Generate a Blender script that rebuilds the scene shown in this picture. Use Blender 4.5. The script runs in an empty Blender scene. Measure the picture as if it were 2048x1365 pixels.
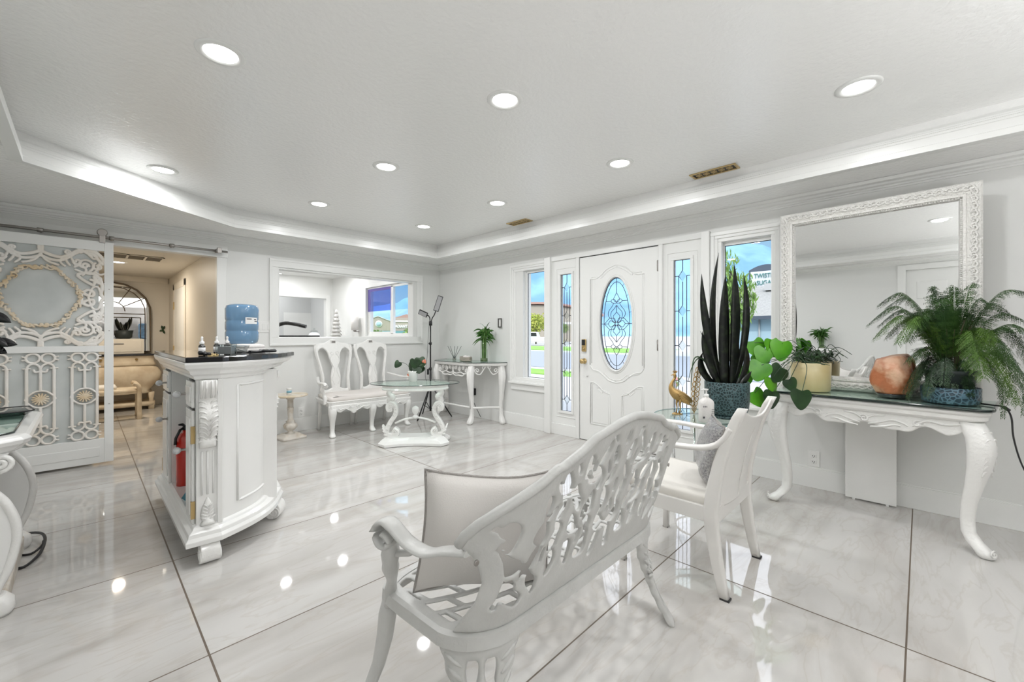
import bpy, bmesh, math, random
import numpy as np
from mathutils import Vector, Matrix, noise

C = bpy.context.scene.collection
S = bpy.context.scene
PI = math.pi
R = math.radians
random.seed(7)

# ---------------------------------------------------------------- camera, world, sun, exposure
cd = bpy.data.cameras.new('camera')
cam = bpy.data.objects.new('camera', cd)
C.objects.link(cam)
cam.location = (0, 0, 1.18)
cam.rotation_euler = (PI / 2, 0, R(-45.61))
cd.sensor_width = 36
cd.lens = 14.685
cd.shift_y = -0.0058
cd.clip_start = 0.05
cd.clip_end = 3000
S.camera = cam

S.view_settings.view_transform = 'Standard'
S.view_settings.look = 'None'
S.view_settings.exposure = 0.8
S.view_settings.gamma = 1.0
S.view_settings.use_curve_mapping = False
S.cycles.sample_clamp_indirect = 6.0
S.cycles.max_bounces = 10
S.cycles.diffuse_bounces = 6
S.cycles.transparent_max_bounces = 16
S.cycles.caustics_reflective = False
S.cycles.caustics_refractive = False

UP_W = 28.0         # watts of each of two unseen uplights added to brighten the ceiling
LAMP_W = 5.0        # watts of each recessed ceiling lamp
world = bpy.data.worlds.new('sky')
S.world = world
world.use_nodes = True
wn = world.node_tree
wn.nodes.clear()
w_out = wn.nodes.new('ShaderNodeOutputWorld')
w_bg = wn.nodes.new('ShaderNodeBackground')
w_tc = wn.nodes.new('ShaderNodeTexCoord')
w_sep = wn.nodes.new('ShaderNodeSeparateXYZ')
w_ramp = wn.nodes.new('ShaderNodeValToRGB')
wn.links.new(w_tc.outputs['Generated'], w_sep.inputs[0])
wn.links.new(w_sep.outputs['Z'], w_ramp.inputs[0])
wn.links.new(w_ramp.outputs[0], w_bg.inputs[0])
wn.links.new(w_bg.outputs[0], w_out.inputs[0])
cr = w_ramp.color_ramp
cr.elements[0].position = 0.0
cr.elements[0].color = (0.66, 0.86, 1.0, 1)
cr.elements[1].position = 1.0
cr.elements[1].color = (0.8, 1.0, 1.3, 1)
for pos, col in ((0.10, (0.47, 0.76, 1.0, 1)), (0.24, (0.36, 0.66, 1.0, 1)), (0.36, (3.2, 3.4, 3.8, 1)), (0.55, (4.2, 4.4, 4.8, 1))):
    e = cr.elements.new(pos)
    e.color = col
w_bg.inputs[1].default_value = 0.50

sd = bpy.data.lights.new('sun', 'SUN')
sd.energy = 1.15
sd.angle = R(0.6)
sd.color = (1.0, 0.96, 0.9)
sun = bpy.data.objects.new('sun', sd)
C.objects.link(sun)
sun.rotation_euler = Vector((0.62, 0.35, -0.75)).to_track_quat('-Z', 'Y').to_euler()

# ---------------------------------------------------------------- materials
def new_mat(name):
    m = bpy.data.materials.new(name)
    m.use_nodes = True
    nt = m.node_tree
    b = nt.nodes['Principled BSDF']
    return m, nt, b

def P(name, col, rough=0.45, metal=0.0, bump=None, var=None, coat=0.0, spec=0.5, sheen=0.0, sub=0.0, trans=0.0):
    m, nt, b = new_mat(name)
    b.inputs['Base Color'].default_value = (*col, 1)
    b.inputs['Roughness'].default_value = rough
    b.inputs['Metallic'].default_value = metal
    b.inputs['Specular IOR Level'].default_value = spec
    b.inputs['Coat Weight'].default_value = coat
    b.inputs['Coat Roughness'].default_value = 0.08
    b.inputs['Sheen Weight'].default_value = sheen
    b.inputs['Transmission Weight'].default_value = trans
    if sub:
        b.inputs['Subsurface Weight'].default_value = sub
        b.inputs['Subsurface Radius'].default_value = (0.05, 0.03, 0.02)
    tc = nt.nodes.new('ShaderNodeTexCoord')
    if var:
        col2, scale = var[0], var[1]
        lo, hi = (var[2], var[3]) if len(var) > 2 else (0.35, 0.65)
        n = nt.nodes.new('ShaderNodeTexNoise')
        n.inputs['Scale'].default_value = scale
        n.inputs['Detail'].default_value = 4
        rp = nt.nodes.new('ShaderNodeValToRGB')
        rp.color_ramp.elements[0].position = lo
        rp.color_ramp.elements[1].position = hi
        rp.color_ramp.elements[0].color = (*col, 1)
        rp.color_ramp.elements[1].color = (*col2, 1)
        nt.links.new(tc.outputs['Object'], n.inputs['Vector'])
        nt.links.new(n.outputs[0], rp.inputs[0])
        nt.links.new(rp.outputs[0], b.inputs['Base Color'])
    if bump:
        n = nt.nodes.new('ShaderNodeTexNoise')
        n.inputs['Scale'].default_value = bump[0]
        n.inputs['Detail'].default_value = bump[3] if len(bump) > 3 else 3
        bp = nt.nodes.new('ShaderNodeBump')
        bp.inputs['Strength'].default_value = bump[1]
        bp.inputs['Distance'].default_value = bump[2] if len(bump) > 2 else 0.01
        nt.links.new(tc.outputs['Object'], n.inputs['Vector'])
        nt.links.new(n.outputs[0], bp.inputs['Height'])
        nt.links.new(bp.outputs[0], b.inputs['Normal'])
    return m

def glass_mat(name, tint=(1, 1, 1), rough=0.0, bump=None, refl=1.0, haze=0.0, hazecol=(0.8, 0.85, 0.9)):
    """thin pane: transparent, with Fresnel mirror reflection, an optional share of frosting"""
    m = bpy.data.materials.new(name)
    m.use_nodes = True
    nt = m.node_tree
    nt.nodes.clear()
    out = nt.nodes.new('ShaderNodeOutputMaterial')
    tr = nt.nodes.new('ShaderNodeBsdfTransparent')
    tr.inputs[0].default_value = (*tint, 1)
    gl = nt.nodes.new('ShaderNodeBsdfGlossy')
    gl.inputs['Roughness'].default_value = rough
    fr = nt.nodes.new('ShaderNodeFresnel')
    fr.inputs[0].default_value = 1.45
    mul = nt.nodes.new('ShaderNodeMath')
    mul.operation = 'MULTIPLY'
    mul.inputs[1].default_value = refl
    mx = nt.nodes.new('ShaderNodeMixShader')
    geo = nt.nodes.new('ShaderNodeNewGeometry')
    inv = nt.nodes.new('ShaderNodeMath')
    inv.operation = 'SUBTRACT'
    inv.inputs[0].default_value = 1.0
    m3 = nt.nodes.new('ShaderNodeMath')
    m3.operation = 'MULTIPLY'
    nt.links.new(geo.outputs['Backfacing'], inv.inputs[1])
    nt.links.new(fr.outputs[0], m3.inputs[0])
    nt.links.new(inv.outputs[0], m3.inputs[1])
    nt.links.new(m3.outputs[0], mul.inputs[0])
    nt.links.new(mul.outputs[0], mx.inputs[0])
    base = tr.outputs[0]
    if haze:
        rf = nt.nodes.new('ShaderNodeBsdfRefraction')
        rf.inputs['Roughness'].default_value = 0.22
        rf.inputs['IOR'].default_value = 1.02
        rf.inputs[0].default_value = (*hazecol, 1)
        m2 = nt.nodes.new('ShaderNodeMixShader')
        m2.inputs[0].default_value = haze
        nt.links.new(tr.outputs[0], m2.inputs[1])
        nt.links.new(rf.outputs[0], m2.inputs[2])
        base = m2.outputs[0]
        if bump:
            tc = nt.nodes.new('ShaderNodeTexCoord')
            n = nt.nodes.new('ShaderNodeTexNoise')
            n.inputs['Scale'].default_value = bump[0]
            bp = nt.nodes.new('ShaderNodeBump')
            bp.inputs['Strength'].default_value = bump[1]
            nt.links.new(tc.outputs['Object'], n.inputs['Vector'])
            nt.links.new(n.outputs[0], bp.inputs['Height'])
            nt.links.new(bp.outputs[0], rf.inputs['Normal'])
            nt.links.new(bp.outputs[0], gl.inputs['Normal'])
    nt.links.new(base, mx.inputs[1])
    nt.links.new(gl.outputs[0], mx.inputs[2])
    nt.links.new(mx.outputs[0], out.inputs[0])
    return m

def emit(name, col, st):
    m = bpy.data.materials.new(name)
    m.use_nodes = True
    nt = m.node_tree
    nt.nodes.clear()
    out = nt.nodes.new('ShaderNodeOutputMaterial')
    e = nt.nodes.new('ShaderNodeEmission')
    e.inputs[0].default_value = (*col, 1)
    e.inputs[1].default_value = st
    nt.links.new(e.outputs[0], out.inputs[0])
    return m

M = {}
M['wall'] = P('wall paint', (0.74, 0.745, 0.73), 0.42, bump=(60, 0.12, 0.004))
M['ceil'] = P('textured ceiling paint', (0.88, 0.88, 0.87), 0.25, bump=(42, 0.55, 0.006, 2), spec=0.9)
M['trim'] = P('trim paint', (0.80, 0.805, 0.79), 0.30)
M['halltrim'] = P('hall paint', (0.70, 0.66, 0.59), 0.45)
M['white'] = P('white lacquer', (0.80, 0.80, 0.785), 0.22, coat=0.4, bump=(30, 0.05, 0.004))
M['carved'] = P('white carved lacquer', (0.80, 0.795, 0.775), 0.28, coat=0.3, bump=(55, 0.5, 0.006))
M['cast'] = P('white painted cast metal', (0.56, 0.56, 0.545), 0.36, bump=(70, 0.3, 0.004), var=((0.50, 0.50, 0.485), 9))
M['chairwhite'] = P('off white wood paint', (0.74, 0.725, 0.70), 0.30, bump=(25, 0.04, 0.003))
M['cream'] = P('cream fabric', (0.76, 0.735, 0.69), 0.85, bump=(220, 0.25, 0.002), sheen=0.2)
M['pillow'] = P('pale linen', (0.63, 0.605, 0.58), 0.9, bump=(260, 0.35, 0.002), sheen=0.25)
M['piping'] = P('beaded silver piping', (0.33, 0.31, 0.29), 0.4, bump=(300, 0.9, 0.004))
M['sequin'] = P('silver sequins', (0.62, 0.61, 0.60), 0.25, metal=0.6, bump=(260, 1.0, 0.01), var=((0.25, 0.25, 0.26), 120))
M['greyfab'] = P('grey brown velvet', (0.22, 0.205, 0.20), 0.8, sheen=0.3)
M['black'] = P('black plastic', (0.012, 0.012, 0.013), 0.35)
M['blackstone'] = P('polished black stone', (0.012, 0.012, 0.014), 0.08, coat=0.6)
M['rubber'] = P('dark rubber', (0.03, 0.03, 0.03), 0.7)
M['steel'] = P('brushed steel', (0.36, 0.34, 0.32), 0.35, metal=0.9)
M['chrome'] = P('chrome', (0.75, 0.75, 0.76), 0.12, metal=1.0)
M['brass'] = P('brass', (0.62, 0.46, 0.22), 0.3, metal=0.9)
M['gold'] = P('antique gold', (0.50, 0.33, 0.13), 0.38, metal=0.75, bump=(120, 0.5, 0.004))
M['mirror'] = P('mirror silver', (0.90, 0.91, 0.905), 0.012, metal=1.0)
M['mirrorframe'] = P('white ornate frame', (0.80, 0.79, 0.76), 0.3, bump=(75, 0.9, 0.012, 5))
M['glass'] = glass_mat('clear window glass')
M['texglass'] = glass_mat('textured glass', haze=0.9, bump=(70, 0.6), rough=0.05, hazecol=(0.97, 0.98, 1.0))
M['frost'] = P('frosted grey glass', (0.62, 0.645, 0.635), 0.25, var=((0.50, 0.53, 0.52), 3))
M['tableglass'] = glass_mat('table glass', tint=(0.90, 0.97, 0.94), refl=1.0)
M['crystal'] = P('crystal', (0.72, 0.73, 0.74), 0.05, coat=1.0, trans=0.3)
M['glassedge'] = P('dark green glass edge', (0.004, 0.014, 0.012), 0.1, coat=0.5)
M['lead'] = P('lead came', (0.06, 0.06, 0.065), 0.4, metal=0.5)
M['creamiron'] = P('cream painted scrollwork', (0.77, 0.71, 0.63), 0.45, var=((0.84, 0.82, 0.79), 4), bump=(90, 0.4, 0.004))
M['goldiron'] = P('gold tinted scrollwork', (0.66, 0.50, 0.30), 0.45, var=((0.74, 0.66, 0.54), 14), bump=(90, 0.5, 0.004))
M['leaf'] = P('green leaf', (0.06, 0.26, 0.012), 0.32, var=((0.11, 0.38, 0.02), 9), coat=0.2)  # base brightened for the look of leaves lit from behind
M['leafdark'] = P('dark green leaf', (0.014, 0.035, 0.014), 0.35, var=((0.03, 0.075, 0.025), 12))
M['snake'] = P('nearly black snake plant leaf', (0.006, 0.008, 0.007), 0.3, var=((0.018, 0.026, 0.014), 26, 0.48, 0.62))
M['fernleaf'] = P('fern green', (0.015, 0.055, 0.010), 0.55, var=((0.045, 0.11, 0.018), 8))
M['fernlight'] = P('fresh fern green', (0.08, 0.17, 0.015), 0.55, var=((0.04, 0.10, 0.012), 12))
M['bamboo'] = P('bamboo green', (0.07, 0.15, 0.03), 0.35, var=((0.13, 0.24, 0.06), 14))
M['stem'] = P('brown green stem', (0.06, 0.055, 0.025), 0.6)
M['soil'] = P('potting soil', (0.03, 0.02, 0.015), 0.95)
M['coral'] = P('coral pink spathe', (0.72, 0.22, 0.13), 0.35)
M['yellowpot'] = P('straw yellow glaze', (0.56, 0.46, 0.24), 0.4, var=((0.62, 0.54, 0.33), 7))
M['darkpot'] = P('dark plastic pot', (0.02, 0.028, 0.028), 0.5)
M['salt'] = P('pink rock salt', (0.50, 0.17, 0.075), 0.42, var=((0.74, 0.47, 0.32), 9, 0.42, 0.6), bump=(16, 0.6, 0.02), sub=0.2)
M['bottleblue'] = P('blue water bottle', (0.20, 0.38, 0.60), 0.12, trans=0.45, coat=0.4)
M['paper'] = P('white paper label', (0.78, 0.78, 0.78), 0.6)
M['red'] = P('red enamel', (0.55, 0.02, 0.01), 0.25, coat=0.4)
M['teal'] = P('teal folder', (0.02, 0.18, 0.25), 0.5)
M['darkmark'] = P('dark print', (0.05, 0.05, 0.06), 0.6)
M['ledgrey'] = P('led panel', (0.45, 0.45, 0.46), 0.5, bump=(300, 0.9, 0.01))
M['distress'] = P('worn ivory paint', (0.52, 0.42, 0.30), 0.5, var=((0.68, 0.60, 0.47), 6), bump=(20, 0.2, 0.01))
M['antique'] = P('antique ivory stone', (0.68, 0.64, 0.58), 0.55, var=((0.52, 0.44, 0.34), 11, 0.5, 0.72), bump=(40, 0.4, 0.006))
M['onyx'] = P('honey onyx', (0.66, 0.55, 0.38), 0.25, var=((0.78, 0.72, 0.62), 9))
M['clearacryl'] = glass_mat('clear acrylic', tint=(0.86, 0.88, 0.88), refl=1.6, rough=0.03)
M['towel'] = P('white towel', (0.74, 0.72, 0.70), 0.9, bump=(120, 0.4, 0.005))
M['wicker'] = P('pale wicker', (0.45, 0.40, 0.35), 0.8, bump=(110, 0.9, 0.01))
M['lens'] = emit('lamp lens', (1.0, 0.99, 0.97), 9.0)
M['grille'] = P('dark grille', (0.09, 0.075, 0.055), 0.7)
M['cord'] = P('black cord', (0.015, 0.015, 0.016), 0.45)
M['smokeglass'] = glass_mat('dark tray glass', tint=(0.25, 0.30, 0.29), refl=1.5)

def honeycomb_pot(name, dark, light, scale):
    m, nt, b = new_mat(name)
    b.inputs['Roughness'].default_value = 0.3
    tc = nt.nodes.new('ShaderNodeTexCoord')
    v = nt.nodes.new('ShaderNodeTexVoronoi')
    v.feature = 'DISTANCE_TO_EDGE'
    v.inputs['Scale'].default_value = scale
    rp = nt.nodes.new('ShaderNodeValToRGB')
    rp.color_ramp.elements[0].position = 0.05
    rp.color_ramp.elements[0].color = (*light, 1)
    rp.color_ramp.elements[1].position = 0.16
    rp.color_ramp.elements[1].color = (*dark, 1)
    bp = nt.nodes.new('ShaderNodeBump')
    bp.inputs['Strength'].default_value = 0.8
    bp.inputs['Distance'].default_value = 0.006
    bp.invert = True
    nt.links.new(tc.outputs['Object'], v.inputs['Vector'])
    nt.links.new(v.outputs['Distance'], rp.inputs[0])
    nt.links.new(v.outputs['Distance'], bp.inputs['Height'])
    nt.links.new(rp.outputs[0], b.inputs['Base Color'])
    nt.links.new(bp.outputs[0], b.inputs['Normal'])
    return m
M['tealpot'] = honeycomb_pot('dark teal scaled glaze', (0.012, 0.030, 0.033), (0.07, 0.13, 0.14), 55)
M['bluepot'] = honeycomb_pot('slate blue patterned glaze', (0.02, 0.045, 0.065), (0.10, 0.19, 0.25), 45)

def floor_mat():
    m, nt, b = new_mat('polished marble tile')
    L = nt.links.new
    tc = nt.nodes.new('ShaderNodeTexCoord')
    sp = nt.nodes.new('ShaderNodeSeparateXYZ')
    L(tc.outputs['Object'], sp.inputs[0])
    def math_(op, a, bb=None, clamp=False):
        n = nt.nodes.new('ShaderNodeMath')
        n.operation = op
        n.use_clamp = clamp
        for i, q in enumerate((a, bb)):
            if q is None:
                continue
            if isinstance(q, (int, float)):
                n.inputs[i].default_value = q
            else:
                L(q, n.inputs[i])
        return n.outputs[0]
    def line(axis, off, per):
        t = math_('DIVIDE', math_('SUBTRACT', axis, off - 20 * per), per)
        fl = math_('FLOOR', t)
        fr = math_('SUBTRACT', t, fl)
        d = math_('MINIMUM', fr, math_('SUBTRACT', 1.0, fr))
        return fl, math_('MULTIPLY', d, per)
    fx, dx = line(sp.outputs['X'], 0.32, 1.842)
    fy, dy = line(sp.outputs['Y'], 0.04, 0.917)
    gx = math_('LESS_THAN', dx, 0.0035)
    gy = math_('LESS_THAN', dy, 0.0030)
    g = math_('MAXIMUM', gx, gy)
    # per tile shift of the veining
    cx = nt.nodes.new('ShaderNodeCombineXYZ')
    L(math_('MULTIPLY', fx, 7.31), cx.inputs[0])
    L(math_('MULTIPLY', fy, 3.77), cx.inputs[1])
    L(math_('MULTIPLY', math_('ADD', fx, fy), 5.1), cx.inputs[2])
    add = nt.nodes.new('ShaderNodeVectorMath')
    add.operation = 'ADD'
    L(tc.outputs['Object'], add.inputs[0])
    L(cx.outputs[0], add.inputs[1])
    mp = nt.nodes.new('ShaderNodeMapping')
    mp.inputs['Rotation'].default_value = (0, 0, R(28))
    mp.inputs['Scale'].default_value = (0.55, 2.0, 1)
    L(add.outputs[0], mp.inputs[0])
    n1 = nt.nodes.new('ShaderNodeTexNoise')
    n1.inputs['Scale'].default_value = 1.5
    n1.inputs['Detail'].default_value = 7
    n1.inputs['Distortion'].default_value = 1.2
    L(mp.outputs[0], n1.inputs['Vector'])
    rp = nt.nodes.new('ShaderNodeValToRGB')
    e = rp.color_ramp.elements
    e[0].position = 0.30
    e[0].color = (0.45, 0.43, 0.405, 1)
    e[1].position = 0.72
    e[1].color = (0.59, 0.578, 0.56, 1)
    k = e.new(0.45)
    k.color = (0.52, 0.503, 0.48, 1)
    k = e.new(0.56)
    k.color = (0.56, 0.548, 0.53, 1)
    L(n1.outputs[0], rp.inputs[0])
    n2 = nt.nodes.new('ShaderNodeTexNoise')
    n2.inputs['Scale'].default_value = 2.3
    n2.inputs['Detail'].default_value = 9
    n2.inputs['Distortion'].default_value = 2.5
    L(mp.outputs[0], n2.inputs['Vector'])
    vein = math_('SUBTRACT', 1.0, math_('MULTIPLY', math_('ABSOLUTE', math_('SUBTRACT', n2.outputs[0], 0.5)), 26.0), True)
    mx = nt.nodes.new('ShaderNodeMix')
    mx.data_type = 'RGBA'
    L(math_('MULTIPLY', vein, 0.22), mx.inputs[0])
    L(rp.outputs[0], mx.inputs[6])
    mx.inputs[7].default_value = (0.40, 0.34, 0.28, 1)
    m2 = nt.nodes.new('ShaderNodeMix')
    m2.data_type = 'RGBA'
    L(g, m2.inputs[0])
    L(mx.outputs[2], m2.inputs[6])
    m2.inputs[7].default_value = (0.13, 0.10, 0.075, 1)
    L(m2.outputs[2], b.inputs['Base Color'])
    L(math_('ADD', 0.035, math_('MULTIPLY', g, 0.6)), b.inputs['Roughness'])
    b.inputs['Specular IOR Level'].default_value = 0.62
    return m
M['floor'] = floor_mat()

# ---------------------------------------------------------------- mesh helpers
def lerp_list(ts, xs, t):
    return float(np.interp(t, ts, xs))

class MB:
    def __init__(s):
        s.v, s.f, s.s = [], [], []

    def add(s, vs, fs, smooth=False):
        o = len(s.v)
        s.v += [tuple(p) for p in vs]
        s.f += [tuple(i + o for i in f) for f in fs]
        s.s += [smooth] * len(fs)
        return s

    def box(s, x0, x1, y0, y1, z0, z1, mat=None):
        vs = [Vector((x, y, z)) for z in (z0, z1) for x, y in ((x0, y0), (x1, y0), (x1, y1), (x0, y1))]
        if mat is not None:
            vs = [mat @ p for p in vs]
        return s.add(vs, [(3, 2, 1, 0), (4, 5, 6, 7), (0, 1, 5, 4), (1, 2, 6, 5), (2, 3, 7, 6), (3, 0, 4, 7)])

    def lathe(s, prof, n=24, c=(0, 0, 0), mat=None, sx=1.0, sy=1.0, smooth=True, twist=None):
        vs, fs = [], []
        k = len(prof)
        for i in range(n):
            a = 2 * PI * i / n
            for j, (r, z) in enumerate(prof):
                rr = r if twist is None else twist(r, z, a)
                p = Vector((c[0] + rr * math.cos(a) * sx, c[1] + rr * math.sin(a) * sy, c[2] + z))
                vs.append(mat @ p if mat is not None else p)
        for i in range(n):
            i2 = (i + 1) % n
            for j in range(k - 1):
                fs.append((i * k + j, i2 * k + j, i2 * k + j + 1, i * k + j + 1))
        s.add(vs, fs, smooth)
        o = len(s.v) - len(vs)
        if prof[0][0] > 1e-5:
            s.f.append(tuple(o + i * k for i in reversed(range(n))))
            s.s.append(False)
        if prof[-1][0] > 1e-5:
            s.f.append(tuple(o + i * k + k - 1 for i in range(n)))
            s.s.append(False)
        return s

    def tube(s, pts, rad, n=8, closed=False, up=None, flat=1.0, cap=True, smooth=True):
        pts = [Vector(p) for p in pts]
        m = len(pts)
        if not hasattr(rad, '__len__'):
            rad = [rad] * m
        tang = []
        for i in range(m):
            a = pts[(i - 1) % m] if (closed or i > 0) else pts[i]
            b = pts[(i + 1) % m] if (closed or i < m - 1) else pts[i]
            t = (b - a)
            tang.append(t.normalized() if t.length > 1e-9 else Vector((0, 0, 1)))
        if up is None:
            ref = Vector((0, 0, 1)) if abs(tang[0].z) < 0.9 else Vector((1, 0, 0))
        else:
            ref = Vector(up)
        nrm = (ref - tang[0] * ref.dot(tang[0])).normalized()
        vs, fs = [], []
        for i in range(m):
            t = tang[i]
            if up is not None:
                q = Vector(up) - t * Vector(up).dot(t)
                nrm = q.normalized() if q.length > 1e-4 else nrm
            else:
                nrm = (nrm - t * nrm.dot(t)).normalized()
            bi = t.cross(nrm)
            for j in range(n):
                a = 2 * PI * j / n + (PI / 4 if n == 4 else 0)
                vs.append(pts[i] + (nrm * math.cos(a) * flat + bi * math.sin(a)) * rad[i])
        for i in range(m if closed else m - 1):
            i2 = (i + 1) % m
            for j in range(n):
                j2 = (j + 1) % n
                fs.append((i * n + j, i * n + j2, i2 * n + j2, i2 * n + j))
        o = len(s.v)
        s.add(vs, fs, smooth and n > 4)
        if cap and not closed:
            s.f.append(tuple(o + j for j in reversed(range(n))))
            s.f.append(tuple(o + (m - 1) * n + j for j in range(n)))
            s.s += [False, False]
        return s

    def sweepz(s, secs, n=16, power=2.0, mat=None, rot=0.0):
        """stack of horizontal superellipse sections (cx, cy, z, a, b)"""
        vs, fs = [], []
        cr_, sr_ = math.cos(rot), math.sin(rot)
        for (cx, cy, z, a, b) in secs:
            for j in range(n):
                t = 2 * PI * (j + 0.5) / n
                c, q = math.cos(t), math.sin(t)
                x = a * math.copysign(abs(c) ** (2 / power), c)
                y = b * math.copysign(abs(q) ** (2 / power), q)
                p = Vector((cx + x * cr_ - y * sr_, cy + x * sr_ + y * cr_, z))
                vs.append(mat @ p if mat is not None else p)
        m = len(secs)
        for i in range(m - 1):
            for j in range(n):
                j2 = (j + 1) % n
                fs.append((i * n + j, i * n + j2, (i + 1) * n + j2, (i + 1) * n + j))
        o = len(s.v)
        s.add(vs, fs, True)
        s.f.append(tuple(o + j for j in reversed(range(n))))
        s.f.append(tuple(o + (m - 1) * n + j for j in range(n)))
        s.s += [False, False]
        return s

    def prism(s, poly, z0, z1, fn=None, inset=0.0):
        """extruded polygon; fn maps (a, b, h) to a point"""
        fn = fn or (lambda a, b, h: (a, b, h))
        n = len(poly)
        vs = [fn(a, b, z0) for a, b in poly] + [fn(a, b, z1) for a, b in poly]
        fs = [tuple(reversed(range(n))), tuple(range(n, 2 * n))]
        fs += [(i, (i + 1) % n, n + (i + 1) % n, n + i) for i in range(n)]
        return s.add(vs, fs)

    def loft(s, polys, smooth=False, cap=True):
        """list of closed loops with equal vertex counts (3d points)"""
        n = len(polys[0])
        vs = [p for q in polys for p in q]
        fs = []
        for i in range(len(polys) - 1):
            for j in range(n):
                j2 = (j + 1) % n
                fs.append((i * n + j, i * n + j2, (i + 1) * n + j2, (i + 1) * n + j))
        o = len(s.v)
        s.add(vs, fs, smooth)
        if cap:
            s.f.append(tuple(o + j for j in reversed(range(n))))
            s.f.append(tuple(o + (len(polys) - 1) * n + j for j in range(n)))
            s.s += [False, False]
        return s

    def ball(s, c, r, n=12, sz=1.0, mat=None):
        k = 8
        prof = [(r * math.sin(PI * i / k), -r * sz * math.cos(PI * i / k)) for i in range(k + 1)]
        prof[0] = (1e-6, prof[0][1])
        prof[-1] = (1e-6, prof[-1][1])
        return s.lathe(prof, n, c, mat)

    def merge(s, o, mat=None):
        vs = [mat @ Vector(p) for p in o.v] if mat is not None else o.v
        k = len(s.v)
        s.v += [tuple(p) for p in vs]
        s.f += [tuple(i + k for i in f) for f in o.f]
        s.s += o.s
        return s

    def build(s, name, mat, parent=None, bevel=0.0, fix=True, loc=None, seg=2):
        me = bpy.data.meshes.new(name)
        me.from_pydata(s.v, [], s.f)
        me.polygons.foreach_set('use_smooth', s.s)
        if fix:
            bm = bmesh.new()
            bm.from_mesh(me)
            bmesh.ops.recalc_face_normals(bm, faces=bm.faces)
            bm.to_mesh(me)
            bm.free()
        me.materials.append(M[mat] if isinstance(mat, str) else mat)
        me.update()
        o = bpy.data.objects.new(name, me)
        C.objects.link(o)
        if parent is not None:
            o.parent = parent
        if loc is not None:
            o.location = loc
        if bevel:
            b = o.modifiers.new('bevel', 'BEVEL')
            b.width = bevel
            b.segments = seg
            b.limit_method = 'ANGLE'
            b.angle_limit = R(40)
        return o

def tag(o, label, cat, group=None, kind=None):
    o['label'] = label
    if cat:
        o['category'] = cat
    if group:
        o['group'] = group
    if kind:
        o['kind'] = kind
    return o

def thing(name, label, cat, loc=(0, 0, 0), rotz=0.0, group=None):
    o = bpy.data.objects.new(name, None)
    o.empty_display_size = 0.1
    C.objects.link(o)
    o.location = loc
    o.rotation_euler = (0, 0, rotz)
    return tag(o, label, cat, group)

def struct(mb, name, mat, parent=None, bevel=0.0, label=None):
    o = mb.build(name, mat, parent, bevel)
    if parent is None:
        o['kind'] = 'structure'
    if label:
        o['label'] = label
    return o

# ---- marching-squares sheets: cast, carved and scroll work
def seg_dist(U, V, pts):
    d = np.full(U.shape, 1e9)
    for (ax, ay), (bx, by) in zip(pts[:-1], pts[1:]):
        vx, vy = bx - ax, by - ay
        l2 = vx * vx + vy * vy + 1e-12
        t = np.clip(((U - ax) * vx + (V - ay) * vy) / l2, 0, 1)
        d = np.minimum(d, np.hypot(U - ax - t * vx, V - ay - t * vy))
    return d

def strokes(U, V, lst):
    f = np.full(U.shape, -1e9)
    for pts, r in lst:
        f = np.maximum(f, r - seg_dist(U, V, pts))
    return f

def spiral(cx, cy, r0, r1, a0, a1, n=26):
    out = []
    for i in range(n + 1):
        t = i / n
        r = r0 + (r1 - r0) * t
        a = R(a0 + (a1 - a0) * t)
        out.append((cx + r * math.cos(a), cy + r * math.sin(a)))
    return out

def smooth_path(pts, n=8, closed=False):
    """Catmull-Rom through the points"""
    P_ = [np.array(p, float) for p in pts]
    m = len(P_)
    out = []
    rng = range(m) if closed else range(m - 1)
    for i in rng:
        p0 = P_[(i - 1) % m] if (closed or i > 0) else P_[i]
        p1, p2 = P_[i], P_[(i + 1) % m]
        p3 = P_[(i + 2) % m] if (closed or i + 2 < m) else P_[(i + 1) % m]
        for k in range(n):
            t = k / n
            q = 0.5 * ((2 * p1) + (-p0 + p2) * t + (2 * p0 - 5 * p1 + 4 * p2 - p3) * t * t + (-p0 + 3 * p1 - 3 * p2 + p3) * t ** 3)
            out.append(tuple(q))
    if not closed:
        out.append(tuple(P_[-1]))
    return out

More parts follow.
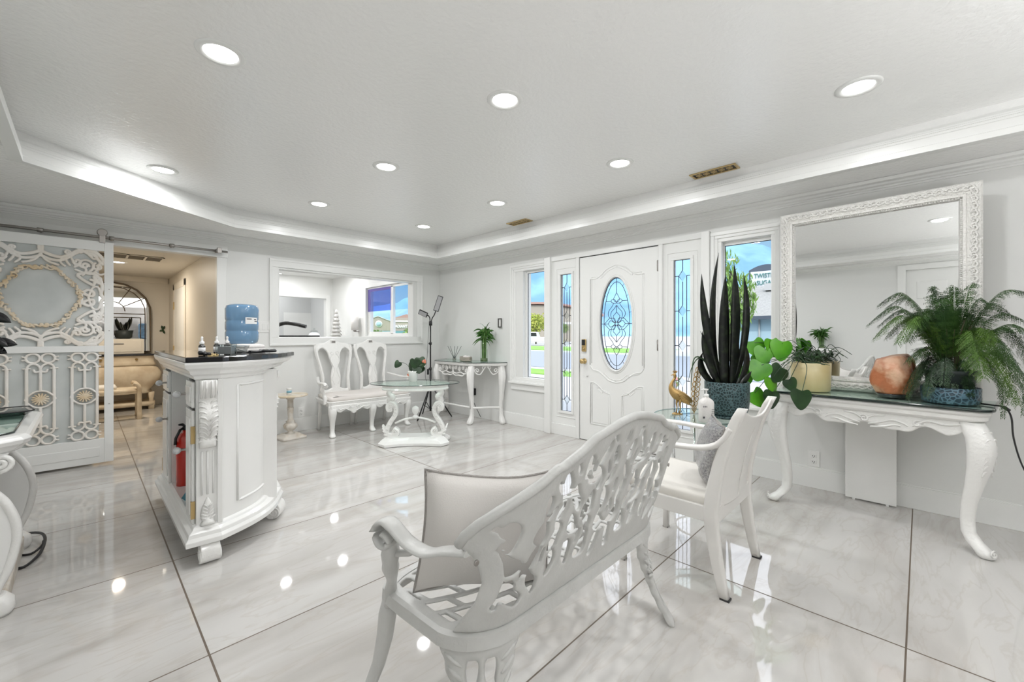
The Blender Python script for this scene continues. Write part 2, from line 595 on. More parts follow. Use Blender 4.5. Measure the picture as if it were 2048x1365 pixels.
def sheet(mb, F, u0, u1, v0, v1, nu, nv, mapf, th=0.01, soft=0.01, flatmin=0.25, smooth=True, gap=1e-4):
    """solid of every point with F > 0 on a surface; rounded towards its edges"""
    us = np.linspace(u0, u1, nu + 1)
    vs = np.linspace(v0, v1, nv + 1)
    U, V = np.meshgrid(us, vs, indexing='ij')
    A = F(U, V)
    A[0, :] = np.minimum(A[0, :], -1e-6)
    A[-1, :] = np.minimum(A[-1, :], -1e-6)
    A[:, 0] = np.minimum(A[:, 0], -1e-6)
    A[:, -1] = np.minimum(A[:, -1], -1e-6)
    idx, pts = {}, []

    def vert(key, u, v, a):
        if key not in idx:
            idx[key] = len(pts)
            pts.append((u, v, a))
        return idx[key]
    polys, walls = [], []
    for i in range(nu):
        for j in range(nv):
            cs = ((i, j), (i + 1, j), (i + 1, j + 1), (i, j + 1))
            vals = [A[c] for c in cs]
            if max(vals) <= 0:
                continue
            poly, kinds = [], []
            for k in range(4):
                c, d = cs[k], cs[(k + 1) % 4]
                a, b = vals[k], vals[(k + 1) % 4]
                if a > 0:
                    poly.append(vert(('g', c), us[c[0]], vs[c[1]], a))
                    kinds.append(0)
                if (a > 0) != (b > 0):
                    t = a / (a - b)
                    t = min(max(t, 0.02), 0.98)
                    key = ('e', min(c, d), max(c, d))
                    poly.append(vert(key, us[c[0]] + t * (us[d[0]] - us[c[0]]), vs[c[1]] + t * (vs[d[1]] - vs[c[1]]), 0.0))
                    kinds.append(1)
            if len(poly) < 3:
                continue
            polys.append(poly)
            m = len(poly)
            for k in range(m):
                if kinds[k] and kinds[(k + 1) % m]:
                    walls.append((poly[k], poly[(k + 1) % m]))
    n = len(pts)
    front, back = [], []
    for (u, v, a) in pts:
        p, nn = mapf(u, v)
        p = Vector(p)
        nn = Vector(nn)
        t = min(1.0, a / soft)
        h = th * 0.5 * (flatmin + (1 - flatmin) * math.sqrt(max(0, 1 - (1 - t) ** 2)))
        front.append(p + nn * h)
        back.append(p - nn * h)
    fs = [tuple(p) for p in polys] + [tuple(n + q for q in reversed(p)) for p in polys]
    mb.add(front + back, fs, smooth)
    mb.add([], [])
    o = len(mb.v) - 2 * n
    for a, b in walls:
        mb.f.append((o + b, o + a, o + n + a, o + n + b))
        mb.s.append(smooth)
    return mb

def rect_frame(mb, y0, y1, z0, z1, w, x0, x1):
    """picture-frame of four bars in a plane of constant x"""
    mb.box(x0, x1, y0, y1, z1 - w, z1)
    mb.box(x0, x1, y0, y1, z0, z0 + w)
    mb.box(x0, x1, y0, y0 + w, z0 + w, z1 - w)
    mb.box(x0, x1, y1 - w, y1, z0 + w, z1 - w)
    return mb

def rect_frame_y(mb, x0, x1, z0, z1, w, y0, y1):
    mb.box(x0, x1, y0, y1, z1 - w, z1)
    mb.box(x0, x1, y0, y1, z0, z0 + w)
    mb.box(x0, x0 + w, y0, y1, z0 + w, z1 - w)
    mb.box(x1 - w, x1, y0, y1, z0 + w, z1 - w)
    return mb

def wall_cells(mb, a0, a1, z0, z1, holes, put):
    """wall with rectangular holes, cut into boxes; put(a0, a1, z0, z1)"""
    As = sorted({a0, a1} | {h[0] for h in holes} | {h[1] for h in holes})
    for p, q in zip(As[:-1], As[1:]):
        mid = (p + q) / 2
        hs = sorted([(h[2], h[3]) for h in holes if h[0] < mid < h[1]])
        z = z0
        for lo, hi in hs:
            if lo > z:
                put(p, q, z, lo)
            z = hi
        if z < z1:
            put(p, q, z, z1)
# ================================================================ THE ROOM
XE = 3.945      # inner face of the east wall (entrance)
YN = 5.48       # inner face of the north wall (sliding door, pass-through)
XW = -0.80
YS = -2.4
ZC, ZS = 2.46, 2.28

struct(MB().box(-3, XE + 0.15, -2.6, 12, -0.1, 0), 'floor', 'floor')

# ceiling: raised tray, its risers, the soffit around it
tray = [(3.53, -2.0), (3.53, 4.94), (1.03, 4.98), (-0.33, 4.02), (-0.33, -2.0)]
rect = [(XE, YS), (XE, YN), (XE * 0 + 1.03, YN), (XW, YN), (XW, YS)]
cm = MB()
cm.add([(x, y, ZC) for x, y in tray], [(0, 1, 2, 3, 4)])
for i in range(5):
    j = (i + 1) % 5
    (ax, ay), (bx, by) = tray[i], tray[j]
    cm.add([(ax, ay, ZS), (bx, by, ZS), (bx, by, ZC), (ax, ay, ZC)], [(0, 1, 2, 3)])
    (cx, cy), (dx, dy) = rect[i], rect[j]
    cm.add([(ax, ay, ZS), (bx, by, ZS), (dx, dy, ZS), (cx, cy, ZS)], [(0, 1, 2, 3)])
struct(cm, 'ceiling', 'ceil')
struct(MB().box(-3, XE + 0.5, -2.9, 12, 2.62, 2.8), 'ceiling_roof', 'wall')

def sweep_poly(mb, poly, prof):
    """closed mitred moulding; prof = [(inward distance, z)]"""
    n = len(poly)
    area = sum(poly[i][0] * poly[(i + 1) % n][1] - poly[(i + 1) % n][0] * poly[i][1] for i in range(n))
    sgn = 1 if area > 0 else -1
    loops = []
    for i in range(n):
        p0, p1, p2 = (Vector(poly[(i + k) % n]) for k in (-1, 0, 1))
        e1, e2 = (p1 - p0).normalized(), (p2 - p1).normalized()
        n1, n2 = Vector((-e1.y, e1.x)) * sgn, Vector((-e2.y, e2.x)) * sgn
        m = (n1 + n2).normalized()
        m = m / max(0.2, m.dot(n1))
        loops.append([(p1.x + m.x * d, p1.y + m.y * d, z) for d, z in prof])
    k = len(prof)
    vs = [p for q in loops for p in q]
    fs = []
    for i in range(n):
        i2 = (i + 1) % n
        for j in range(k - 1):
            fs.append((i * k + j, i2 * k + j, i2 * k + j + 1, i * k + j + 1))
    mb.add(vs, fs)
    return mb

crown = [(0, 2.412), (0.012, 2.412), (0.016, 2.40), (0.026, 2.396), (0.026, 2.386), (0.034, 2.382), (0.034, 2.372),
         (0.044, 2.366), (0.046, 2.352), (0.052, 2.346), (0.052, 2.300), (0.058, 2.296), (0.058, 2.262), (0.0, 2.262), (0, 2.28)]
struct(sweep_poly(MB(), tray, crown), 'trim_1', 'trim')
wcrown = [(0, 2.205), (0.008, 2.205), (0.008, 2.216), (0.016, 2.220), (0.016, 2.230), (0.030, 2.238), (0.034, 2.250), (0.055, 2.258), (0.060, 2.279)]
struct(sweep_poly(MB(), [(XE, YS), (XE, YN), (XW, YN), (XW, YS)], wcrown), 'trim_2', 'trim')

# ---- east wall with its two windows and the entrance unit, and the window of the far room
em = MB()
holes_e = [(0.84, 1.28, 0.60, 2.01), (1.36, 3.26, 0.0, 2.10), (3.22, 3.66, 0.60, 2.01), (6.20, 7.95, 1.17, 2.12)]
wall_cells(em, -2.6, 9.75, 0, 2.62, [holes_e[0], holes_e[1], (3.26, 3.66, 0.60, 2.01), holes_e[3]],
           lambda a, b, lo, hi: em.box(XE, XE + 0.15, a, b, lo, hi))
struct(em, 'wall_east', 'wall')

nm = MB()
wall_cells(nm, XW - 0.3, XE, 0, 2.62, [(0.05, 1.013, 0, 2.035), (1.61, 3.46, 1.15, 1.975)],
           lambda a, b, lo, hi: nm.box(a, b, YN, YN + 0.12, lo, hi))
struct(nm, 'wall_north', 'wall')
wm = MB()
wall_cells(wm, -2.6, YN, 0, 2.62, [(-0.40, 0.54, 0, 2.12)], lambda a, b, lo, hi: wm.box(XW - 0.12, XW, a, b, lo, hi))
struct(wm, 'wall_west', 'wall')
struct(MB().box(XW, XE, YS - 0.12, YS, 0, 2.62), 'wall_south', P('bounce dimming wall', (0.16, 0.15, 0.14), 0.6))  # unseen wall painted dark to keep bounce light off the bench back

# panelled door in the west wall, seen in the big mirror
d = MB().box(XW - 0.08, XW - 0.04, -0.40, 0.54, 0.0, 2.12)
dw = struct(d, 'door_2', 'trim', bevel=0.003)
pm = MB()
for (a, b) in ((-0.29, 0.02), (0.12, 0.43)):
    for lo, hi in ((0.25, 0.9), (1.05, 1.6), (1.7, 1.95)):
        pm.box(XW - 0.045, XW - 0.03, a, b, lo, hi)
pm.build('door_panel', 'trim', dw, bevel=0.012)
cs = MB()
cs.box(XW, XW + 0.02, 0.54, 0.63, 0, 2.20).box(XW, XW + 0.02, -0.49, -0.40, 0, 2.20).box(XW, XW + 0.02, -0.40, 0.54, 2.12, 2.20)
struct(cs, 'trim_3', 'trim', bevel=0.004)

# ---- baseboards
bb = MB()
for a, b in ((YS, 1.36), (3.27, YN)):
    bb.box(XE - 0.016, XE, a, b, 0, 0.150)
    bb.box(XE - 0.010, XE, a, b, 0.150, 0.160)
struct(bb, 'baseboard_east', 'trim', bevel=0.002)
bb = MB()
bb.box(1.10, XE, YN - 0.016, YN, 0, 0.150).box(1.10, XE, YN - 0.010, YN, 0.150, 0.16)
struct(bb, 'baseboard_north', 'trim', bevel=0.002)
struct(MB().box(XW, XW + 0.016, 0.63, YN, 0, 0.15), 'baseboard_west', 'trim', bevel=0.002)
struct(MB().box(XW, XE, YS, YS + 0.016, 0, 0.15), 'baseboard_south', 'trim', bevel=0.002)

# ---- entrance unit: casings, sidelight panels, door
XF = XE - 0.03      # face of the entrance unit
u = MB()
u.box(XF, XE + 0.10, 1.36, 3.27, 2.062, 2.115)                 # head
u.box(XE - 0.055, XE + 0.10, 3.175, 3.265, 0, 2.115)            # left post, proud of the window
u.box(XE - 0.045, XE + 0.10, 1.352, 1.425, 0, 2.115)            # right post
u.box(XE - 0.038, XE + 0.10, 2.768, 2.812, 0, 2.062)            # door jambs
u.box(XE - 0.038, XE + 0.10, 1.790, 1.832, 0, 2.062)
struct(u, 'trim_4', 'trim', bevel=0.005)

def sidelight(n, y0, y1, gy0, gy1):
    gz0, gz1 = 0.29, 1.892
    m = MB()
    wall_cells(m, y0, y1, 0.0, 2.062, [(gy0, gy1, gz0, gz1)], lambda a, b, lo, hi: m.box(XE - 0.01, XE + 0.03, a, b, lo, hi))
    o = struct(m, 'window_%d' % n, 'trim')
    f = MB()
    rect_frame(f, gy0 - 0.028, gy1 + 0.028, gz0 - 0.028, gz1 + 0.028, 0.028, XE - 0.026, XE - 0.008)
    rect_frame(f, gy0 - 0.066, gy1 + 0.066, gz0 - 0.075, gz1 + 0.075, 0.008, XE - 0.016, XE - 0.008)
    f.build('window_frame', 'trim', o, bevel=0.006)
    b = MB().box(XE - 0.024, XE - 0.01, y0, y1, 0, 0.13)
    b.build('kick_board', 'trim', o, bevel=0.003)
    MB().box(XE + 0.005, XE + 0.010, gy0, gy1, gz0, gz1).build('glass_pane', 'texglass', o)
    # lead came: rails with diamonds
    c = MB()
    yc = (gy0 + gy1) / 2
    xl = XE + 0.002
    ln = lambda *p: c.tube([(xl, a, b) for a, b in p], 0.0036, 6)
    ln((gy0, gz0), (gy0, gz1))
    ln((gy1, gz0), (gy1, gz1))
    ln((gy0, gz1), (gy1, gz1))
    ln((gy0, gz0), (gy1, gz0))
    zs = [1.740, 1.408, 1.08, 0.748, 0.423]
    hw, hh = 0.038, 0.055
    ln((yc, gz1), (yc, zs[0] + hh))
    ln((yc, gz0), (yc, zs[-1] - hh))
    for k, z in enumerate(zs):
        ln((yc, z + hh), (yc + hw, z), (yc, z - hh), (yc - hw, z), (yc, z + hh))
        ln((gy0, z), (yc - hw, z))
        ln((yc + hw, z), (gy1, z))
        if k < 4:
            ln((yc - hw, z), (yc - hw, zs[k + 1]))
            ln((yc + hw, z), (yc + hw, zs[k + 1]))
            ln((yc, z - hh), (yc, zs[k + 1] + hh))
    c.build('lead_came', 'lead', o)
    bv = MB()
    for z in zs:
        bv.loft([[(xl, yc + a * hw * s_, z + b * hh * s_) for a, b in ((1, 0), (0, 1), (-1, 0), (0, -1))] for s_ in (0.95,)] +
                [[(xl - 0.006, yc + a * hw * 0.6, z + b * hh * 0.6) for a, b in ((1, 0), (0, 1), (-1, 0), (0, -1))]])
    bv.build('bevelled_diamond', 'clearacryl', o)
sidelight(1, 2.812, 3.175, 2.885, 3.040)
sidelight(2, 1.425, 1.790, 1.530, 1.685)

# door slab with its oval light
DY0, DY1, DZ0, DZ1 = 1.838, 2.762, 0.008, 2.052
oc, oz, oa, ob = 2.305, 1.300, 0.190, 0.490
dm = MB()
N = 72
def ray_rect(a):
    c, s_ = math.cos(a), math.sin(a)
    t = 1e9
    if abs(c) > 1e-9:
        t = min(t, ((DY1 if c > 0 else DY0) - oc) / c)
    if abs(s_) > 1e-9:
        t = min(t, ((DZ1 if s_ > 0 else DZ0) - oz) / s_)
    return oc + c * t, oz + s_ * t
angs = sorted([2 * PI * i / N for i in range(N)] + [math.atan2(z - oz, y - oc) % (2 * PI) for y in (DY0, DY1) for z in (DZ0, DZ1)])
n = len(angs)
fx, bx = XE - 0.022, XE + 0.022
rings = []
for x in (fx, bx):
    for kind in (0, 1):
        rings.append([(x, oc + (oa + 0.008) * math.cos(a), oz + (ob + 0.008) * math.sin(a)) if kind == 0 else (x, *ray_rect(a)) for a in angs])
vs = [p for r_ in rings for p in r_]
fs = []
for i in range(n):
    j = (i + 1) % n
    fs += [(i, j, n + j, n + i), (2 * n + i, 3 * n + i, 3 * n + j, 2 * n + j), (i, 2 * n + i, 2 * n + j, j), (n + i, n + j, 3 * n + j, 3 * n + i)]
dm.add(vs, fs)
door = struct(dm, 'door_1', 'trim')
struct(MB().box(XE + 0.03, XE + 0.034, DY0 - 0.008, oc - 0.25, 0, 2.062).box(XE + 0.03, XE + 0.034, oc + 0.25, DY1 + 0.008, 0, 2.062)
       .box(XE + 0.03, XE + 0.034, oc - 0.25, oc + 0.25, 1.83, 2.062).box(XE + 0.03, XE + 0.034, oc - 0.25, oc + 0.25, 0, 0.77), 'gap_shade_backing', 'black', door)  # black sheet behind the slab, darkening its gaps like shade
gs = MB()
gs.box(fx + 0.006, fx + 0.02, DY0 - 0.006, DY1 + 0.006, DZ1 + 0.0005, 2.0615)
gs.box(fx + 0.006, fx + 0.02, DY1 + 0.0005, DY1 + 0.0055, 0, 2.0615)
gs.box(fx + 0.006, fx + 0.02, DY0 - 0.0055, DY0 - 0.0005, 0, 2.0615)
gs.build('gap_shade_strips', 'black', door)  # black strips filling the door gaps, standing in for their shade
rm = MB()
el = [(fx - 0.004, oc + (oa + 0.012) * math.cos(2 * PI * i / 64), oz + (ob + 0.012) * math.sin(2 * PI * i / 64)) for i in range(64)]
rm.tube(el, 0.012, 8, closed=True, flat=1.0)
el = [(fx, oc + (oa + 0.030) * math.cos(2 * PI * i / 64), oz + (ob + 0.030) * math.sin(2 * PI * i / 64)) for i in range(64)]
rm.tube(el, 0.008, 8, closed=True)
rm.build('oval_rim', 'trim', door)
def bead(paths, r=0.007):
    m = MB()
    for p in paths:
        m.tube([(fx, a, b) for a, b in p], r, 8)
        cx_, cz_ = np.mean([q[0] for q in p]), np.mean([q[1] for q in p])
        m.tube([(fx, a + (0.02 if a < cx_ else -0.02), b + (0.02 if b < cz_ else -0.02)) for a, b in p], r * 0.6, 8)
    return m
def mir(p):
    return [(2 * oc - a, b) for a, b in reversed(p)]
top = smooth_path([(1.992, 1.80), (2.06, 1.80), (2.12, 1.83), (2.20, 1.89), (2.305, 1.925)], 8)
topline = [(1.985, 0.85), (1.985, 1.80)] + top
topline = topline + mir(topline)[1:]
low = smooth_path([(1.985, 0.85), (2.02, 0.80), (2.09, 0.785), (2.16, 0.74), (2.22, 0.695), (2.305, 0.675)], 8)
bead([topline, low + mir(low)[1:]]).build('panel_moulding', 'trim', door)
lp = [(1.99, 0.20), (1.99, 0.655)] + smooth_path([(1.99, 0.655), (2.04, 0.655), (2.10, 0.62), (2.16, 0.57), (2.235, 0.545)], 6)[1:] + [(2.235, 0.20), (1.99, 0.20)]
bead([lp, mir(lp)]).build('panel_moulding', 'trim', door)
g = MB()
g.add([(XE, oc + (oa + 0.01) * math.cos(2 * PI * i / 48), oz + (ob + 0.01) * math.sin(2 * PI * i / 48)) for i in range(48)], [tuple(range(48))])
gp = g.build('oval_glass', 'texglass', door)
# lead pattern, traced in centimetres from the oval's centre
lead = MB()
xl = XE - 0.006
def LP(pts, r=0.0032, both=True, sm=True):
    p = smooth_path(pts, 6) if (sm and len(pts) > 2) else pts
    for s_ in ((1, -1) if both else (1,)):
        lead.tube([(xl, oc - s_ * a / 100, oz + b / 100) for a, b in p], r, 6)
for aa, bb_, rr in ((18.6, 48.6, 0.0050), (15.3, 44.5, 0.0032)):
    lead.tube([(xl, oc + aa / 100 * math.cos(2 * PI * i / 60), oz + bb_ / 100 * math.sin(2 * PI * i / 60)) for i in range(60)], rr, 6, closed=True)
LP([(0, 48.6), (0, 33.0)], both=False)
LP([(0, -48.6), (0, -33.5)], both=False)
LP([(0, 33), (-2, 29.5), (-3.4, 26.5), (-2.4, 24), (0, 22.8)])
LP([(0, -33.5), (-2.2, -30.5), (-3.4, -27.5), (-2.4, -25.5), (0, -24)])
for zc in (24.2, -24.5):
    LP([(0.2, zc - 2.2), (3.0, zc - 2.2), (6.0, zc - 1.2), (6.2, zc + 1), (4.2, zc + 2), (1.8, zc + 1.0), (0, zc - 1.8)])
    LP([(6.3, zc), (13.0, zc)], sm=False)
for s_ in (1, -1):
    f = lambda pts: [(a, b * s_) for a, b in pts]
    LP(f([(3.5, 22), (5.5, 18.5), (9.2, 14), (10.2, 10.5), (9.2, 7.5), (7.0, 5.8)]))
    LP(f([(0.3, 19.5), (2.5, 16.5), (6.0, 13), (7.0, 9.5), (6.2, 6.0), (5.6, 4.8)]))
    LP(f([(0, 12.5), (2.2, 10), (3.8, 8.2), (2.8, 4.0), (0.8, 1.2)]))
    LP(f([(0.8, 1.2), (3.6, 2.2), (6.0, 5.6), (3.0, 6.0), (1.0, 2.6), (0.6, 1.6)]))
    LP(f([(1.6, 0.2), (5, 2.6), (7.4, 3.4), (10.2, 0)]))
    LP(f([(6.6, 5.9), (9.0, 5.6), (12.0, 2.6), (14.8, 0)]))
LP([(0, 19.5), (0, 12.5)], both=False)
LP([(0, -19.5), (0, -12.5)], both=False)
LP([(10.2, 0), (18.4, 0)], sm=False)
lead.tube([(xl, oc + 0.016 * math.cos(2 * PI * i / 16), oz + 0.016 * math.sin(2 * PI * i / 16)) for i in range(16)], 0.0022, 6, closed=True)
for a in (40, 62, 118, 140, 220, 242, 298, 320, 15, 165, 195, 345):
    c_, s_ = math.cos(R(a)), math.sin(R(a))
    lead.tube([(xl, oc + 0.153 * c_, oz + 0.445 * s_), (xl, oc + 0.186 * c_, oz + 0.486 * s_)], 0.0018, 6)
lead.build('lead_came', 'lead', gp)
def hardware():
    k = MB().box(fx - 0.022, fx, 2.672, 2.728, 0.995, 1.135)
    kp = k.build('keypad_lock', 'brass', door, bevel=0.008)
    MB().box(fx - 0.027, fx - 0.018, 2.678, 2.722, 1.065, 1.131).build('touch_screen', 'black', kp, bevel=0.003)
    MB().lathe([(0.018, 0), (0.018, 0.01), (0.008, 0.014), (0.008, 0.02)], 16, mat=Matrix.Translation((fx - 0.02, 2.70, 1.03)) @ Matrix.Rotation(-PI / 2, 4, 'Y')).build('thumb_turn', 'brass', kp)
    MB().lathe([(0.031, 0), (0.031, 0.008), (0.012, 0.012), (0.012, 0.030), (0.026, 0.042), (0.029, 0.055), (0.020, 0.066), (1e-5, 0.068)], 20,
               mat=Matrix.Translation((fx, 2.70, 0.888)) @ Matrix.Rotation(-PI / 2, 4, 'Y')).build('door_knob', 'brass', door)
    MB().lathe([(0.008, 0), (0.008, 0.012), (0.004, 0.014)], 12, mat=Matrix.Translation((fx, 2.66, 0.72)) @ Matrix.Rotation(-PI / 2, 4, 'Y')).build('door_stop_button', 'chrome', door)
    for z in (1.86, 1.08, 0.28):
        MB().box(fx - 0.008, fx + 0.012, 1.828, 1.848, z - 0.05, z + 0.05).lathe([(0.006, -0.055), (0.006, 0.055)], 10, (fx - 0.006, 1.838, z)).build('hinge', 'steel', door)
hardware()

# ---- the two tall windows beside the entrance unit
def tall_window(n, y0, y1, cy0, cy1):
    """glass y0..y1; casing cy0..cy1"""
    gz0, gz1 = 0.640, 1.975
    f = MB()
    rect_frame(f, cy0, cy1, 0.555, 2.095, 0.034, XE - 0.030, XE)
    rect_frame(f, cy0 + 0.030, cy1 - 0.030, 0.585, 2.065, 0.030, XE - 0.020, XE)
    rect_frame(f, cy0 + 0.055, cy1 - 0.055, 0.600, 2.040, 0.034, XE - 0.010, XE + 0.03)
    o = struct(f, 'window_%d' % n, 'trim', bevel=0.004)
    MB().box(XE - 0.050, XE, cy0 - 0.01, cy1 + 0.01, 0.552, 0.578).box(XE - 0.02, XE, cy0 + 0.01, cy1 - 0.01, 0.47, 0.552).build('window_sill', 'trim', o, bevel=0.005)
    s_ = MB()
    rect_frame(s_, y0 - 0.055, y1 + 0.055, gz0 - 0.055, gz1 + 0.055, 0.030, XE + 0.03, XE + 0.08)
    rect_frame(s_, y0 - 0.026, y1 + 0.026, gz0 - 0.026, gz1 + 0.026, 0.026, XE + 0.045, XE + 0.075)
    s_.build('window_frame', 'trim', o, bevel=0.003)
    rect_frame(MB(), y0 - 0.002, y1 + 0.002, gz0 - 0.002, gz1 + 0.002, 0.006, XE + 0.052, XE + 0.060).build('gasket', 'rubber', o)
    MB().box(XE + 0.060, XE + 0.066, y0, y1, gz0, gz1).build('glass_pane', 'glass', o)
tall_window(3, 3.27, 3.625, 3.20, 3.875)
tall_window(4, 0.862, 1.250, 0.790, 1.350)

# ---- frame of the pass-through opening in the north wall
f = MB()
rect_frame_y(f, 1.512, 3.622, 1.052, 2.088, 0.026, YN - 0.026, YN)
rect_frame_y(f, 1.530, 3.604, 1.070, 2.070, 0.080, YN - 0.018, YN)
rect_frame_y(f, 1.608, 3.464, 1.146, 1.980, 0.012, YN - 0.008, YN + 0.13)
wf = struct(f, 'window_5', 'trim', bevel=0.004)
MB().box(1.61, 3.46, YN + 0.055, YN + 0.060, 1.15, 1.975).build('glass_pane', 'glass', wf)

# header board above the sliding door opening
struct(MB().box(XW, 1.10, YN - 0.02, YN, 2.03, 2.155), 'trim_5', 'trim', bevel=0.004)
struct(MB().box(1.0, 1.09, YN - 0.012, YN, 0, 2.03), 'trim_6', 'trim', bevel=0.004)

# ---- hallway behind the sliding door
h = MB()
h.box(1.013, 1.13, YN + 0.12, 9.6, 0, 2.62)
h.box(-0.60, -0.48, YN + 0.12, 9.3, 0, 2.62)
h.box(-0.60, 1.13, 9.3, 9.42, 0, 2.62)
struct(h, 'wall_hallway', 'halltrim')
struct(MB().box(-0.6, 1.03, YN + 0.12, 9.42, 2.15, 2.2), 'ceiling_hallway', 'halltrim')
t = MB()
for a, b in ((7.55, 7.66), (8.62, 8.73)):
    t.box(1.0, 1.02, a, b, 0, 2.0)
t.box(1.0, 1.02, 7.55, 8.73, 1.9, 2.0)
t.box(0.99, 1.013, 6.3, 7.55, 0, 0.14).box(-0.48, 1.0, 9.28, 9.3, 0, 0.14)
t.box(-0.48, 1.0, 9.27, 9.3, 2.06, 2.15)
struct(t, 'trim_7', 'halltrim', bevel=0.004)
hd = struct(MB().box(1.004, 1.012, 7.66, 8.62, 0, 1.9), 'door_3', 'trim')
for z in (1.65, 0.95):
    MB().box(0.99, 1.006, 8.60, 8.63, z - 0.06, z + 0.06).build('hinge', 'brass', hd)

# ---- room seen through the pass-through
struct(MB().box(1.13, 2.62, 9.6, 9.72, 0, 2.62).box(3.80, XE, 9.6, 9.72, 0, 2.62).box(2.62, 3.80, 9.6, 9.72, 2.0, 2.62), 'wall_far_room', 'trim')
struct(MB().box(1.13, XE, YN + 0.12, 11.0, 2.46, 2.5), 'ceiling_far_room', 'trim')
t = MB()
t.box(2.53, 2.62, 9.57, 9.6, 0, 2.09).box(3.80, 3.89, 9.57, 9.6, 0, 2.09).box(2.62, 3.80, 9.57, 9.6, 2.0, 2.09)
struct(t, 'trim_8', 'trim', bevel=0.004)
struct(MB().box(2.0, 4.05, 11.0, 11.1, 0, 2.62).box(2.0, 2.1, 9.72, 11, 0, 2.62).box(3.98, 4.05, 9.72, 11, 0, 2.62), 'wall_alcove', P('alcove paint', (0.66, 0.67, 0.67), 0.5))

def wide_window():
    f = MB()
    rect_frame(f, 6.13, 8.02, 1.10, 2.19, 0.07, XE - 0.02, XE)
    o = struct(f, 'window_6', 'trim', bevel=0.004)
    s_ = MB()
    rect_frame(s_, 6.20, 7.95, 1.17, 2.12, 0.045, XE + 0.03, XE + 0.08)
    s_.box(XE + 0.03, XE + 0.08, 6.96, 7.04, 1.2, 2.1)
    rect_frame(s_, 7.04, 7.90, 1.21, 2.08, 0.035, XE + 0.035, XE + 0.065)
    s_.build('window_frame', 'trim', o, bevel=0.003)
    MB().box(XE + 0.055, XE + 0.060, 6.24, 7.91, 1.21, 2.08).build('glass_pane', 'glass', o)
    MB().box(XE + 0.070, XE + 0.073, 6.24, 7.91, 1.65, 2.08).build('tint_film', glass_mat('blue film', tint=(0.72, 0.87, 1.0), refl=0.6), o, )
    b = MB().box(XE + 0.020, XE + 0.024, 7.04, 7.93, 1.645, 2.09)
    b.build('sheer_blind', glass_mat('indigo sheer', tint=(0.66, 0.62, 0.84), refl=0.4), o)
wide_window()

# ================================================================ CEILING LIGHTS
def downlight(x, y, label, z=ZC, proto=[None], group='recessed lights in the raised ceiling'):
    if proto[0] is None:
        r_ = thing('recessed_light', label, 'ceiling light', (x, y, z), 0, group)
        MB().lathe([(0.066, -0.001), (0.072, -0.008), (0.092, -0.007), (0.098, -0.001), (0.098, 0.0)], 32).build('trim_ring', 'trim', r_)
        MB().lathe([(1e-5, -0.004), (0.066, -0.004), (0.066, 0.0)], 32).build('lens', 'lens', r_)
        proto[0] = r_
    else:
        r_ = proto[0].copy()
        C.objects.link(r_)
        r_.location = (x, y, z)
        r_['label'] = label
        r_['group'] = group
        for ch in proto[0].children:
            if ch.type == 'LIGHT':
                continue
            c_ = ch.copy()
            C.objects.link(c_)
            c_.parent = r_
    ld = bpy.data.lights.get('lamp glow')
    if ld is None:
        ld = bpy.data.lights.new('lamp glow', 'AREA')
        ld.shape = 'DISK'
        ld.size = 0.12
        ld.energy = LAMP_W
        ld.color = (0.985, 0.99, 1.0)
    lo = bpy.data.objects.new('lamp_glow', ld)
    C.objects.link(lo)
    lo.parent = r_
    lo.location = (0, 0, -0.012)
    return r_
for x, y, lb in ((0.43, 2.27, 'round recessed ceiling light at upper left, largest one above the counter'),
                 (1.597, 1.617, 'round recessed ceiling light, top of the middle column, high above the settee bench'),
                 (2.785, 0.23, 'round recessed ceiling light above the big framed mirror at right'),
                 (0.42, 4.19, 'round recessed ceiling light in the left corner nearest the sliding door'),
                 (1.597, 2.90, 'round recessed ceiling light, second of the middle column'),
                 (2.78, 1.60, 'round recessed ceiling light in front of the larger brass vent'),
                 (1.595, 4.19, 'round recessed ceiling light, farthest of the middle column, above the pass-through'),
                 (2.79, 2.93, 'round recessed ceiling light in front of the smaller brass vent'),
                 (2.785, 4.18, 'round recessed ceiling light nearest the far corner of the ceiling')):
    downlight(x, y, lb)
downlight(0.90, 0.09, 'recessed ceiling light seen only as a reflection in the big framed mirror', group='recessed light over the viewer')
for x, y, lb in ((2.06, 6.65, 'recessed light of the room behind the pass-through, mirrored in the floor at left'),
                 (2.9, 6.65, 'recessed light of the room behind the pass-through, near its window'),
                 (2.9, 8.9, 'recessed light seen through the pass-through near its upper left corner'),
                 (3.45, 8.3, 'recessed light seen at the top edge of the pass-through'),
                 (2.0, 8.2, 'recessed light of the room behind the pass-through, near its inner wall'),
                 (2.9, 10.4, 'added recessed light brightening the alcove beyond the far doorway, hidden from view')):  # last entry is an unseen lamp added to brighten the alcove
    downlight(x, y, lb, group='recessed lights of the room behind the pass-through')
downlight(0.3, 7.6, 'warm recessed light of the hallway', z=2.15, group='hallway recessed light')
for nm_, w_, test in (('far room glow', 6.5, lambda p: p.y > 6.2 and p.x > 1.5), ('small glow', 1.2, lambda p: abs(p.x - 0.9) < 0.01)):
    l2 = bpy.data.lights['lamp glow'].copy()
    l2.name = nm_
    l2.energy = w_
    for o in list(C.objects):
        if o.type == 'LIGHT' and o.parent and test(o.parent.location) and abs(o.parent.location.y - 7.6) > 0.01:
            o.data = l2
hl = bpy.data.lights.new('hall glow', 'AREA')
hl.shape = 'DISK'
hl.size = 0.12
hl.energy = 13
hl.color = (1.0, 0.88, 0.72)
for o in list(C.objects):
    if o.type == 'LIGHT' and o.parent and abs(o.parent.location.y - 7.6) < 0.01:
        o.data = hl

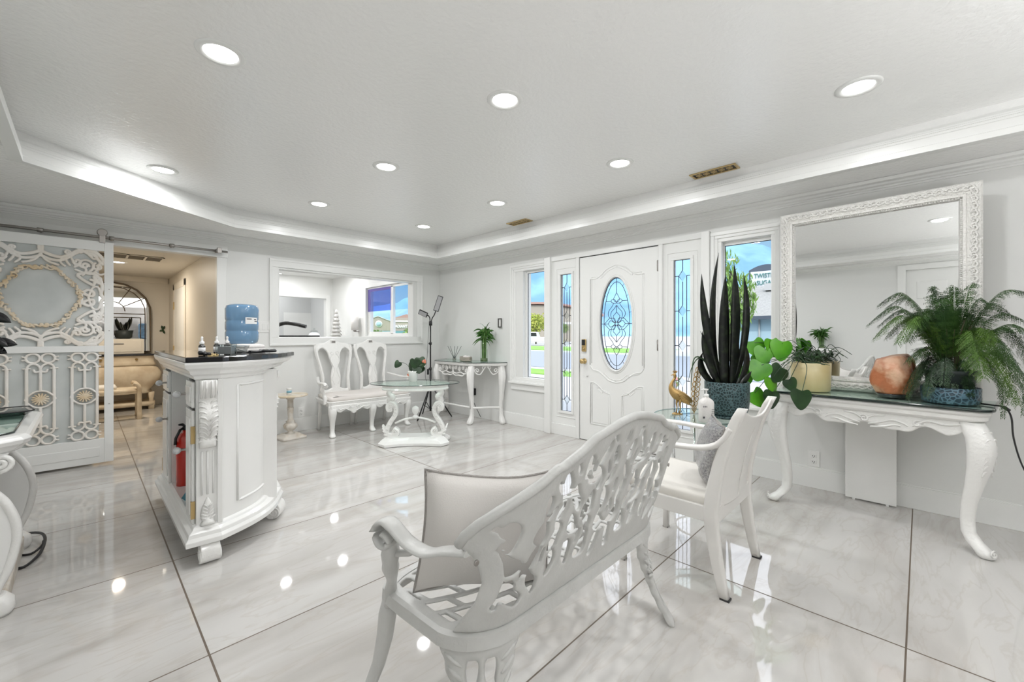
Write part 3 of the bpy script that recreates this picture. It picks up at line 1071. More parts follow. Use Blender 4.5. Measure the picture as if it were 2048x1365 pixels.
# ================================================================ VENTS, OUTLETS, SWITCHES
def brass_vent(x, y, L, W, label):
    r_ = thing('ceiling_vent', label, 'vent', (x, y, ZC), 0, 'brass ceiling vents')
    m = MB()
    rect_frame_z = lambda a, b, w, z0, z1: (m.box(-a, a, b - w, b, z0, z1), m.box(-a, a, -b, -b + w, z0, z1), m.box(-a, -a + w, -b + w, b - w, z0, z1), m.box(a - w, a, -b + w, b - w, z0, z1))
    rect_frame_z(W / 2, L / 2, 0.018, -0.008, 0)
    m.build('frame', 'brass', r_, bevel=0.002)
    MB().box(-W / 2 + 0.01, W / 2 - 0.01, -L / 2 + 0.01, L / 2 - 0.01, -0.001, 0.0).build('duct_opening', 'black', r_)
    s_ = MB()
    lst = []
    nC = 5
    for i in range(nC):
        c_ = -L / 2 + 0.03 + (L - 0.06) * (i + 0.5) / nC
        lst += [(spiral(0, c_, 0.026, 0.006, 0, 400, 20), 0.0028), (spiral(0, c_, 0.026, 0.006, 180, 580, 20), 0.0028), ([(-W / 2 + 0.015, c_ - 0.02), (W / 2 - 0.015, c_ + 0.02)], 0.0025), ([(-W / 2 + 0.015, c_ + 0.02), (W / 2 - 0.015, c_ - 0.02)], 0.0025)]
    sheet(s_, lambda U, V: strokes(U, V, lst), -W / 2, W / 2, -L / 2, L / 2, 50, 130, lambda a, b: ((a, b, -0.005), (0, 0, 1)), th=0.003, soft=0.002)
    s_.build('scroll_grille', 'brass', r_)
brass_vent(3.435, 1.155, 0.34, 0.125, 'brass scrollwork ceiling vent, larger nearer one of two')
brass_vent(3.435, 3.245, 0.30, 0.125, 'brass scrollwork ceiling vent, smaller farther one of two')
r_ = thing('return_air_vent', 'dark slatted air vent in the hallway ceiling behind the sliding door', 'vent', (0.36, 6.95, 2.15))
MB().box(-0.33, 0.33, -0.17, 0.17, -0.006, 0).build('backing', 'grille', r_)
m = MB()
for i in range(5):
    m.box(-0.34 + i * 0.165, -0.32 + i * 0.165, -0.18, 0.18, -0.012, -0.004)
m.box(-0.34, 0.34, -0.18, -0.165, -0.012, -0.004).box(-0.34, 0.34, 0.165, 0.18, -0.012, -0.004)
m.build('frame', 'halltrim', r_)

def outlet(name, label, loc, rotz, w=0.075, h=0.12, kind='outlet'):
    r_ = thing(name, label, 'outlet' if kind == 'outlet' else 'switch', loc, rotz)
    MB().box(-w / 2, w / 2, -0.006, 0, -h / 2, h / 2).build('cover_plate', 'white', r_, bevel=0.002)
    if kind == 'outlet':
        for z in (0.022, -0.022):
            s_ = MB().box(-0.017, 0.017, -0.009, -0.005, z - 0.014, z + 0.014).build('socket', 'white', r_, bevel=0.003)
            MB().box(-0.008, -0.005, -0.0096, -0.008, z - 0.003, z + 0.007).box(0.005, 0.008, -0.0096, -0.008, z - 0.003, z + 0.006).lathe([(0.003, 0), (0.003, 0.0012)], 8, mat=Matrix.Translation((0, -0.0084, z - 0.008)) @ Matrix.Rotation(PI / 2, 4, 'X')).build('slots', 'black', s_)
    elif kind == 'switch':
        k = int(round(w / 0.05))
        for i in range(k):
            c_ = -w / 2 + w * (i + 0.5) / k
            MB().box(c_ - 0.017, c_ + 0.017, -0.010, -0.005, -0.034, 0.034).build('rocker', 'white', r_, bevel=0.003)
    return r_
outlet('wall_outlet', 'white double wall outlet under the console table with the big mirror', (XE, 0.592, 0.222), R(-90))
outlet('wall_outlet', 'white wall outlet low on the wall between pedestal stand and white settee', (1.868, YN, 0.226), 0)
outlet('light_switch', 'white triple rocker switch plate between water bottle and pass-through', (1.455, YN, 1.275), 0, 0.16, 0.13, 'switch')
outlet('light_switch', 'white double switch plate on the wall of the room behind the pass-through', (XE, 9.0, 1.22), R(-90), 0.12, 0.12, 'switch')
r_ = thing('black_wall_outlet_adapter', 'black power adapter plugged in low on the wall behind the corner console table', 'adapter', (XE, 4.62, 0.36), R(-90))
MB().box(-0.035, 0.035, -0.05, 0, -0.045, 0.05).build('body', 'black', r_, bevel=0.006)
MB().tube([(0, -0.03, -0.045), (0.01, -0.04, -0.12), (0.08, -0.05, -0.2), (0.2, -0.06, -0.33)], 0.004, 6).build('lead', 'cord', r_)
r_ = thing('wall_bracket', 'small dark rectangular bracket on the wall between bamboo vase and left window', 'bracket', (XE, 4.075, 1.345), R(-90))
m = MB()
rect_frame_y(m, -0.035, 0.035, -0.062, 0.062, 0.012, -0.025, -0.012)
m.build('ring', P('pewter', (0.12, 0.12, 0.11), 0.4, metal=0.6), r_, bevel=0.002)
MB().box(-0.028, 0.028, -0.012, 0, -0.055, 0.055).build('plate', 'white', r_, bevel=0.002)

def added_uplight(x, y, label):  # unseen lamp on a stand, added to lift the ceiling brightness
    r_ = thing('added_fill_lamp', label, 'lamp', (x, y, 0), 0, 'added uplights behind the viewer')
    MB().lathe([(0.14, 0), (0.14, 0.02), (0.02, 0.035), (0.015, 0.05)], 28).build('base', 'white', r_)
    MB().lathe([(0.012, 0.04), (0.012, 1.24)], 12).build('pole', 'white', r_)
    MB().lathe([(0.02, 1.22), (0.10, 1.26), (0.18, 1.34), (0.20, 1.38), (0.19, 1.38), (0.10, 1.28), (1e-5, 1.26)], 32).build('bowl_shade', 'white', r_)
    ld = bpy.data.lights.new('uplight', 'AREA')
    ld.shape = 'DISK'
    ld.size = 0.26
    ld.energy = UP_W
    ld.color = (0.985, 0.99, 1.0)
    lo = bpy.data.objects.new('lamp_glow', ld)
    C.objects.link(lo)
    lo.parent = r_
    lo.location = (0, 0, 1.33)
    lo.rotation_euler = (PI, 0, 0)
added_uplight(0.2, -1.6, 'added uplight that brightens the ceiling, unseen behind the viewer, left of two')
added_uplight(1.9, -1.7, 'added uplight that brightens the ceiling, unseen behind the viewer, right of two')
# ================================================================ GARDEN BENCH (nearest, seen from behind)
def plan_curve(smax=0.575, s0=0.35, ang=78, y0=-0.187, n=240):
    ss = np.linspace(0, smax, n)
    th = np.where(ss < s0, 0, R(ang) * np.clip((ss - s0) / (smax - s0), 0, 1) ** 1.15)
    dx, dy = np.cos(th), np.sin(th)
    ds = ss[1] - ss[0]
    xs = np.concatenate([[0], np.cumsum((dx[1:] + dx[:-1]) / 2 * ds)])
    ys = y0 + np.concatenate([[0], np.cumsum((dy[1:] + dy[:-1]) / 2 * ds)])
    return ss, xs, ys, th
_ss, _xs, _ys, _th = plan_curve()
def rim_at(s):
    a = abs(s)
    x, y, t = np.interp(a, _ss, _xs), np.interp(a, _ss, _ys), np.interp(a, _ss, _th)
    sg = 1 if s >= 0 else -1
    return sg * x * 1.01, y, (sg * math.sin(t), -math.cos(t))

def garden_bench():
    b = thing('garden_bench', 'white painted cast metal garden bench with an openwork leaf pattern back, nearest to the viewer', 'bench', (1.175, 0.975, 0))
    # back rest
    K = 0.30
    def bmap(s, v):
        x, y, nn = rim_at(s)
        ln = K * v + 0.02 * max(0, v - 0.2)
        # the wings flare out above the arms
        return (x + nn[0] * ln, y + nn[1] * ln, 0.412 + v), (nn[0] * 0.94, nn[1] * 0.94, 0.33)
    tops, topv = [0, 0.08, 0.16, 0.20, 0.24, 0.32, 0.345, 0.37, 0.40, 0.44, 0.47, 0.49, 0.503, 0.51], [0.530, 0.522, 0.502, 0.494, 0.470, 0.440, 0.440, 0.418, 0.396, 0.362, 0.330, 0.30, 0.268, 0.2]
    sv, ssd = [0, 0.03, 0.09, 0.15, 0.20, 0.235, 0.255, 0.29, 0.6], [0.530, 0.512, 0.474, 0.460, 0.468, 0.480, 0.497, 0.510, 0.56]
    rng = random.Random(11)
    holes = []
    cols = [(0.040, 5), (0.118, 5), (0.195, 4), (0.270, 4), (0.340, 4), (0.405, 3)]
    for c_, k in cols:
        hi = lerp_list(tops, topv, c_) - 0.075
        for i in range(k):
            v = 0.075 + (hi - 0.075) * (i + 0.5) / k + (0.018 if int(c_ * 100) % 2 else -0.010)
            holes.append((c_ + rng.uniform(-0.010, 0.010), v, rng.uniform(0.017, 0.027), rng.uniform(0.036, 0.050), rng.uniform(-0.55, 0.55)))
            if rng.random() < 0.75:
                holes.append((c_ + rng.choice((-1, 1)) * 0.036, v + 0.045, 0.0085, 0.026, rng.uniform(-0.8, 0.8)))
    holes += [(0.420, 0.285, 0.018, 0.024, 0.3), (0.44, 0.215, 0.010, 0.026, 0.9), (0.425, 0.155, 0.009, 0.024, -0.2), (0.385, 0.075, 0.024, 0.024, 0.3), (0.43, 0.085, 0.010, 0.026, 0.1)]
    def F(U, V):
        A = np.abs(U)
        wob = 0.006 * np.sin(A * 55) * np.cos(V * 40)
        top = np.interp(A, tops, topv)
        side = np.interp(V, sv, ssd)
        inner = np.minimum((top - V) * 0.9, side - A)
        inner = np.minimum(inner, V + 0.001)
        H = np.full(U.shape, -1.0)
        Uw = A + 0.005 * np.sin(V * 52 + A * 30) + wob * 0.6
        Vw = V + 0.005 * np.sin(A * 70 + V * 25)
        for cx, cy, rx, ry, ro in holes:
            c_, s_ = math.cos(ro), math.sin(ro)
            du, dv = (Uw - cx) * c_ + (Vw - cy) * s_, -(Uw - cx) * s_ + (Vw - cy) * c_
            q = np.sqrt((du / rx) ** 2 + (dv / ry) ** 2)
            H = np.maximum(H, (1 - q) * rx)
        band = np.where(V > 0.05, 0.044, 0.036)
        return np.minimum(inner, np.maximum(band - inner, -H))
    m = sheet(MB(), F, -0.60, 0.60, -0.01, 0.57, 250, 122, bmap, th=0.018, soft=0.007, flatmin=0.62)
    back = m.build('backrest', 'cast', b)
    # rounded rail following the outline
    rail = []
    for i in range(-56, 57):
        s = i / 100
        if abs(s) > 0.505:
            continue
        p, nn = bmap(s, lerp_list(tops, topv, abs(s)) - 0.010)
        rail.append(Vector(p) + Vector(nn) * 0.003)
    MB().tube(rail, 0.0125, 10).build('top_rail', 'cast', back)
    # seat: rim ring and slatted top
    rim = [rim_at(i / 100)[:2] for i in range(-57, 58)]
    rim = [(x, y) for x, y in rim]
    fr = smooth_path([(0.525, 0.0), (0.53, 0.16), (0.50, 0.215), (0.35, 0.245), (0, 0.27), (-0.35, 0.245), (-0.50, 0.215), (-0.53, 0.16), (-0.525, 0.0)], 7)
    outline = rim + fr[2:-2]
    cx_, cy_ = 0.0, 0.03
    def sc(k, z):
        return [(cx_ + (x - cx_) * (1 - k / 0.52), cy_ + (y - cy_) * (1 - k / 0.22), z) for x, y in outline]
    m = MB()
    prof = [(0.0, 0.412), (-0.012, 0.406), (-0.014, 0.372), (0.0, 0.366), (0.012, 0.368), (0.010, 0.40), (0.022, 0.412)]
    loops = [sc(k, z) for k, z in prof]
    n_ = len(outline)
    vs = [p for l in loops for p in l]
    fs = []
    for i in range(len(loops)):
        i2 = (i + 1) % len(loops)
        for j in range(n_):
            j2 = (j + 1) % n_
            fs.append((i * n_ + j, i * n_ + j2, i2 * n_ + j2, i2 * n_ + j))
    m.add(vs, fs, False)
    m.build('seat_rim', 'cast', b)
    ol = np.array(outline)
    def inpoly(U, V):
        inside = np.zeros(U.shape, bool)
        d = seg_dist(U, V, [tuple(p) for p in ol] + [tuple(ol[0])])
        n2 = len(ol)
        for i in range(n2):
            x1, y1 = ol[i]
            x2, y2 = ol[(i + 1) % n2]
            cond = ((y1 > V) != (y2 > V)) & (U < (x2 - x1) * (V - y1) / (y2 - y1 + 1e-12) + x1)
            inside ^= cond
        return np.where(inside, d, -d)
    def FS(U, V):
        a = inpoly(U, V) - 0.006
        rr = np.hypot(U * 0.6, V - 0.35)
        ring = np.abs(((rr / 0.052) % 1) - 0.5) * 0.052
        rowi = np.floor(rr / 0.052)
        th = np.arctan2(U, 0.36 - V) * rr
        col = np.abs(((th / 0.075 + 0.5 * (rowi % 2)) % 1) - 0.5) * 0.075
        hole = np.minimum(0.019 - ring, 0.031 - col)
        return np.minimum(a, np.maximum(0.028 - a, -hole))
    sheet(MB(), FS, -0.56, 0.56, -0.21, 0.29, 190, 86, lambda a, c: ((a, c, 0.405), (0, 0, 1)), th=0.010, soft=0.006, flatmin=0.5).build('seat', 'cast', b)
    # pierced rear corner legs
    for sg in (1, -1):
        s0 = sg * 0.455
        def lmap(a, v, s0=s0):
            x, y, nn = rim_at(s0 + a)
            xc, yc, nc = rim_at(s0)
            k = 0.5
            spl = 0.10 * (1 - v / 0.40) ** 1.5 - 0.028 * math.sin(PI * min(1, v / 0.40))
            return (x + nc[0] * spl, y + nc[1] * spl, v), (nc[0], nc[1], 0)
        def FL(U, V):
            hw = np.interp(V, [0, 0.03, 0.12, 0.20, 0.28, 0.33, 0.365, 0.40], [0.030, 0.034, 0.036, 0.050, 0.085, 0.105, 0.115, 0.118])
            hw = hw + 0.004 * np.sin(V * 110)
            a = np.minimum(hw - np.abs(U), 0.372 - V)
            a = np.minimum(a, V + 0.001)
            A = np.abs(U)
            hole = np.minimum(0.011 + 0.006 * np.abs(np.sin((V - 0.27) * 45)) - np.abs(A - 0.024), np.minimum(V - 0.255, 0.335 - V))
            hole = np.maximum(hole, np.minimum(0.012 - np.abs(U), np.minimum(V - 0.07, 0.17 - V)))
            return np.minimum(a, -hole)
        lg = sheet(MB(), FL, -0.13, 0.13, -0.004, 0.38, 52, 76, lmap, th=0.030, soft=0.020, flatmin=0.45)
        leg = lg.build('leg', 'cast', b)
        orn = MB()
        for q in range(7):
            a = R(20 + q * 23.3)
            pts = []
            for t in np.linspace(0, 1, 6):
                p, nn = lmap(math.cos(a) * (0.02 + 0.05 * t), 0.195 + math.sin(a) * (0.012 + 0.045 * t))
                pts.append(Vector(p) + Vector(nn) * 0.015)
            orn.tube(pts, [0.004, 0.006, 0.008, 0.009, 0.008, 0.004], 6)
        for q in (-1, 1):
            for w in range(4):
                v0 = 0.22 + w * 0.035
                pts = []
                for t in np.linspace(0, 1, 5):
                    p, nn = lmap(q * (0.052 + 0.05 * t * (0.4 + w * 0.2)), v0 + 0.03 * t)
                    pts.append(Vector(p) + Vector(nn) * 0.014)
                orn.tube(pts, [0.003, 0.006, 0.007, 0.006, 0.003], 6)
        orn.build('leaf_relief', 'cast', leg)
        # front leg
        fl = MB().sweepz([(sg * 0.605, 0.265, 0.0, 0.020, 0.020), (sg * 0.60, 0.26, 0.02, 0.018, 0.022), (sg * 0.565, 0.245, 0.08, 0.015, 0.020), (sg * 0.535, 0.232, 0.16, 0.016, 0.024),
                          (sg * 0.52, 0.222, 0.24, 0.020, 0.030), (sg * 0.517, 0.212, 0.31, 0.022, 0.032), (sg * 0.51, 0.200, 0.37, 0.020, 0.030)], 14, 2.6)
        fl.build('leg', 'cast', b)
        # arm with scroll, joined to the back and bolted to the seat
        jp = bmap(sg * 0.482, 0.245)[0]
        path = smooth_path([(sg * abs(jp[0]), jp[1], jp[2]), (sg * 0.545, -0.125, 0.640), (sg * 0.562, -0.07, 0.622), (sg * 0.578, -0.01, 0.632), (sg * 0.595, 0.035, 0.666), (sg * 0.602, 0.062, 0.676),
                            (sg * 0.608, 0.086, 0.664), (sg * 0.609, 0.094, 0.638), (sg * 0.604, 0.080, 0.612), (sg * 0.597, 0.058, 0.608), (sg * 0.594, 0.044, 0.624), (sg * 0.597, 0.052, 0.640), (sg * 0.600, 0.066, 0.643)], 5)
        am = MB().tube(path, 0.027, 10, up=(0, 0, 1), flat=0.30)
        arm = am.build('armrest', 'cast', b)
        sup = MB().tube(smooth_path([(sg * 0.598, 0.045, 0.640), (sg * 0.586, 0.07, 0.59), (sg * 0.575, 0.09, 0.53), (sg * 0.548, 0.13, 0.47), (sg * 0.530, 0.17, 0.41), (sg * 0.526, 0.185, 0.355)], 4),
                        [0.013, 0.016, 0.018, 0.021, 0.024, 0.026, 0.024, 0.022, 0.024, 0.023, 0.020, 0.018, 0.016, 0.015, 0.016, 0.018, 0.020, 0.019, 0.018, 0.017, 0.016], 8)
        sup.tube(smooth_path([(sg * 0.58, 0.08, 0.57), (sg * 0.575, 0.04, 0.585), (sg * 0.57, 0.0, 0.60), (sg * 0.57, -0.02, 0.62)], 4), 0.010, 6)
        sup.build('arm_support', 'cast', arm)
        sc_ = MB().lathe([(0.0075, 0), (0.0075, 0.003), (0.005, 0.004)], 12, mat=Matrix.Translation((jp[0] * 1.0 + 0.0 * sg, jp[1] - 0.022, jp[2] - 0.018)) @ Matrix.Rotation(PI / 2, 4, 'X') )
        sc_.build('screw', 'steel', arm)
    return b
garden_bench()

def cushion(name, label, loc, rotz, w, h, th, fab, pip, tilt=0.0, group=None, sag=0.0, back=None):
    r_ = thing(name, label, 'pillow', loc, rotz, group)
    r_.rotation_euler = (tilt, 0, rotz)
    n_ = 20
    vs, fs = [], []
    edge = []
    for side in (1, -1):
        for i in range(n_ + 1):
            for j in range(n_ + 1):
                a, b = -1 + 2 * i / n_, -1 + 2 * j / n_
                pin = 1 - 0.075 * (1 - b * b) * (abs(a) ** 3)
                pin2 = 1 - 0.085 * (1 - a * a) * (abs(b) ** 3)
                z = th / 2 * ((1 - abs(a) ** 3.2) * (1 - abs(b) ** 3.2)) ** 0.55
                x_ = a * w / 2 * pin
                z_ = b * h / 2 * pin2 - sag * (1 - a * a) * max(0, b)
                vs.append((x_, side * z + 0.006 * math.sin(a * 4 + b * 3), z_))
        o = (0 if side == 1 else (n_ + 1) ** 2)
        for i in range(n_):
            for j in range(n_):
                q = (o + i * (n_ + 1) + j, o + (i + 1) * (n_ + 1) + j, o + (i + 1) * (n_ + 1) + j + 1, o + i * (n_ + 1) + j + 1)
                fs.append(q if side == -1 else tuple(reversed(q)))
    half = (n_ + 1) ** 2
    if back:
        m = MB(); m.add(vs[:half], [f for f in fs if max(f) < half], True); m.build('cover', fab, r_)
        m = MB(); m.add(vs[half:], [tuple(i - half for i in f) for f in fs if min(f) >= half], True); m.build('back_cover', back, r_)
    else:
        m = MB(); m.add(vs, fs, True); m.build('cover', fab, r_)
    idx = [(i, 0) for i in range(n_)] + [(n_, j) for j in range(n_)] + [(i, n_) for i in range(n_, 0, -1)] + [(0, j) for j in range(n_, 0, -1)]
    pts = [vs[i * (n_ + 1) + j] for i, j in idx]
    MB().tube(pts, 0.0045, 6, closed=True).build('piping', pip, r_)
    return r_
cushion('throw_pillow', 'large square pale linen pillow with beaded edge on the openwork garden bench', (0.865, 0.945, 0.590), R(-30), 0.42, 0.365, 0.13, 'pillow', 'piping', tilt=R(3), sag=0.012)
bpy.data.objects['throw_pillow'].rotation_euler[1] = R(5)

# ================================================================ ARMCHAIR
def armchair():
    c = thing('armchair', 'off-white painted wooden armchair with slotted back panel and cream seat, behind the garden bench', 'chair', (2.245, 0.887, 0))
    for sg in (-1, 1):
        x = sg * 0.250
        # rear leg and stile in one swept piece
        secs = [(0, -0.262, 0.0, 0.017, 0.020), (0, -0.248, 0.06, 0.018, 0.022), (0, -0.225, 0.18, 0.020, 0.026), (0, -0.208, 0.30, 0.021, 0.030), (0, -0.205, 0.38, 0.021, 0.032), (0, -0.215, 0.48, 0.019, 0.030),
                (0, -0.240, 0.60, 0.017, 0.027), (0, -0.275, 0.72, 0.016, 0.024), (0, -0.315, 0.82, 0.015, 0.022), (0, -0.335, 0.860, 0.014, 0.020)]
        MB().sweepz([(x, y, z, a, b) for _, y, z, a, b in secs], 12, 5).build('leg', 'chairwhite', c)
        MB().sweepz([(x * 1.04, 0.235, z, 0.019 if z > 0.1 else 0.016, 0.019 if z > 0.1 else 0.016) for z in (0, 0.1, 0.25, 0.40, 0.52, 0.64)], 12, 6).build('leg', 'chairwhite', c)
        MB().box(x * 1.0 - 0.018, x * 1.0 + 0.018, -0.285, -0.245, 0, 0.008).build('glide', 'rubber', c)
        MB().box(x * 1.04 - 0.015, x * 1.04 + 0.015, 0.22, 0.25, 0, 0.007).build('glide', 'rubber', c)
        ap = smooth_path([(x, -0.290, 0.765), (x, -0.262, 0.718), (x, -0.215, 0.676), (x * 1.01, -0.13, 0.655), (x * 1.03, 0.02, 0.648), (x * 1.04, 0.15, 0.652), (x * 1.04, 0.262, 0.648)], 5)
        MB().tube(ap, 0.0235, 8, up=(0, 0, 1), flat=0.62).build('armrest', 'chairwhite', c)
        MB().box(x - 0.012, x + 0.012, -0.20, 0.225, 0.325, 0.395).build('side_rail', 'chairwhite', c, bevel=0.003)
    MB().box(-0.25, 0.25, 0.222, 0.246, 0.325, 0.395).build('front_rail', 'chairwhite', c, bevel=0.003)
    MB().box(-0.24, 0.24, -0.232, -0.205, 0.325, 0.398).build('rear_rail', 'chairwhite', c, bevel=0.003)
    cu = MB()
    cu.sweepz([(0, 0.01, 0.390, 0.238, 0.222), (0, 0.01, 0.396, 0.246, 0.230), (0, 0.01, 0.425, 0.250, 0.234), (0, 0.01, 0.438, 0.246, 0.230), (0, 0.01, 0.444, 0.225, 0.21)], 40, 9)
    cu.build('seat_cushion', 'cream', c)
    def pm(u, v):
        z = v
        base = lerp_list([0.38, 0.48, 0.60, 0.72, 0.82, 0.87], [-0.210, -0.219, -0.243, -0.277, -0.316, -0.338], z)
        bow = -0.030 * (1 - (u / 0.25) ** 2)
        p = (u, base + bow, z)
        n_ = Vector((-0.030 * 2 * u / 0.0625, -1, -0.30)).normalized()
        return p, n_
    def F(U, V):
        top = 0.800 + 0.062 * (np.abs(U) / 0.25) ** 2.4
        a = np.minimum((top - V) * 0.95, np.minimum(V - 0.385, 0.252 - np.abs(U)))
        w = np.interp(V, [0.40, 0.43, 0.60, 0.635, 0.66, 0.69, 0.735, 0.75], [0.006, 0.006, 0.006, 0.007, 0.013, 0.015, 0.005, 0.0])
        slot = np.minimum(w - np.abs(U), np.minimum(V - 0.40, 0.745 - V))
        return np.minimum(a, np.maximum(-slot, -1))
    sheet(MB(), F, -0.26, 0.26, 0.38, 0.875, 209, 90, pm, th=0.010, soft=0.003, flatmin=0.7).build('back_panel', 'chairwhite', c)
armchair()
cushion('throw_pillow', 'small grey pillow with glittering silver sequin face leaning in the white armchair', (2.232, 0.765, 0.600), R(27), 0.32, 0.305, 0.11, 'greyfab', 'piping', tilt=R(12), back='greyfab')
_p = [o for o in C.objects if o.name.startswith('throw_pillow') and o.type == 'EMPTY'][-1]
for ch in _p.children:
    if ch.name.startswith('cover'):
        ch.data.materials[0] = M['sequin']

# ================================================================ ROUND GLASS SIDE TABLE AND WHAT STANDS ON IT
def side_table():
    t = thing('side_table', 'round glass side table with slim metal legs beside the armchair, under the snake plant', 'table', (2.985, 1.085, 0))
    MB().lathe([(1e-5, 0.610), (0.308, 0.610), (0.311, 0.6125), (0.311, 0.6175), (0.308, 0.620), (1e-5, 0.620)], 56, smooth=False).build('glass_top', 'tableglass', t)
    MB().tube([(0.3115 * math.cos(2 * PI * i / 56), 0.3115 * math.sin(2 * PI * i / 56), 0.615) for i in range(56)], 0.0045, 6, closed=True).build('glass_edge', P('pale teal glass edge', (0.10, 0.24, 0.24), 0.15), t)
    MB().tube([(0.20 * math.cos(2 * PI * i / 40), 0.20 * math.sin(2 * PI * i / 40), 0.598) for i in range(40)], 0.009, 8, closed=True).build('ring', 'chrome', t)
    MB().tube([(0.17 * math.cos(2 * PI * i / 40), 0.17 * math.sin(2 * PI * i / 40), 0.15) for i in range(40)], 0.007, 8, closed=True).build('ring', 'chrome', t)
    for k in range(4):
        a = R(35 + 90 * k)
        MB().tube([(0.20 * math.cos(a), 0.20 * math.sin(a), 0.60), (0.17 * math.cos(a), 0.17 * math.sin(a), 0.15), (0.19 * math.cos(a), 0.19 * math.sin(a), 0.0)], 0.009, 8).build('leg', 'chrome', t)
side_table()

def blade(m, base, tip, w, bend=(0, 0, 0), n=12, fold=0.25, widest=0.35, face=None):
    """long leaf with a folded blade"""
    base, tip, bend = Vector(base), Vector(tip), Vector(bend)
    prev = None
    pts = []
    for i in range(n + 1):
        t = i / n
        pts.append(base.lerp(tip, t) + bend * (4 * t * (1 - t)))
    vs, fs = [], []
    for i in range(n + 1):
        t = i / n
        T = (pts[min(n, i + 1)] - pts[max(0, i - 1)]).normalized()
        f = Vector(face) if face is not None else Vector((0.7146, 0.6995, 0))
        side = T.cross(f)
        side = side.normalized() if side.length > 1e-3 else Vector((1, 0, 0))
        nn = side.cross(T).normalized()
        ww = w * (min(1, (t / widest) ** 0.5 * 0.55 + 0.45) if t < widest else max(0.0, 1 - ((t - widest) / (1 - widest)) ** 2.2)) * 0.5
        ww = max(ww, 0.0006)
        vs += [pts[i] - side * ww, pts[i] + nn * ww * fold, pts[i] + side * ww, pts[i] + nn * (ww * fold - 0.004 * (1 - t))]
    for i in range(n):
        a = i * 4
        for j in range(4):
            j2 = (j + 1) % 4
            fs.append((a + j, a + 4 + j, a + 4 + j2, a + j2))
    m.add(vs, fs, True)

RV = Vector((0.6995, -0.7146, 0))     # along the wall-to-wall diagonal
FV = Vector((0.7146, 0.6995, 0))
def snake_plant():
    r_ = thing('potted_snake_plant', 'tall dark snake plant in a dark teal scaled pot on the round glass side table', 'plant', (3.055, 0.945, 0.622))
    pot = MB().lathe([(0.105, 0.018), (0.118, 0.022), (0.132, 0.06), (0.139, 0.13), (0.139, 0.238), (0.136, 0.244), (0.131, 0.240), (0.129, 0.20), (1e-5, 0.20)], 44).build('pot', 'tealpot', r_)
    MB().lathe([(0.110, 0.0), (0.122, 0.006), (0.124, 0.020), (0.116, 0.022), (1e-5, 0.016)], 40).build('saucer', 'tealpot', pot)
    MB().lathe([(0.127, 0.20), (0.10, 0.212), (1e-5, 0.216)], 30).build('soil', 'soil', r_)
    L = [(-0.02, 0.0, -50, 548, 0.055, (-0.02, 0)), (-0.035, 0.02, -10, 503, 0.055, (-0.03, 0.0)), (-0.005, 0.0, -2, 548, 0.075, (0, 0)), (0.02, -0.02, 9, 530, 0.070, (0.012, 0)),
         (0.045, 0.01, 37, 548, 0.050, (0.03, 0)), (-0.03, -0.03, -14, 590, 0.060, (-0.012, 0)), (0.0, 0.03, 6, 600, 0.060, (0.0, 0)), (-0.05, -0.02, -54, 663, 0.050, (-0.01, 0)),
         (-0.04, 0.03, -45, 662, 0.03, (0.01, 0)), (0.05, -0.02, 31, 690, 0.050, (0.02, 0)), (0.075, -0.02, 43, 742, 0.038, (0.0, 0)), (-0.06, 0.0, -48, 706, 0.052, (-0.03, 0)), (0.05, 0.03, 26, 640, 0.035, (0.01, 0))]
    for du, dv, px, py, w, bd in L:
        m = MB()
        tip = RV * (px / 835 * 2.84) + FV * dv * 2 + Vector((0, 0, 0.558 + (670.6 - py) / 835.4 * 2.84))
        base = RV * du + FV * dv + Vector((0, 0, 0.20))
        blade(m, base, tip, w * 1.0, RV * (bd[0] * 1.6 + random.uniform(-0.012, 0.012)), 16, 0.35, random.uniform(0.40, 0.52), face=(0.7146 + random.uniform(-.4, .4), 0.6995 + random.uniform(-.4, .4), 0))
        m.build('leaf', 'snake', r_)
    m = MB()
    for s_ in (0, 1):
        p = [RV * (-0.06) + Vector((0, 0, 0.22)), RV * (-0.12 - 0.03 * s_) + Vector((0, 0, 0.36 + 0.02 * s_)), RV * (-0.19 - 0.03 * s_) + Vector((0, 0, 0.40)), RV * (-0.24) + Vector((0, 0, 0.33 - 0.07 * s_)), RV * (-0.262 + 0.02 * s_) + Vector((0, 0, 0.24 - 0.06 * s_))]
        sp = [Vector(q) for q in smooth_path([tuple(q) for q in p], 5)]
        m.tube(sp, [0.006 * (1 - i / len(sp)) + 0.001 for i in range(len(sp))], 6)
    m.build('thin_curled_leaf', 'leafdark', r_)
snake_plant()

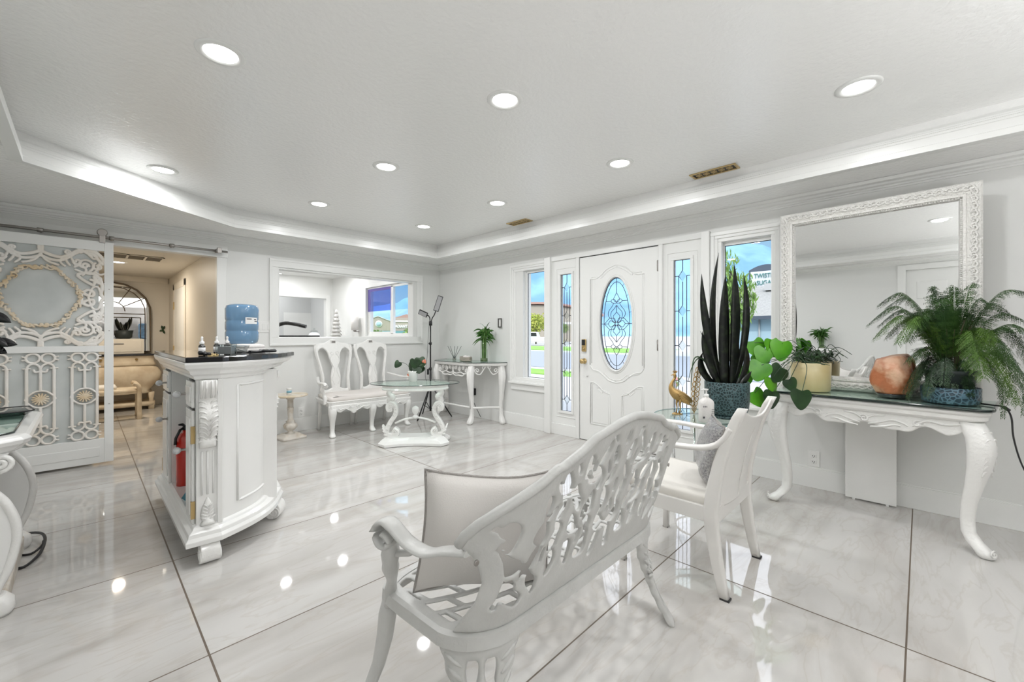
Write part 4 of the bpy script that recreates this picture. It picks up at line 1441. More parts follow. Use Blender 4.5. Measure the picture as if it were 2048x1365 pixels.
def peacock():
    r_ = thing('peacock_figurine', 'antique gold peacock figurine on the round glass side table', 'figurine', (2.905, 1.235, 0.622))
    r_.rotation_euler = (0, 0, math.atan2(RV.y, RV.x))       # local +x runs towards the tail
    def tb(m, pts, rad, n=12, flat=1.0):
        sp = [Vector(p) for p in smooth_path([(a, 0, b) for a, b in pts], 5)]
        k = len(sp)
        rr = [float(np.interp(i / (k - 1), np.linspace(0, 1, len(rad)), rad)) for i in range(k)]
        m.tube(sp, rr, n, up=(0, 1, 0), flat=flat)
    m = MB()
    tb(m, [(-0.012, 0.287), (-0.004, 0.275), (-0.004, 0.255), (-0.022, 0.225), (-0.030, 0.195), (-0.018, 0.165), (0.010, 0.140), (0.050, 0.122), (0.095, 0.100), (0.118, 0.088)],
       [0.006, 0.011, 0.0085, 0.010, 0.016, 0.027, 0.038, 0.036, 0.022, 0.006], 14, 0.8)
    body = m.build('body', 'gold', r_)
    m = MB()
    tb(m, [(-0.012, 0.280), (-0.026, 0.276), (-0.032, 0.273)], [0.005, 0.003, 0.0008], 8)
    m.build('beak', 'gold', body)
    m = MB()
    for k in range(5):
        a = R(60 + 22 * k - 15)
        tb(m, [(-0.002, 0.285), (-0.002 + 0.022 * math.cos(a), 0.287 + 0.022 * math.sin(a))], [0.0012, 0.0035], 6)
    m.build('crest', 'gold', body)
    m = MB()
    for k in range(6):
        z0 = 0.150 - 0.012 * k
        tb(m, [(0.0 + 0.008 * k, z0), (0.035 + 0.01 * k, z0 - 0.014), (0.075 + 0.006 * k, z0 - 0.03)], [0.004, 0.006, 0.001], 6)
    wing = MB()
    for y in (0.030, -0.030):
        wing.merge(m, Matrix.Translation((0, y, 0)))
    wing.build('wing', 'gold', body)
    for y, dx in ((0.014, 0.0), (-0.014, 0.012)):
        m = MB()
        m.tube([(0.022 + dx, y, 0.115), (0.014 + dx, y, 0.075), (0.018 + dx, y, 0.045), (0.012 + dx, y, 0.010)], [0.013, 0.007, 0.0045, 0.005], 8)
        for a in (-0.5, 0, 0.5):
            m.tube([(0.012 + dx, y, 0.010), (0.012 + dx - 0.022 * math.cos(a), y + 0.016 * math.sin(a), 0.007)], [0.004, 0.002], 6)
        m.build('leg', 'gold', r_)
    MB().sweepz([(0.012, 0, 0.0, 0.036, 0.026), (0.012, 0, 0.006, 0.034, 0.024), (0.012, 0, 0.009, 0.028, 0.02)], 20, 2).build('base', 'gold', r_)
    # lacy tail standing up behind the bird
    lst = []
    for k in range(9):
        z = -0.078 + k * 0.036
        w = 0.020 * math.sin(PI * (k + 1.2) / 10.5) + 0.006
        x = 0.004 + 0.026 * (k / 8) ** 1.2
        for s_ in (-1, 1):
            lst.append((smooth_path([(x, z - 0.012), (x + s_ * w * 0.9, z + 0.004), (x + s_ * w * 1.0, z + 0.026), (x + s_ * w * 0.3, z + 0.040)], 5), 0.0026))
        lst.append((spiral(x + 0.004, z + 0.012, 0.008, 0.003, 0, 330, 12), 0.0018))
    lst.append((smooth_path([(0.004, -0.10), (0.002, -0.05), (0.006, 0.05), (0.020, 0.16), (0.034, 0.262)], 6), 0.0034))
    m = sheet(MB(), lambda U, V: strokes(U, V, lst), -0.04, 0.075, -0.11, 0.28, 58, 190, lambda a, b: ((0.130 + a, 0.004, 0.10 + b * 0.93), (0.1, -1, 0)), th=0.007, soft=0.003)
    m.build('tail_feathers', 'gold', r_)
peacock()

def dispenser():
    r_ = thing('pump_bottle', 'white pump bottle of hand lotion on the glass side table before the teal pot', 'bottle', (2.79, 0.985, 0.622))
    r_.rotation_euler = (0, 0, R(-45))
    MB().sweepz([(0, 0, 0.0, 0.043, 0.028), (0, 0, 0.006, 0.046, 0.031), (0, 0, 0.118, 0.046, 0.031), (0, 0, 0.136, 0.042, 0.028), (0, 0, 0.150, 0.026, 0.02), (0, 0, 0.156, 0.015, 0.015), (0, 0, 0.162, 0.015, 0.015)], 32, 3).build('bottle', 'towel', r_)
    p = MB().lathe([(0.016, 0.158), (0.016, 0.176), (0.010, 0.180), (0.005, 0.182), (0.005, 0.200), (0.012, 0.204), (0.013, 0.212), (1e-5, 0.213)], 20)
    p.tube([(0, 0, 0.208), (-0.02, 0, 0.209), (-0.036, 0, 0.203)], [0.006, 0.005, 0.004], 8)
    p.build('pump', 'white', r_)
    d = MB()
    for k in range(4):
        d.box(-0.034 + k * 0.007, -0.031 + k * 0.007, -0.0325, -0.031, 0.098, 0.108)
    for k in range(3):
        d.box(0.020, 0.040, -0.0315, -0.030, 0.085 - k * 0.012, 0.0865 - k * 0.012)
    d.box(-0.036, -0.024, -0.0325, -0.031, 0.028, 0.040)
    d.build('printed_text', 'darkmark', r_)
dispenser()

# ================================================================ EAST CONSOLE TABLE WITH MIRROR
def cabriole(mb, x, y, h, out, top=0.045, knee=0.052, ankle=0.026, foot=0.036, ko=0.035, fo=0.045, n=16, power=2.8):
    ox, oy = out
    T = [1, 0.96, 0.88, 0.78, 0.66, 0.52, 0.38, 0.25, 0.15, 0.09, 0.05, 0.02, 0.0]
    O = [0.0, 0.30, 0.85, 1.0, 0.80, 0.35, -0.10, -0.30, -0.20, 0.25, 0.75, 0.95, 0.90]
    W = [top, top * 1.05, knee, knee, knee * 0.86, knee * 0.68, ankle * 1.1, ankle, ankle, foot * 0.9, foot, foot * 0.95, foot * 0.6]
    secs = []
    for t, o, w in zip(T, O, W):
        k = ko if t > 0.12 else fo
        secs.append((x + ox * o * k, y + oy * o * k, h * t, w, w))
    mb.sweepz(secs, n, power, )
    return mb

def scrolls_relief(mb, pts_fn, lst, r=0.006, n=6):
    """raised scroll ornament: 2-d paths placed on a surface by pts_fn"""
    for p in lst:
        k = len(p)
        mb.tube([pts_fn(a, b) for a, b in p], [r * (0.45 + 0.55 * math.sin(PI * (i + 0.5) / k)) for i in range(k)], n)

def east_console():
    t = thing('console_table', 'carved white console table with cabriole legs and glass top under the big framed mirror', 'table', (3.658, 0.22, 0), R(-7))
    half, dep0, dep1 = 0.500, -0.285, 0.200
    def outline(g, rr=0.07):
        pts = []
        for cx, cy, a0 in ((dep0 - g + rr, -half - g + rr, 180), ):
            pass
        x0, x1, y0, y1 = dep0 - g, dep1, -half - g, half + g
        def arc(cx, cy, a0):
            return [(cx + rr * math.cos(R(a0 + 15 * k)), cy + rr * math.sin(R(a0 + 15 * k))) for k in range(7)]
        return arc(x0 + rr, y0 + rr, 180) + [(x1, y0), (x1, y1)] + arc(x0 + rr, y1 - rr, 90)
    m = MB()
    loops = []
    for g, z in ((-0.03, 0.700), (0.0, 0.712), (0.010, 0.722), (0.010, 0.742), (0.020, 0.752), (0.024, 0.765), (0.018, 0.775)):
        loops.append([(a, b, z) for a, b in outline(g)])
    m.loft(loops)
    m.build('top', 'carved', t)
    m = MB().loft([[(a, b, z) for a, b in outline(0.028)] for z in (0.7765, 0.7845)])
    m.build('glass_top', 'tableglass', t)
    ol = outline(0.0295)
    m = MB().tube([(a, b, 0.7800) for a, b in ([ol[7]] + ol[6::-1] + ol[:8:-1])], 0.0085, 8)
    m.build('glass_edge', 'glassedge', t)
    # scalloped apron on the front and the two ends
    def top_low(U):
        A = np.abs(U)
        return 0.640 + 0.022 * np.cos(A * 25) - 0.020 * np.exp(-(A / 0.10) ** 2) + 0.03 * np.clip((A - 0.36) / 0.1, 0, 1) - 0.035 * np.exp(-((A - 0.21) / 0.045) ** 2)
    FA = lambda U, V: np.minimum(np.minimum(V - top_low(U), 0.712 - V), 0.470 - np.abs(U))
    sheet(MB(), FA, -0.48, 0.48, 0.56, 0.715, 150, 34, lambda a, b: ((dep0 + 0.030, a, b), (-1, 0, 0)), th=0.030, soft=0.008, flatmin=0.6).build('apron', 'carved', t)
    for sg in (-1, 1):
        FE = lambda U, V: np.minimum(np.minimum(V - (0.645 + 0.02 * np.cos(U * 30)), 0.712 - V), 0.20 - np.abs(U))
        sheet(MB(), FE, -0.26, 0.26, 0.60, 0.715, 60, 26, lambda a, b, sg=sg: ((-0.04 + a, sg * (half - 0.03), b), (0, sg, 0)), th=0.028, soft=0.008, flatmin=0.6).build('apron', 'carved', t)
    lst = []
    for sg in (-1, 1):
        lst += [smooth_path([(sg * 0.02, 0.635), (sg * 0.07, 0.65), (sg * 0.13, 0.672), (sg * 0.18, 0.660), (sg * 0.20, 0.645)], 5), spiral(sg * 0.24, 0.668, 0.022, 0.006, 0 if sg > 0 else 180, 420 if sg > 0 else -240, 18),
                smooth_path([(sg * 0.22, 0.650), (sg * 0.28, 0.690), (sg * 0.35, 0.680), (sg * 0.42, 0.692)], 5), smooth_path([(sg * 0.015, 0.668), (sg * 0.05, 0.690), (sg * 0.10, 0.695)], 4),
                smooth_path([(sg * 0.03, 0.618), (sg * 0.09, 0.628), (sg * 0.14, 0.645), (sg * 0.17, 0.64)], 4)]
    lst.append(spiral(0, 0.665, 0.024, 0.004, 0, 540, 24))
    m = MB()
    scrolls_relief(m, lambda a, b: (dep0 + 0.012, a, b), lst, 0.0065)
    m.build('carved_relief', 'carved', t)
    for sg in (-1, 1):
        m = MB()
        out = (-0.55, 0.83 * sg)
        cabriole(m, dep0 + 0.052, sg * (half - 0.055), 0.71, out, top=0.050, knee=0.056, ankle=0.030, foot=0.038, ko=0.050, fo=0.075)
        leg = m.build('leg', 'carved', t)
        r2 = MB()
        ox, oy = out
        for k in range(7):
            z = 0.66 - 0.034 * k
            w = 0.030 * (1 - k * 0.09)
            oo = 0.050 * float(np.interp(z / 0.71, [0.38, 0.52, 0.66, 0.78, 0.88, 0.96], [-0.1, 0.35, 0.8, 1.0, 0.85, 0.3]))
            for q in (-1, 1):
                pts = []
                for s_ in np.linspace(0, 1, 6):
                    ang = math.atan2(oy, ox) + q * (0.15 + 0.55 * s_)
                    rr = float(np.interp(z / 0.71, [0.38, 0.52, 0.66, 0.88, 0.96], [0.030, 0.038, 0.049, 0.056, 0.053])) * 0.985
                    pts.append((dep0 + 0.052 + ox * oo + rr * math.cos(ang), sg * (half - 0.055) + oy * oo + rr * math.sin(ang), z - 0.030 * s_ ** 1.5 + 0.012 * math.sin(PI * s_)))
                r2.tube(pts, [0.003, 0.006, 0.0068, 0.006, 0.0045, 0.002], 6)
        r3 = MB().tube([(dep0 + 0.052 + ox * 0.075 + oy * sg * 0 + 0.036 * 0.0 - 0.0 + ox * 0.030 + (-oy) * a, sg * (half - 0.055) + oy * 0.105 + ox * a, 0.034 + b) for a, b in spiral(0, 0, 0.022, 0.004, 90, 560, 22)], 0.004, 6)
        r3.build('foot_scroll', 'carved', leg)
        r2.build('leaf_carving', 'carved', leg)
east_console()

def big_mirror():
    y0, y1, z0, z1 = -0.275, 0.777, 0.790, 2.125
    r_ = thing('wall_mirror', 'large mirror in a wide ornate white frame standing on the console table against the wall', 'mirror', (3.765, 0.258, 0.7865), R(-2.4))
    hw, hh = 0.5235, 1.317
    prof = [(0.0, 0.055), (0.0, -0.008), (0.010, -0.020), (0.024, -0.024), (0.050, -0.028), (0.066, -0.018), (0.070, -0.026), (0.082, -0.026), (0.086, -0.014), (0.094, -0.010), (0.100, 0.004), (0.100, 0.012)]
    loops = []
    for d_, x in prof:
        loops.append([(x, -hw + d_, d_), (x, hw - d_, d_), (x, hw - d_, hh - d_), (x, -hw + d_, hh - d_)])
    m = MB()
    m.loft(loops, cap=False)
    fr = m.build('frame', 'mirrorframe', r_)
    # moulded leaf ornament along the frame
    orn = MB()
    def along(a, b, c_, d_, cnt):
        for i in range(cnt):
            t = (i + 0.5) / cnt
            y, z = a + (c_ - a) * t, b + (d_ - b) * t
            dy, dz = (c_ - a), (d_ - b)
            l = math.hypot(dy, dz)
            ty, tz = dy / l, dz / l
            ny, nz = -tz, ty
            for s_ in (-1, 1):
                sp = spiral(0, 0, 0.018, 0.004, 200 if s_ > 0 else -20, 560 if s_ > 0 else -380, 12)
                orn.tube([(-0.028, y + ty * (p + s_ * 0.010) + ny * q * s_ * 0.9, z + tz * (p + s_ * 0.010) + nz * q * s_ * 0.9) for p, q in sp], 0.0062, 5)
    o_ = 0.036
    along(-hw + o_, hh - o_, hw - o_, hh - o_, 22)
    along(hw - o_, 0.06, hw - o_, hh - o_, 28)
    along(-hw + o_, 0.06, -hw + o_, hh - o_, 28)
    along(-hw + o_, o_, hw - o_, o_, 22)
    bd = MB()
    o_ = 0.088
    for (a, b, c_, d_, k) in ((-hw + o_, hh - o_, hw - o_, hh - o_, 70), (hw - o_, o_, hw - o_, hh - o_, 92), (-hw + o_, o_, -hw + o_, hh - o_, 92)):
        for i in range(k):
            t = i / (k - 1)
            bd.lathe([(1e-5, -0.006), (0.006, -0.002), (0.006, 0.002), (1e-5, 0.006)], 6, (-0.014, a + (c_ - a) * t, b + (d_ - b) * t))
    orn.build('leaf_ornament', 'mirrorframe', fr)
    bd.build('bead_border', 'mirrorframe', fr)
    MB().box(0.004, 0.008, -hw + 0.09, hw - 0.09, 0.09, hh - 0.09).build('mirror_glass', 'mirror', r_)
    MB().box(0.03, 0.05, -hw + 0.02, hw - 0.02, 0.02, hh - 0.02).build('backing', 'wicker', r_)
big_mirror()

r_ = thing('leaning_panel', 'plain white flat panel standing against the wall beneath the console table', 'panel', (3.862, 0.255, 0))
MB().box(-0.009, 0.009, -0.137, 0.137, 0.012, 0.70).build('panel', 'white', r_, bevel=0.002)
for y in (-0.09, 0.09):
    MB().box(-0.008, 0.008, y - 0.008, y + 0.008, 0, 0.012).build('foot', 'white', r_)

def heart_leaf(m, c, nrm, up, size, cup=0.12):
    """heart-shaped leaf; c = where the stalk joins, up = direction of the tip"""
    nrm, up = Vector(nrm).normalized(), Vector(up).normalized()
    side = up.cross(nrm).normalized()
    nrm = side.cross(up).normalized()
    N_ = 28
    rings = []
    for k, sc_ in enumerate((0.0, 0.35, 0.7, 1.0)):
        loop = []
        for i in range(N_):
            a = 2 * PI * i / N_
            x = 0.46 * math.sin(a) * (1 + 0.16 * math.cos(a))
            a_ = min(a, 2 * PI - a)
            y = -0.40 * math.cos(a) + 0.17 * math.exp(-(a_ / 0.42) ** 2) + 0.17 * max(0.0, -math.cos(a)) ** 3 + 0.15
            x, y = x * sc_, 0.15 + (y - 0.15) * sc_
            z = -cup * (x * x) * 1.6 - 0.10 * (y - 0.1) ** 2
            loop.append(Vector(c) + side * (x * size) + up * (y * size) + nrm * (z * size))
        rings.append(loop)
    base = len(m.v)
    vs = [rings[0][0]] + [p for l in rings[1:] for p in l]
    fs = []
    for i in range(N_):
        j = (i + 1) % N_
        fs.append((0, 1 + i, 1 + j))
        for k in range(2):
            o = 1 + k * N_
            fs.append((o + i, o + N_ + i, o + N_ + j, o + j))
    m.add(vs, fs, True)
    # under side, a hair behind
    vs2 = [Vector(p) - nrm * 0.0012 for p in vs]
    m.add(vs2, [tuple(reversed(f)) for f in fs], True)

def trailing_plant():
    o = Vector((3.63, 0.565, 0.7865))
    r_ = thing('potted_trailing_plant', 'heart-leaved trailing plant in a straw yellow pot at the left end of the console table', 'plant', o)
    MB().lathe([(0.112, 0.0), (0.116, 0.004), (0.119, 0.10), (0.122, 0.195), (0.119, 0.198), (0.114, 0.195), (0.112, 0.17), (1e-5, 0.17)], 44).build('pot', 'yellowpot', r_)
    MB().lathe([(0.110, 0.165), (0.06, 0.178), (1e-5, 0.18)], 24).build('soil', 'soil', r_)
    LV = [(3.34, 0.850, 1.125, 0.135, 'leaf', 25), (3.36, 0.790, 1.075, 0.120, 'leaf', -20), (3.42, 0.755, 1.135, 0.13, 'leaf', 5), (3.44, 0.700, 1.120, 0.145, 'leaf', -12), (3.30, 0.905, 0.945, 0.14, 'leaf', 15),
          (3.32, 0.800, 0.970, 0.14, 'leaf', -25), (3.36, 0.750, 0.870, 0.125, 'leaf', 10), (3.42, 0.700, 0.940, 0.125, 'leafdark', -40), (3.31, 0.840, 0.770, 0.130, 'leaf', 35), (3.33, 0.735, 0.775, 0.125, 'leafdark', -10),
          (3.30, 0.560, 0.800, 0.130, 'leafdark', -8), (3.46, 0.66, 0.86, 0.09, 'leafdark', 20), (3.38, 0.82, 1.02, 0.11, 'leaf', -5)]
    rng = random.Random(4)
    st = MB()
    for i, (x, y, z, sz, mt, rot) in enumerate(LV):
        c_ = Vector((x, y, z)) - o
        up = (RV * math.sin(R(rot)) * 0.9 + Vector((0, 0, -math.cos(R(rot)))) - FV * 0.15)
        nrm = (-FV + Vector((rng.uniform(-.45, .45), rng.uniform(-.45, .45), 0.25)))
        m = MB()
        heart_leaf(m, c_, nrm, up, sz * 1.22)
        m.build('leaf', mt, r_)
        a0 = rng.uniform(0, 6.28)
        s0 = Vector((0.05 * math.cos(a0), 0.05 * math.sin(a0), 0.18))
        over = Vector((-0.10, 0.05, 0.235 + rng.uniform(-0.01, 0.05)))
        mid = s0.lerp(c_, 0.62) + Vector((0, 0, 0.05 + 0.05 * (c_.z < 0.1)))
        if mid.z < 0.24 and mid.length < 0.25:
            mid.z = 0.24
        sp = smooth_path([tuple(s0), tuple(over), tuple(mid), tuple(c_)], 7)
        st.tube(sp, 0.0024, 6)
    for k in range(22):
        a = rng.uniform(0, 6.28)
        ra = rng.uniform(0.06, 0.145)
        p = [(0.03 * math.cos(a), 0.03 * math.sin(a), 0.18), (ra * 0.8 * math.cos(a + .6), ra * 0.8 * math.sin(a + .6), 0.23 + rng.uniform(0, .05)), (min(0.14, ra * math.cos(a + 1.4)), ra * math.sin(a + 1.4), 0.215), (min(0.13, ra * 0.8 * math.cos(a + 2.2)), ra * 1.1 * math.sin(a + 2.2) - 0.03, 0.19)]
        st.tube(smooth_path(p, 6), 0.0022, 5)
    for (ex, ey, ez) in ((-0.02, -0.19, 0.28), (0.05, 0.22, 0.33), (-0.05, -0.16, 0.25), (0.02, -0.12, 0.30)):
        st.tube(smooth_path([(0, 0, 0.18), (ex * 0.5, ey * 0.5, ez + 0.02), (ex, ey, ez - 0.03)], 7), 0.0022, 5)
    st.build('stems', 'leafdark', r_)
    m = MB()
    for k in range(16):
        a = rng.uniform(0, 6.28)
        c_ = Vector((0.08 * math.cos(a), 0.09 * math.sin(a), rng.uniform(0.20, 0.25)))
        tip = c_ + Vector((rng.uniform(-.05, .03), rng.uniform(-.06, .06), rng.uniform(-.01, .06)))
        blade(m, c_, tip, 0.022, (0, 0, 0.005), 6)
    m.build('small_leaves', 'leafdark', r_)
trailing_plant()

def salt_lamp():
    r_ = thing('salt_lamp', 'orange and white rock salt lamp on a dark round base on the console table', 'lamp', (3.60, 0.134, 0.7865))
    MB().lathe([(0.066, 0.0), (0.070, 0.003), (0.070, 0.012), (0.078, 0.016), (0.078, 0.022), (1e-5, 0.022)], 32).build('base', 'blackstone', r_)
    bm = bmesh.new()
    bmesh.ops.create_icosphere(bm, subdivisions=4, radius=1)
    rng = random.Random(3)
    planes = [(Vector((rng.gauss(0, 1), rng.gauss(0, 1), rng.gauss(0, .7))).normalized(), rng.uniform(0.80, 0.95)) for _ in range(22)]
    planes += [(Vector((0, 0, -1)), 0.80), (Vector((0.1, 0, 1)).normalized(), 0.88)]
    for v in bm.verts:
        d_ = v.co.normalized()
        k = 1.0
        for n_, h_ in planes:
            q = d_.dot(n_)
            if q > 0.01:
                k = min(k, h_ / q)
        k += 0.022 * noise.noise(d_ * 3.1) + 0.010 * noise.noise(d_ * 9)
        v.co = Vector((d_.x * 0.120, d_.y * 0.120, d_.z * 0.145)) * k
        v.co.z += 0.020 + 0.145 * 0.80
    me = bpy.data.meshes.new('salt_rock')
    bm.to_mesh(me)
    bm.free()
    me.materials.append(M['salt'])
    for p in me.polygons:
        p.use_smooth = True
    ob = bpy.data.objects.new('salt_rock', me)
    C.objects.link(ob)
    ob.parent = r_
salt_lamp()

def frond(m, pts, L=1.0, wmax=0.06, step=0.008, rng=None, leaflet=0.012, droop=0.3):
    """feathery frond along a path: pinnae with small leaflets; pts in object space"""
    sp = [Vector(p) for p in smooth_path([tuple(p) for p in pts], 10)]
    cum = [0]
    for a, b in zip(sp[:-1], sp[1:]):
        cum.append(cum[-1] + (b - a).length)
    tot = cum[-1]
    m.tube(sp, [0.0016 * (1 - 0.6 * c_ / tot) for c_ in cum], 4)
    k = int(tot / step)
    for i in range(int(k * 0.22), k):
        t = i / k
        d_ = t * tot
        j = max(0, min(len(sp) - 2, int(np.searchsorted(cum, d_)) - 1))
        p = sp[j].lerp(sp[j + 1], (d_ - cum[j]) / max(1e-6, cum[j + 1] - cum[j]))
        T = (sp[j + 1] - sp[j]).normalized()
        side = T.cross(Vector((0, 0, 1)))
        side = side.normalized() if side.length > 0.15 else T.cross(Vector((0.7, 0.7, 0))).normalized()
        w = wmax * (math.sin(PI * min(1, (t - 0.10) * 1.05)) ** 0.7 if 0.1 < t < 1 else 0.1)
        w = max(0.006, w)
        for sg in (-1, 1):
            if rng.random() < 0.10:
                continue
            dr = (side * sg + T * 0.45 + Vector((0, 0, -droop * rng.uniform(0.3, 1.2)))).normalized()
            ww = w * rng.uniform(0.75, 1.1)
            nl = max(2, int(ww / 0.006))
            nn = dr.cross(T).normalized()
            for q in range(nl):
                u_ = (q + 0.6) / nl
                c_ = p + dr * (ww * u_) + Vector((0, 0, -0.010 * u_ * u_))
                ls = leaflet * (1 - 0.55 * u_) * rng.uniform(0.7, 1.1)
                for s2 in (-1, 1):
                    e = (T * s2 + dr * 0.7 + nn * rng.uniform(-0.4, 0.4)).normalized()
                    f = e.cross(nn)
                    f = f.normalized() if f.length > 0.1 else nn
                    m.add([c_, c_ + e * ls * 0.5 + f * ls * 0.20, c_ + e * ls, c_ + e * ls * 0.5 - f * ls * 0.20], [(0, 1, 2, 3)])

def fern():
    o = Vector((3.535, -0.122, 0.7865))
    r_ = thing('potted_fern', 'big feathery fern in a dark pot at the right end of the console table', 'plant', o)
    pot = MB().lathe([(0.080, 0.052), (0.092, 0.056), (0.108, 0.165), (0.112, 0.168), (0.114, 0.188), (0.108, 0.190), (0.100, 0.165), (1e-5, 0.165)], 36).build('inner_pot', 'darkpot', r_)
    MB().lathe([(0.112, 0.0), (0.120, 0.004), (0.124, 0.03), (0.126, 0.088), (0.123, 0.092), (0.118, 0.088), (0.112, 0.05), (1e-5, 0.05)], 40).build('outer_pot', 'bluepot', r_)
    MB().lathe([(0.10, 0.165), (0.05, 0.178), (1e-5, 0.18)], 20).build('soil', 'soil', pot)
    rng = random.Random(21)
    def W(x, y, z):
        return Vector((x, y, z)) - o
    tips = [((3.50, 0.25, 1.24), 1.36, 'fernleaf'), ((3.56, 0.20, 1.37), 1.44, 'fernleaf'), ((3.42, 0.215, 1.15), 1.30, 'fernlight'), ((3.36, 0.10, 1.13), 1.29, 'fernlight'), ((3.58, -0.04, 1.44), 1.46, 'fernleaf'),
            ((3.60, -0.235, 1.47), 1.46, 'fernleaf'), ((3.56, -0.14, 1.45), 1.45, 'fernleaf'), ((3.58, -0.44, 1.40), 1.42, 'fernleaf'), ((3.60, -0.42, 1.25), 1.30, 'fernleaf'), ((3.40, -0.40, 0.90), 1.16, 'fernleaf'),
            ((3.38, -0.36, 0.82), 1.20, 'fernlight'), ((3.34, -0.24, 0.95), 1.20, 'fernlight'), ((3.46, 0.06, 1.02), 1.10, 'fernleaf'), ((3.38, -0.30, 1.02), 1.22, 'fernlight'), ((3.70, -0.36, 1.30), 1.36, 'fernleaf'),
            ((3.68, 0.0, 1.30), 1.34, 'fernleaf'), ((3.52, -0.50, 1.08), 1.24, 'fernleaf'), ((3.64, -0.48, 0.95), 1.22, 'fernleaf'), ((3.46, -0.08, 1.36), 1.38, 'fernleaf'), ((3.50, -0.28, 1.34), 1.38, 'fernleaf'),
            ((3.44, 0.02, 1.22), 1.30, 'fernleaf'), ((3.62, 0.08, 1.26), 1.32, 'fernleaf'), ((3.54, -0.20, 1.30), 1.33, 'fernleaf'), ((3.60, -0.12, 1.32), 1.33, 'fernleaf')]
    for (tip, zt, mt) in tips:
        tip = W(*tip)
        a = math.atan2(tip.y, tip.x)
        b = Vector((0.03 * math.cos(a), 0.03 * math.sin(a), 0.175))
        apex = b.lerp(tip, 0.58)
        apex.z = zt - o.z
        mid = b.lerp(tip, 0.18)
        mid.z = 0.175 + (apex.z - 0.175) * 0.55
        m = MB()
        frond(m, [b, mid, apex, tip], wmax=rng.uniform(0.080, 0.115), step=0.0100, rng=rng, leaflet=0.016, droop=0.55)
        m.build('frond', mt, r_, fix=False)
    # low trailing growth around the pot
    m = MB()
    low = [((3.43, 0.06, 0.80), 0.99), ((3.40, -0.02, 0.82), 0.98), ((3.42, -0.12, 0.83), 0.98), ((3.50, 0.08, 0.83), 0.97), ((3.38, -0.09, 0.90), 1.02), ((3.43, -0.20, 0.84), 1.0), ((3.48, 0.03, 0.90), 1.03), ((3.44, 0.03, 0.86), 1.0)]
    for tip, zt in low:
        tip = W(*tip)
        b = Vector((tip.x * 0.3, tip.y * 0.3, 0.17))
        ap = b.lerp(tip, 0.5)
        ap.z = zt - o.z + 0.03
        frond(m, [b, ap, tip], wmax=0.045, step=0.008, rng=rng, leaflet=0.016, droop=0.5)
    m.build('low_growth', 'leafdark', r_, fix=False)
    m = MB()
    for (x, y, z) in ((3.40, -0.31, 0.74), (3.42, -0.38, 0.76), (3.46, -0.42, 0.80), (3.50, -0.34, 0.82), (3.44, -0.30, 0.84), (3.54, -0.40, 0.86)):
        tip = W(x, y, z)
        frond(m, [Vector((0.0, -0.05, 0.18)), Vector((tip.x * .6, tip.y * .6, 0.30)), Vector((tip.x * 1.0, tip.y * 1.0, max(tip.z + 0.08, 0.12))), tip], wmax=0.040, step=0.009, rng=rng, leaflet=0.015, droop=0.4)
    m.build('trailing_growth', 'fernleaf', r_, fix=False)
    m = MB()
    for k in range(40):
        a, rr = rng.uniform(0, 6.28), rng.uniform(0.02, 0.07)
        h_ = rng.uniform(0.10, 0.32)
        m.tube(smooth_path([(rr * .5 * math.cos(a), rr * .5 * math.sin(a), 0.17), (rr * math.cos(a), rr * math.sin(a), 0.17 + h_ * .5), (2.0 * rr * math.cos(a), 2.0 * rr * math.sin(a), 0.17 + h_)], 3), 0.0018, 4)
    m.build('stems', 'stem', r_)
fern()
m = MB()
m.tube(smooth_path([(3.60, -0.145, 0.7905), (3.58, -0.20, 0.7905), (3.52, -0.275, 0.7915), (3.44, -0.318, 0.792), (3.46, -0.345, 0.74), (3.62, -0.37, 0.60), (3.78, -0.42, 0.42), (3.88, -0.50, 0.24), (3.90, -0.60, 0.10)], 6), 0.0042, 6)
m.tube([(3.425, -0.315, 0.7955), (3.448, -0.335, 0.778)], 0.009, 8)
tag(m.build('power_cord', 'cord'), 'black cord with inline switch hanging off the right end of the console table', 'cord')
